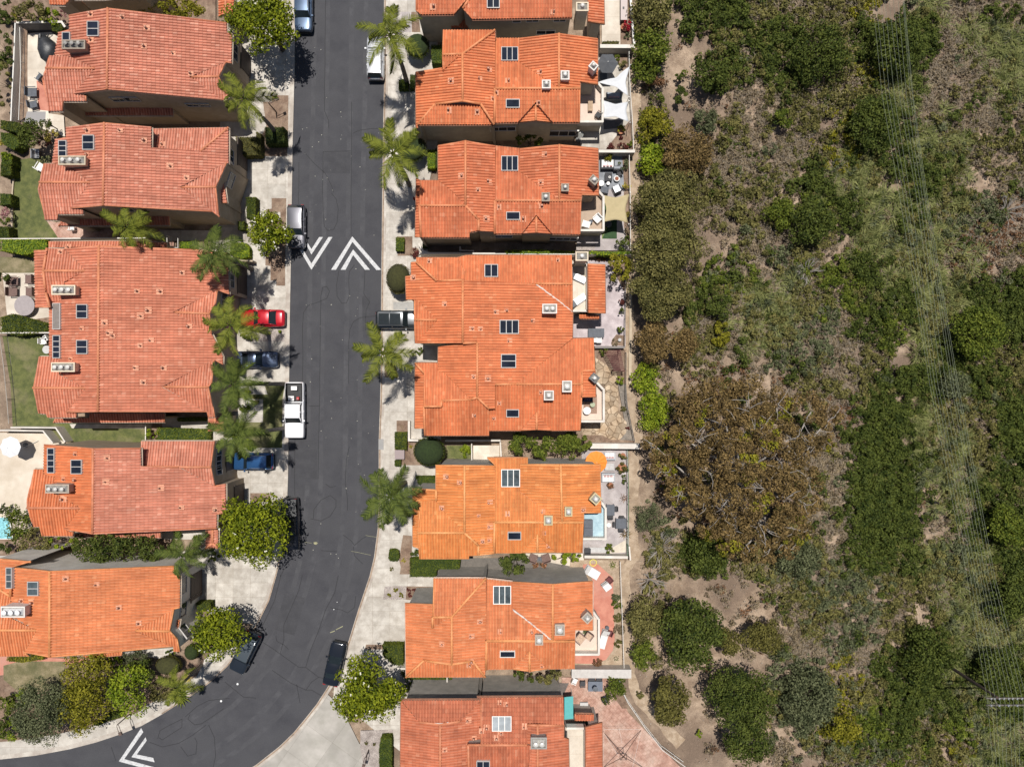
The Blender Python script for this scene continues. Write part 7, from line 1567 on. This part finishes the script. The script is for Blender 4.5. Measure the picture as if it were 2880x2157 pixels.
tree('clipped_shrub','brown green oval clipped shrub in the bend bed', *q(10,1445,785), 120/S, 1.5, 'hbrown', 'shrub', leaf=.07, dens=1.2, ry=88/S, trunk=False); tree('clipped_shrub','green round clipped shrub by the bend street tree', *q(10,1645,670), 65/S, 1.5, 'hedge', 'shrub', leaf=.07, dens=1.2, ry=72/S, trunk=False)
HC('dark box hedge beside the driveway of the bend house', 10, [(1690,240),(1815,238),(1815,300),(1700,318)], 1.3, 'hedge'); T('low green shrub in front of the bend house wall', 10, 1510,670,70,.8,'mid', leaf=.08, ry=26/S, name='garden_bush', cat='bush', trunk=False)
T('feathery shrub strip along the curved pavement', 10, 1380,1010,110,1.2,'olive', leaf=.09, ry=75/S, name='garden_bush', cat='bush'); rosette('long leaved grass clump overhanging the curved pavement', 10, 1545,1040,1.6,'mid','grass_clump','grass clump',n=60,w=.03)
rosette('orange tipped grass clump by the curved pavement', 10, 1615,890,.9,'gold','grass_clump','grass clump',n=40,w=.03); HC('low clipped hedge by the twin arm street light', 10, [(900,1215),(960,1180),(1060,1180),(1040,1230),(930,1262)], .6, 'hedge'); HC('small square hedge left of the low clipped hedge', 10, [(800,1270),(880,1245),(905,1275),(850,1300),(805,1300)], .6, 'hedge')
T('lime shrub in the dark gap beside the large grey green tree', 10, 165,1090,60,1.6,'lime', leaf=.11, ry=90/S, name='garden_bush', cat='bush'); T('dark leafy tree at the left edge of the bottom bed', 10, 35,1120,90,2.5,'mid', leaf=.12, name='garden_tree', ry=75/S); T('bright lower shrub at the left edge of the bottom bed', 10, 75,1330,75,1.6,'lime', leaf=.11, ry=90/S, name='garden_bush', cat='bush'); T('dark tree in the bottom left corner', 10, 10,1330,70,2.0,'dark', leaf=.12, ry=80/S, name='garden_tree')
HC('yellow low hedge below the orange roof, bottom left', 10, [(60,705),(380,700),(370,730),(200,755),(60,745)], .8, 'yel', leaf=.09)

# ================================================================ the canyon: single trees and shrubs
D('small green tree against the slope at the top of the canyon strip', 60,100,42,3,'mid', leaf=.14)
D('green bush at the very top beside the footpath', 55,25,45,2.2,'olive', leaf=.14); D('lower green bush beside the white sails rail', 42,145,36,2,'mid', leaf=.14)
D('dark green round shrub standing in the pale clearing', 185,160,48,2.5,'dark', leaf=.14, ry=38/.768); D('reddish dry shrub beside the pale clearing', 60,172,22,1.2,'rust', leaf=.12)
D('small green shrub in the pale clearing, upper', 114,165,11,.8,'dark', leaf=.1); D('narrow green shrub in the pale clearing, lower', 120,207,15,1.2,'dark', leaf=.12, ry=28/.768); D('grey green shrub at the bottom of the clearing', 172,262,26,1.4,'silver', leaf=.12, ry=34/.768)
D('light green bush beside the path, level with the slate patio', 62,270,45,2,'yel', leaf=.13, ry=38/.768); D('bright green bush below the light green one beside the path', 58,345,36,2,'lime', leaf=.13)
D('brown crowned tree standing right of the bright green path bushes', 132,325,55,4,'bronze', leaf=.12, dens=1.5, name='wild_tree', cat='tree')
D('olive tree beside the path, top of the row of three', 100,440,76,5,'olive', leaf=.12, dens=1.5, name='wild_tree', cat='tree'); D('olive tree beside the path, middle of the row of three', 95,545,78,5,'olive', leaf=.12, dens=1.5, name='wild_tree', cat='tree'); D('olive tree beside the path, lowest of the row of three', 78,635,68,4.6,'olive', leaf=.12, dens=1.5, name='wild_tree', cat='tree', ry=55/.768)
D('ochre tree below the three olives, left one', 60,738,38,3.5,'bronze', leaf=.12, dens=1.4, name='wild_tree', cat='tree', ry=48/.768); D('ochre tree below the three olives, right one', 124,748,36,3.5,'bronze', leaf=.12, dens=1.4, name='wild_tree', cat='tree'); 
D('vivid lime bush beside the path below the ochre trees', 45,820,32,1.8,'lime', leaf=.13); D('vivid green bush at the foot of the eucalyptus', 62,890,36,2.2,'lime', leaf=.13, ry=48/.768)
D('dark green shrub between path clearing and canyon, level with the mauve patio', 203,662,30,2.2,'dark', leaf=.13); D('lime topped shrub left of the pampas grass', 208,722,22,1.8,'yel', leaf=.12, ry=34/.768)
D('dark green tree beneath the power lines at the top', 590,98,62,3.5,'dark', leaf=.14, name='wild_tree', cat='tree'); D('dark green tree left of the power lines, second from the top', 538,262,48,3.5,'dark', leaf=.14, ry=72/.768, name='wild_tree', cat='tree'); D('dark green thicket tree in the upper middle of the canyon', 420,112,66,3,'dark', leaf=.14, name='wild_tree', cat='tree'); D('small bright bush inside the upper middle thicket', 342,255,24,1.8,'mid', leaf=.12)
D('dark green tree in the canyon middle, level with the largest roof', 400,480,52,3.2,'dark', leaf=.14, name='wild_tree', cat='tree'); D('olive green bush left of the canyon middle tree', 335,460,36,2,'mid', leaf=.12)
D('green tree right of the power lines, middle height', 765,720,62,3.5,'mid', leaf=.14, name='wild_tree', cat='tree'); D('silvery shrub under the power lines, middle height', 715,830,34,2,'silver', leaf=.12)
D('dark green tree at the right edge beyond the pampas clumps', 825,1140,48,3.2,'mid', leaf=.15, name='wild_tree', cat='tree'); D('dark tree at the right edge below the pampas clumps', 832,1305,46,3.2,'dark', leaf=.14, name='wild_tree', cat='tree'); D('dark round tree just above the utility pole', 810,1450,46,3.2,'dark', leaf=.14, name='wild_tree', cat='tree')
D('silver grey scrub tree left of the utility pole, large', 400,1512,66,2.6,'silver', leaf=.13, dens=1.3); D('yellow green round shrub at the bottom of the canyon', 470,1572,38,2.6,'yel', leaf=.13); D('dark green rounded thicket beside the utility pole', 660,1420,56,3,'dark', leaf=.14, ry=75/.768)
D('large round dark green tree on the lower slope', 143,1372,64,5,'dark', leaf=.15, dens=1.5, ry=85/.768, name='wild_tree', cat='tree'); D('olive shrub right of the large round dark tree, nearer', 226,1388,32,3,'hbrown', leaf=.12, dens=1.3); D('olive shrub right of the large round dark tree, farther', 302,1378,48,3.2,'hbrown', leaf=.12, dens=1.3, ry=36/.768)
D('round olive tree beside the curved brick terrace fence', 94,1515,45,3.5,'hbrown', leaf=.13, dens=1.4, ry=55/.768, name='wild_tree', cat='tree'); D('tall dark olive tree in the lower clearing', 252,1512,72,5,'dark', leaf=.12, dens=1.4, name='wild_tree', cat='tree'); D('dark tree below the tall olive one in the lower clearing', 270,1605,52,4,'dark', leaf=.13, dens=1.3, name='wild_tree', cat='tree')
D('pale green tree beside the red terrace fence', 45,1340,42,3,'olive', leaf=.12, dens=1.3, ry=52/.768, name='wild_tree', cat='tree'); D('green bush below the pale tree by the red terrace', 38,1415,32,2,'mid', leaf=.12); D('tiny yellow plant on the bare lower slope', 158,1585,9,.4,'lime', leaf=.08)
D('dark green tree below the eucalyptus, on its shadow side', 185,1200,52,3,'dark', leaf=.14, dens=1.2, name='wild_tree', cat='tree'); D('silver bush below the eucalyptus branches at right', 370,1200,50,2.6,'silver', leaf=.13, dens=1.2); D('bare grey twiggy shrub at the foot of the path', 50,1120,32,1.5,'silver', leaf=.08, dens=.6)
D('green spiny clump on bare ground near the brick terrace', 30,1502,9,.4,'olive', leaf=.08)

# the great eucalyptus: several limbs, each carrying its own clumps of hanging leaves
def eucalyptus():
    c = ground(1760+235/.768, 1060/.768); root = empty('eucalyptus_tree', (c.x,c.y,tz(c.x)), 'huge brown crowned eucalyptus with bare white limbs showing', 'tree')
    bark = plain('euc_bark', (.33,.3,.27), .8, var=.25, scale=3); rnd_ = random.Random(5)
    cl = []
    spots = [(150,880,46),(200,870,52),(260,865,48),(330,880,46),(400,890,40),(440,905,34),(100,930,40),(150,950,48),(210,940,46),(280,930,50),(350,950,46),(400,960,40),(80,1000,36),(135,1010,46),(190,1030,44),(250,1000,50),(320,1010,50),(385,1030,40),(110,1060,30),(160,1085,36),(220,1080,40),(280,1070,48),(345,1080,48),(390,1090,36),(180,1130,36),(240,1140,48),(300,1140,48),(360,1140,44),(250,1190,36),(300,1195,34),(215,1165,34),(350,1185,24),(60,960,24),(430,950,28)]
    br = []
    for i,(x,y,r) in enumerate(spots):
        h = 6+3.5*math.exp(-((x-240)**2+(y-1020)**2)/15000)+rnd_.uniform(-1,1)
        p = P(1760+x/.768, y/.768, tz(c.x)+h); R = r/.768*K*.93
        w = Vector((p.x-c.x,p.y-c.y,p.z-c.z)); R *= rnd_.uniform(.85,1.1); n = int(1050*R*R/2.2)
        v = blob_leaves(w.x,w.y,w.z-.4,R*1.05,R*1.05,R*.62,n,.13,clumps=15); cl.append(v); br.append((w,R,h))
    allv = np.concatenate(cl); npmesh('crown', allv, 4, LM('bronze'), root)
    cl2 = []
    for i in range(0,len(spots),3):
        w,R,h = br[i]; cl2.append(blob_leaves(w.x+.5,w.y-.4,w.z-.1,R*.8,R*.8,R*.5,int(260*R*R/2.2),.13,clumps=7))
    npmesh('young_growth', np.concatenate(cl2), 4, LM('yel'), root)
    t = MB(); z0 = c.z; base = Vector((c.x,c.y,c.z-.3))
    forks = [Vector((c.x-2.2,c.y-.6,c.z+3.2)),Vector((c.x+1.8,c.y+1.2,c.z+3.6)),Vector((c.x-.4,c.y+2.6,c.z+3.4)),Vector((c.x+.6,c.y-2.2,c.z+3))]
    for f in forks: t.tube([base, base.lerp(f,.5)+Vector((.1,.1,.2)), f],[.42,.32,.26],9)
    t.build('trunk', bark, root, True)
    for i,(w,R,h) in enumerate(br):
        p = Vector((c.x+w.x,c.y+w.y,c.z+w.z)); f = min(forks, key=lambda q_: (q_-p).length); m = f.lerp(p,.55)+Vector((rnd_.uniform(-.6,.6),rnd_.uniform(-.6,.6),.6)); b = MB()
        tip = p+Vector((rnd_.uniform(-.8,.8),rnd_.uniform(-.8,.8),R*.3)); b.tube([f,m,p,tip],[.15,.1,.06,.02],6)
        for k in range(5):
            a = rnd_.uniform(0,6.28); L = R*rnd_.uniform(.5,1.0); s = m.lerp(tip, rnd_.uniform(.3,.95)); e = s+Vector((math.cos(a)*L,math.sin(a)*L,R*rnd_.uniform(.05,.42))); mm = s.lerp(e,.5)+Vector((rnd_.uniform(-.2,.2),rnd_.uniform(-.2,.2),.2)); b.tube([s,mm,e],[.04,.028,.01],4)
        b.build('limb', bark, root)
eucalyptus()
def bare(label, px, py, R, seed, h=1.6):
    g = ground(px,py); root = empty('dead_shrub', (g.x,g.y,g.z), label, 'dead shrub'); r = random.Random(seed); b = MB()
    for i in range(16):
        a = r.uniform(0,6.28); L = R*r.uniform(.6,1.1); p0 = g.copy(); m = g+Vector((math.cos(a)*L*.5,math.sin(a)*L*.5,h*.6)); e = g+Vector((math.cos(a)*L,math.sin(a)*L,h*r.uniform(.7,1.1))); b.tube([p0,m,e],[.05,.035,.012],4)
        for k in range(4):
            a2 = a+r.uniform(-.9,.9); s = m.lerp(e,r.uniform(0,.9)); b.tube([s, s+Vector((math.cos(a2)*R*.3,math.sin(a2)*R*.3,r.uniform(0,.4)))],[.02,.008],3)
    b.build('branches', plain('euc_bark',(.42,.39,.36),.8), root)
for lb,x,y,R,s_ in (('bare white branched shrub below the eucalyptus at left',75,1180,1.9,1),('bare grey shrub near the red terrace fence',50,1250,1.6,2),('bare whitish shrub in the canyon middle',385,590,1.5,3),('bare grey shrub on the right slope by the rusty brush',815,458,1.7,4),('bare twiggy shrub right of the eucalyptus',300,885,1.6,5)): bare(lb,1760+x/.768,y/.768,R,s_)
# person on the trail far right
def hiker():
    p = ground(2160+1390/S, 1080+1005/S); x,y,z = p; root = empty('person',(x,y,z),'person in dark clothes walking the narrow canyon trail','person')
    me = bpy.data.meshes.new('body'); V = [(0,0,.95),(0,0,1.2),(0,0,1.42),(0,0,1.52),(0,.02,1.66),(.1,0,.92),(.12,.12,.5),(.12,.02,.06),(.12,.14,.03),(-.1,0,.92),(-.12,-.08,.5),(-.12,-.24,.1),(-.12,-.14,.03),(.19,0,1.4),(.25,-.08,1.13),(.24,.08,.9),(-.19,0,1.4),(-.25,.1,1.13),(-.22,.26,.95)]
    E = [(0,1),(1,2),(2,3),(3,4),(0,5),(5,6),(6,7),(7,8),(0,9),(9,10),(10,11),(11,12),(2,13),(13,14),(14,15),(2,16),(16,17),(17,18)]
    me.from_pydata(V,E,[]); o = bpy.data.objects.new('body',me); COL.objects.link(o); o.parent = root; me.materials.append(plain('dark_clothes',(.02,.02,.025),.8))
    sk_ = o.modifiers.new('skin','SKIN'); R = [.14,.13,.15,.055,.1,.1,.07,.045,.04,.1,.07,.045,.04,.06,.045,.035,.06,.045,.035]
    for v_, r_ in zip(me.skin_vertices[0].data, R): v_.radius = (r_,r_)
    me.skin_vertices[0].data[0].use_root = True; o.modifiers.new('sub','SUBSURF').levels = 1
    b = MB(); b.lathe((x,y+.02,z+1.66),[(.001,-.12),(.07,-.08),(.1,0),(.085,.07),(.001,.12)],12); b.build('head',plain('skin_tone',(.4,.24,.17),.6),root,True); b = MB(); b.lathe((x,y+.01,z+1.68),[(.112,-.02),(.1,.07),(.05,.115),(.001,.125)],12); b.build('hair',plain('hair',(.03,.02,.015),.8),root,True)
hiker()

# ================================================================ canyon ground cover (nobody could count it)
MAP = """gdGGooooydpbbbr gddoGGooGGGbpppp gdGGoGooyGbbbpp odGdboooopbbbpp gdoobooyGGpbboo goobbboypGppoob ooobooGppdGodbb oodooogGppppsrrr ooddobodppprrrr oodgbsggGppprbb ooGoppogoGppGGG odobppsbGgpoGGG odobbssbodpGooo gddreeoboGGsGoo geeeeebrGGpooGG geeeeebbGGppoGG yeeeeebbGGppoGG ddeeeeobGGdpGoo sdeeeobbGGdbGGG boGeosobGGpspGG oddddosssoopoGG oddddbossodpppG oddddbbsboGpppg dddddssybGGpGG dddddssyoGGpsG dddddssygGogpp dddddbdosgoypp""".replace('ppsr','ppsr').split()
KIND = {'g':'mid','G':'dark','o':'olive','b':'dry','y':'yel','s':'silver','r':'rust','e':'dry'}
buck = {k:[] for k in ('mid','dark','olive','dry','yel','silver','rust','pampas','bronze')}
def brush():
    for r_ in (1,2,3,4,5): MAP[r_] = MAP[r_][:1]+('d' if r_ < 5 else 'o')+'d'+MAP[r_][3:]
    rr = random.Random(21)
    for n in range(13500):
        px = 1790+rr.random()*1140; py = -60+rr.random()*2290
        if px < 1795+rr.random()*25: continue
        if 1500 < py < 1990 and px < 1812+rr.random()*30: continue
        if 640 < py < 1500 and px < 1822+rr.random()*25: continue
        if px < 1990 and py > 1870: 
            if px < 1770+(py-1800)*.75+40: continue
        gx = (px-1760)/80+rr.gauss(0,.27); gy = py/80+rr.gauss(0,.27)
        row = MAP[min(26,max(0,int(gy)))]; k = row[min(13,max(0,int(gx)))]
        if py < 950 and k in 'oG' and rr.random() < (.45 if k == 'o' else .12): k = 'b'
        if k == 'd' and rr.random() < .93: continue
        if k == 'e' and rr.random() < .75: continue
        if rr.random() < (.05 if k == 'G' else .15) and k != 'd': k = rr.choice('oobbbsG')
        g = ground(px,py)
        if k == 'p':
            if rr.random() < .5: buck['pampas'].append((g, rr.uniform(.6,1.25), rr.random())); continue
            k = rr.choice('bso')
        if k in 'de': k = rr.choice('bbr')
        if n > 8800: k = rr.choice('bbbo') if k in 'ogsy' else k
        kind = KIND[k]; r = rr.uniform(.45,1.0)*(1.35 if k == 'G' else 1.15 if k in 'sog' else .9); buck[kind].append((g,r,rr.random()))
    names = {'mid':('green_scrub','mid green scrub covering parts of the canyon'),'dark':('dark_scrub','dark green scrub thickets covering the canyon floor'),'olive':('olive_scrub','olive coloured scrub covering the canyon slope'),'dry':('dry_brush','dry brown twiggy brush covering the canyon'),'yel':('yellow_scrub','yellow green scrub patches in the canyon'),'silver':('sage_scrub','silver green sage scrub in the lower canyon'),'rust':('rusty_brush','rust brown dead brush in the canyon')}
    for k,(nm,lb) in names.items():
        A = []
        for g,r,t in buck[k]:
            dens = {'dry':120,'rust':110}.get(k,150); n = int(dens*r*r/.6+14); hgt = r*(1.05 if k not in ('dry','rust') else .6)
            A.append(blob_leaves(g.x,g.y,g.z+hgt*.35,r,r,hgt,n,.105 if k in ('dry','rust') else .125,clumps=7,up=.3))
        if not A: continue
        o = npmesh(nm, np.concatenate(A), 4, LM(k)); setp(o, lb, 'scrub', kind='stuff')
    # dead sticks: thin pale blades lying through the dry brush
    for key, nm, lb, kd, src, cnt, L0, wd, mat in (('sticks','dead_twigs','pale dead twigs tangled through the canyon brush','twigs',buck['dry']+buck['rust']+buck['silver'][::2]+buck['olive'][::2],16,.75,.016,'twig'),('pampas','pampas_grass','pale green pampas grass along the canyon bottom','grass',buck['pampas'],85,1.5,.03,'pampas')):
        A = []
        for g,r,t in src:
            n = cnt; a = RNG.uniform(0,2*math.pi,n); el = RNG.uniform(.15,1.25,n) if key == 'pampas' else RNG.uniform(-.1,.7,n); L = L0*(.6+.6*RNG.random(n))*r
            d = np.stack([np.cos(a)*np.cos(el),np.sin(a)*np.cos(el),np.sin(el)],1); s = np.stack([-np.sin(a),np.cos(a),np.zeros(n)],1)*wd
            o0 = np.array([g.x,g.y,g.z+(.05 if key == 'pampas' else r*.5)])+RNG.normal(size=(n,3))*np.array([.12,.12,.0] if key == 'pampas' else [r*.45,r*.45,r*.2])
            m = o0+d*L[:,None]*.55; e = o0+d*L[:,None]; 
            if key == 'pampas': e[:,2] -= L*.28; e[:,:2] += d[:,:2]*L[:,None]*.15
            A.append(np.stack([o0-s,m-s,e,m+s],1))
        mt = plain('twig',(.27,.225,.17),.9,var=.35,scale=3) if mat == 'twig' else LM('pampas')
        setp(npmesh(nm, np.concatenate(A), 4, mt), lb, kd, kind='stuff')
brush()
# fallen leaves and little stones over the bare ground
st = MB(); r5 = random.Random(9)
for i in range(1500):
    px = 1800+r5.random()*500; py = r5.random()*2150; g = ground(px,py); s = r5.uniform(.03,.1)
    st.box((g.x,g.y,g.z+s*.2),(s*r5.uniform(.8,1.6),s,s*.7),r5.random()*3,top=.6)
setp(st.build('loose_stones', plain('stones',(.42,.36,.3),.9,var=.35,scale=2)), 'small pale stones scattered over the bare canyon ground', 'stones', kind='stuff')
# ================================================================ camera, sun and sky
cam = bpy.data.cameras.new('camera'); co = bpy.data.objects.new('camera', cam); COL.objects.link(co); scene.camera = co
co.location = (0,0,H); co.rotation_euler = (0,0,0); cam.sensor_width = 36; cam.lens = 36*H/(2880*K); cam.clip_end = 2000; cam.clip_start = .5
W = bpy.data.worlds.new('World'); scene.world = W; W.use_nodes = True; nt = W.node_tree
bg = nt.nodes['Background']; sk = nt.nodes.new('ShaderNodeTexSky'); sk.sky_type = 'NISHITA'; sk.sun_disc = False
EL = math.radians(76.5); AZ = math.radians(-2)  # sun stands towards +Y, almost overhead
sk.sun_elevation = EL; sk.sun_rotation = AZ
nt.links.new(sk.outputs['Color'], bg.inputs['Color']); bg.inputs['Strength'].default_value = .056
sun = bpy.data.lights.new('sun','SUN'); so = bpy.data.objects.new('sun', sun); COL.objects.link(so); sun.energy = 4.75; sun.angle = math.radians(.53); sun.color = (1,.955,.89)
d = Vector((math.sin(-AZ)*math.cos(EL)*-1, math.cos(AZ)*math.cos(EL), math.sin(EL))); so.rotation_euler = d.to_track_quat('Z','Y').to_euler()
so.location = (0,0,120)
vs = scene.view_settings; vs.view_transform = 'Standard'; vs.look = 'None'; vs.gamma = 1; vs.exposure = EXPO; vs.use_curve_mapping = False
scene.render.resolution_x = 1024; scene.render.resolution_y = 766
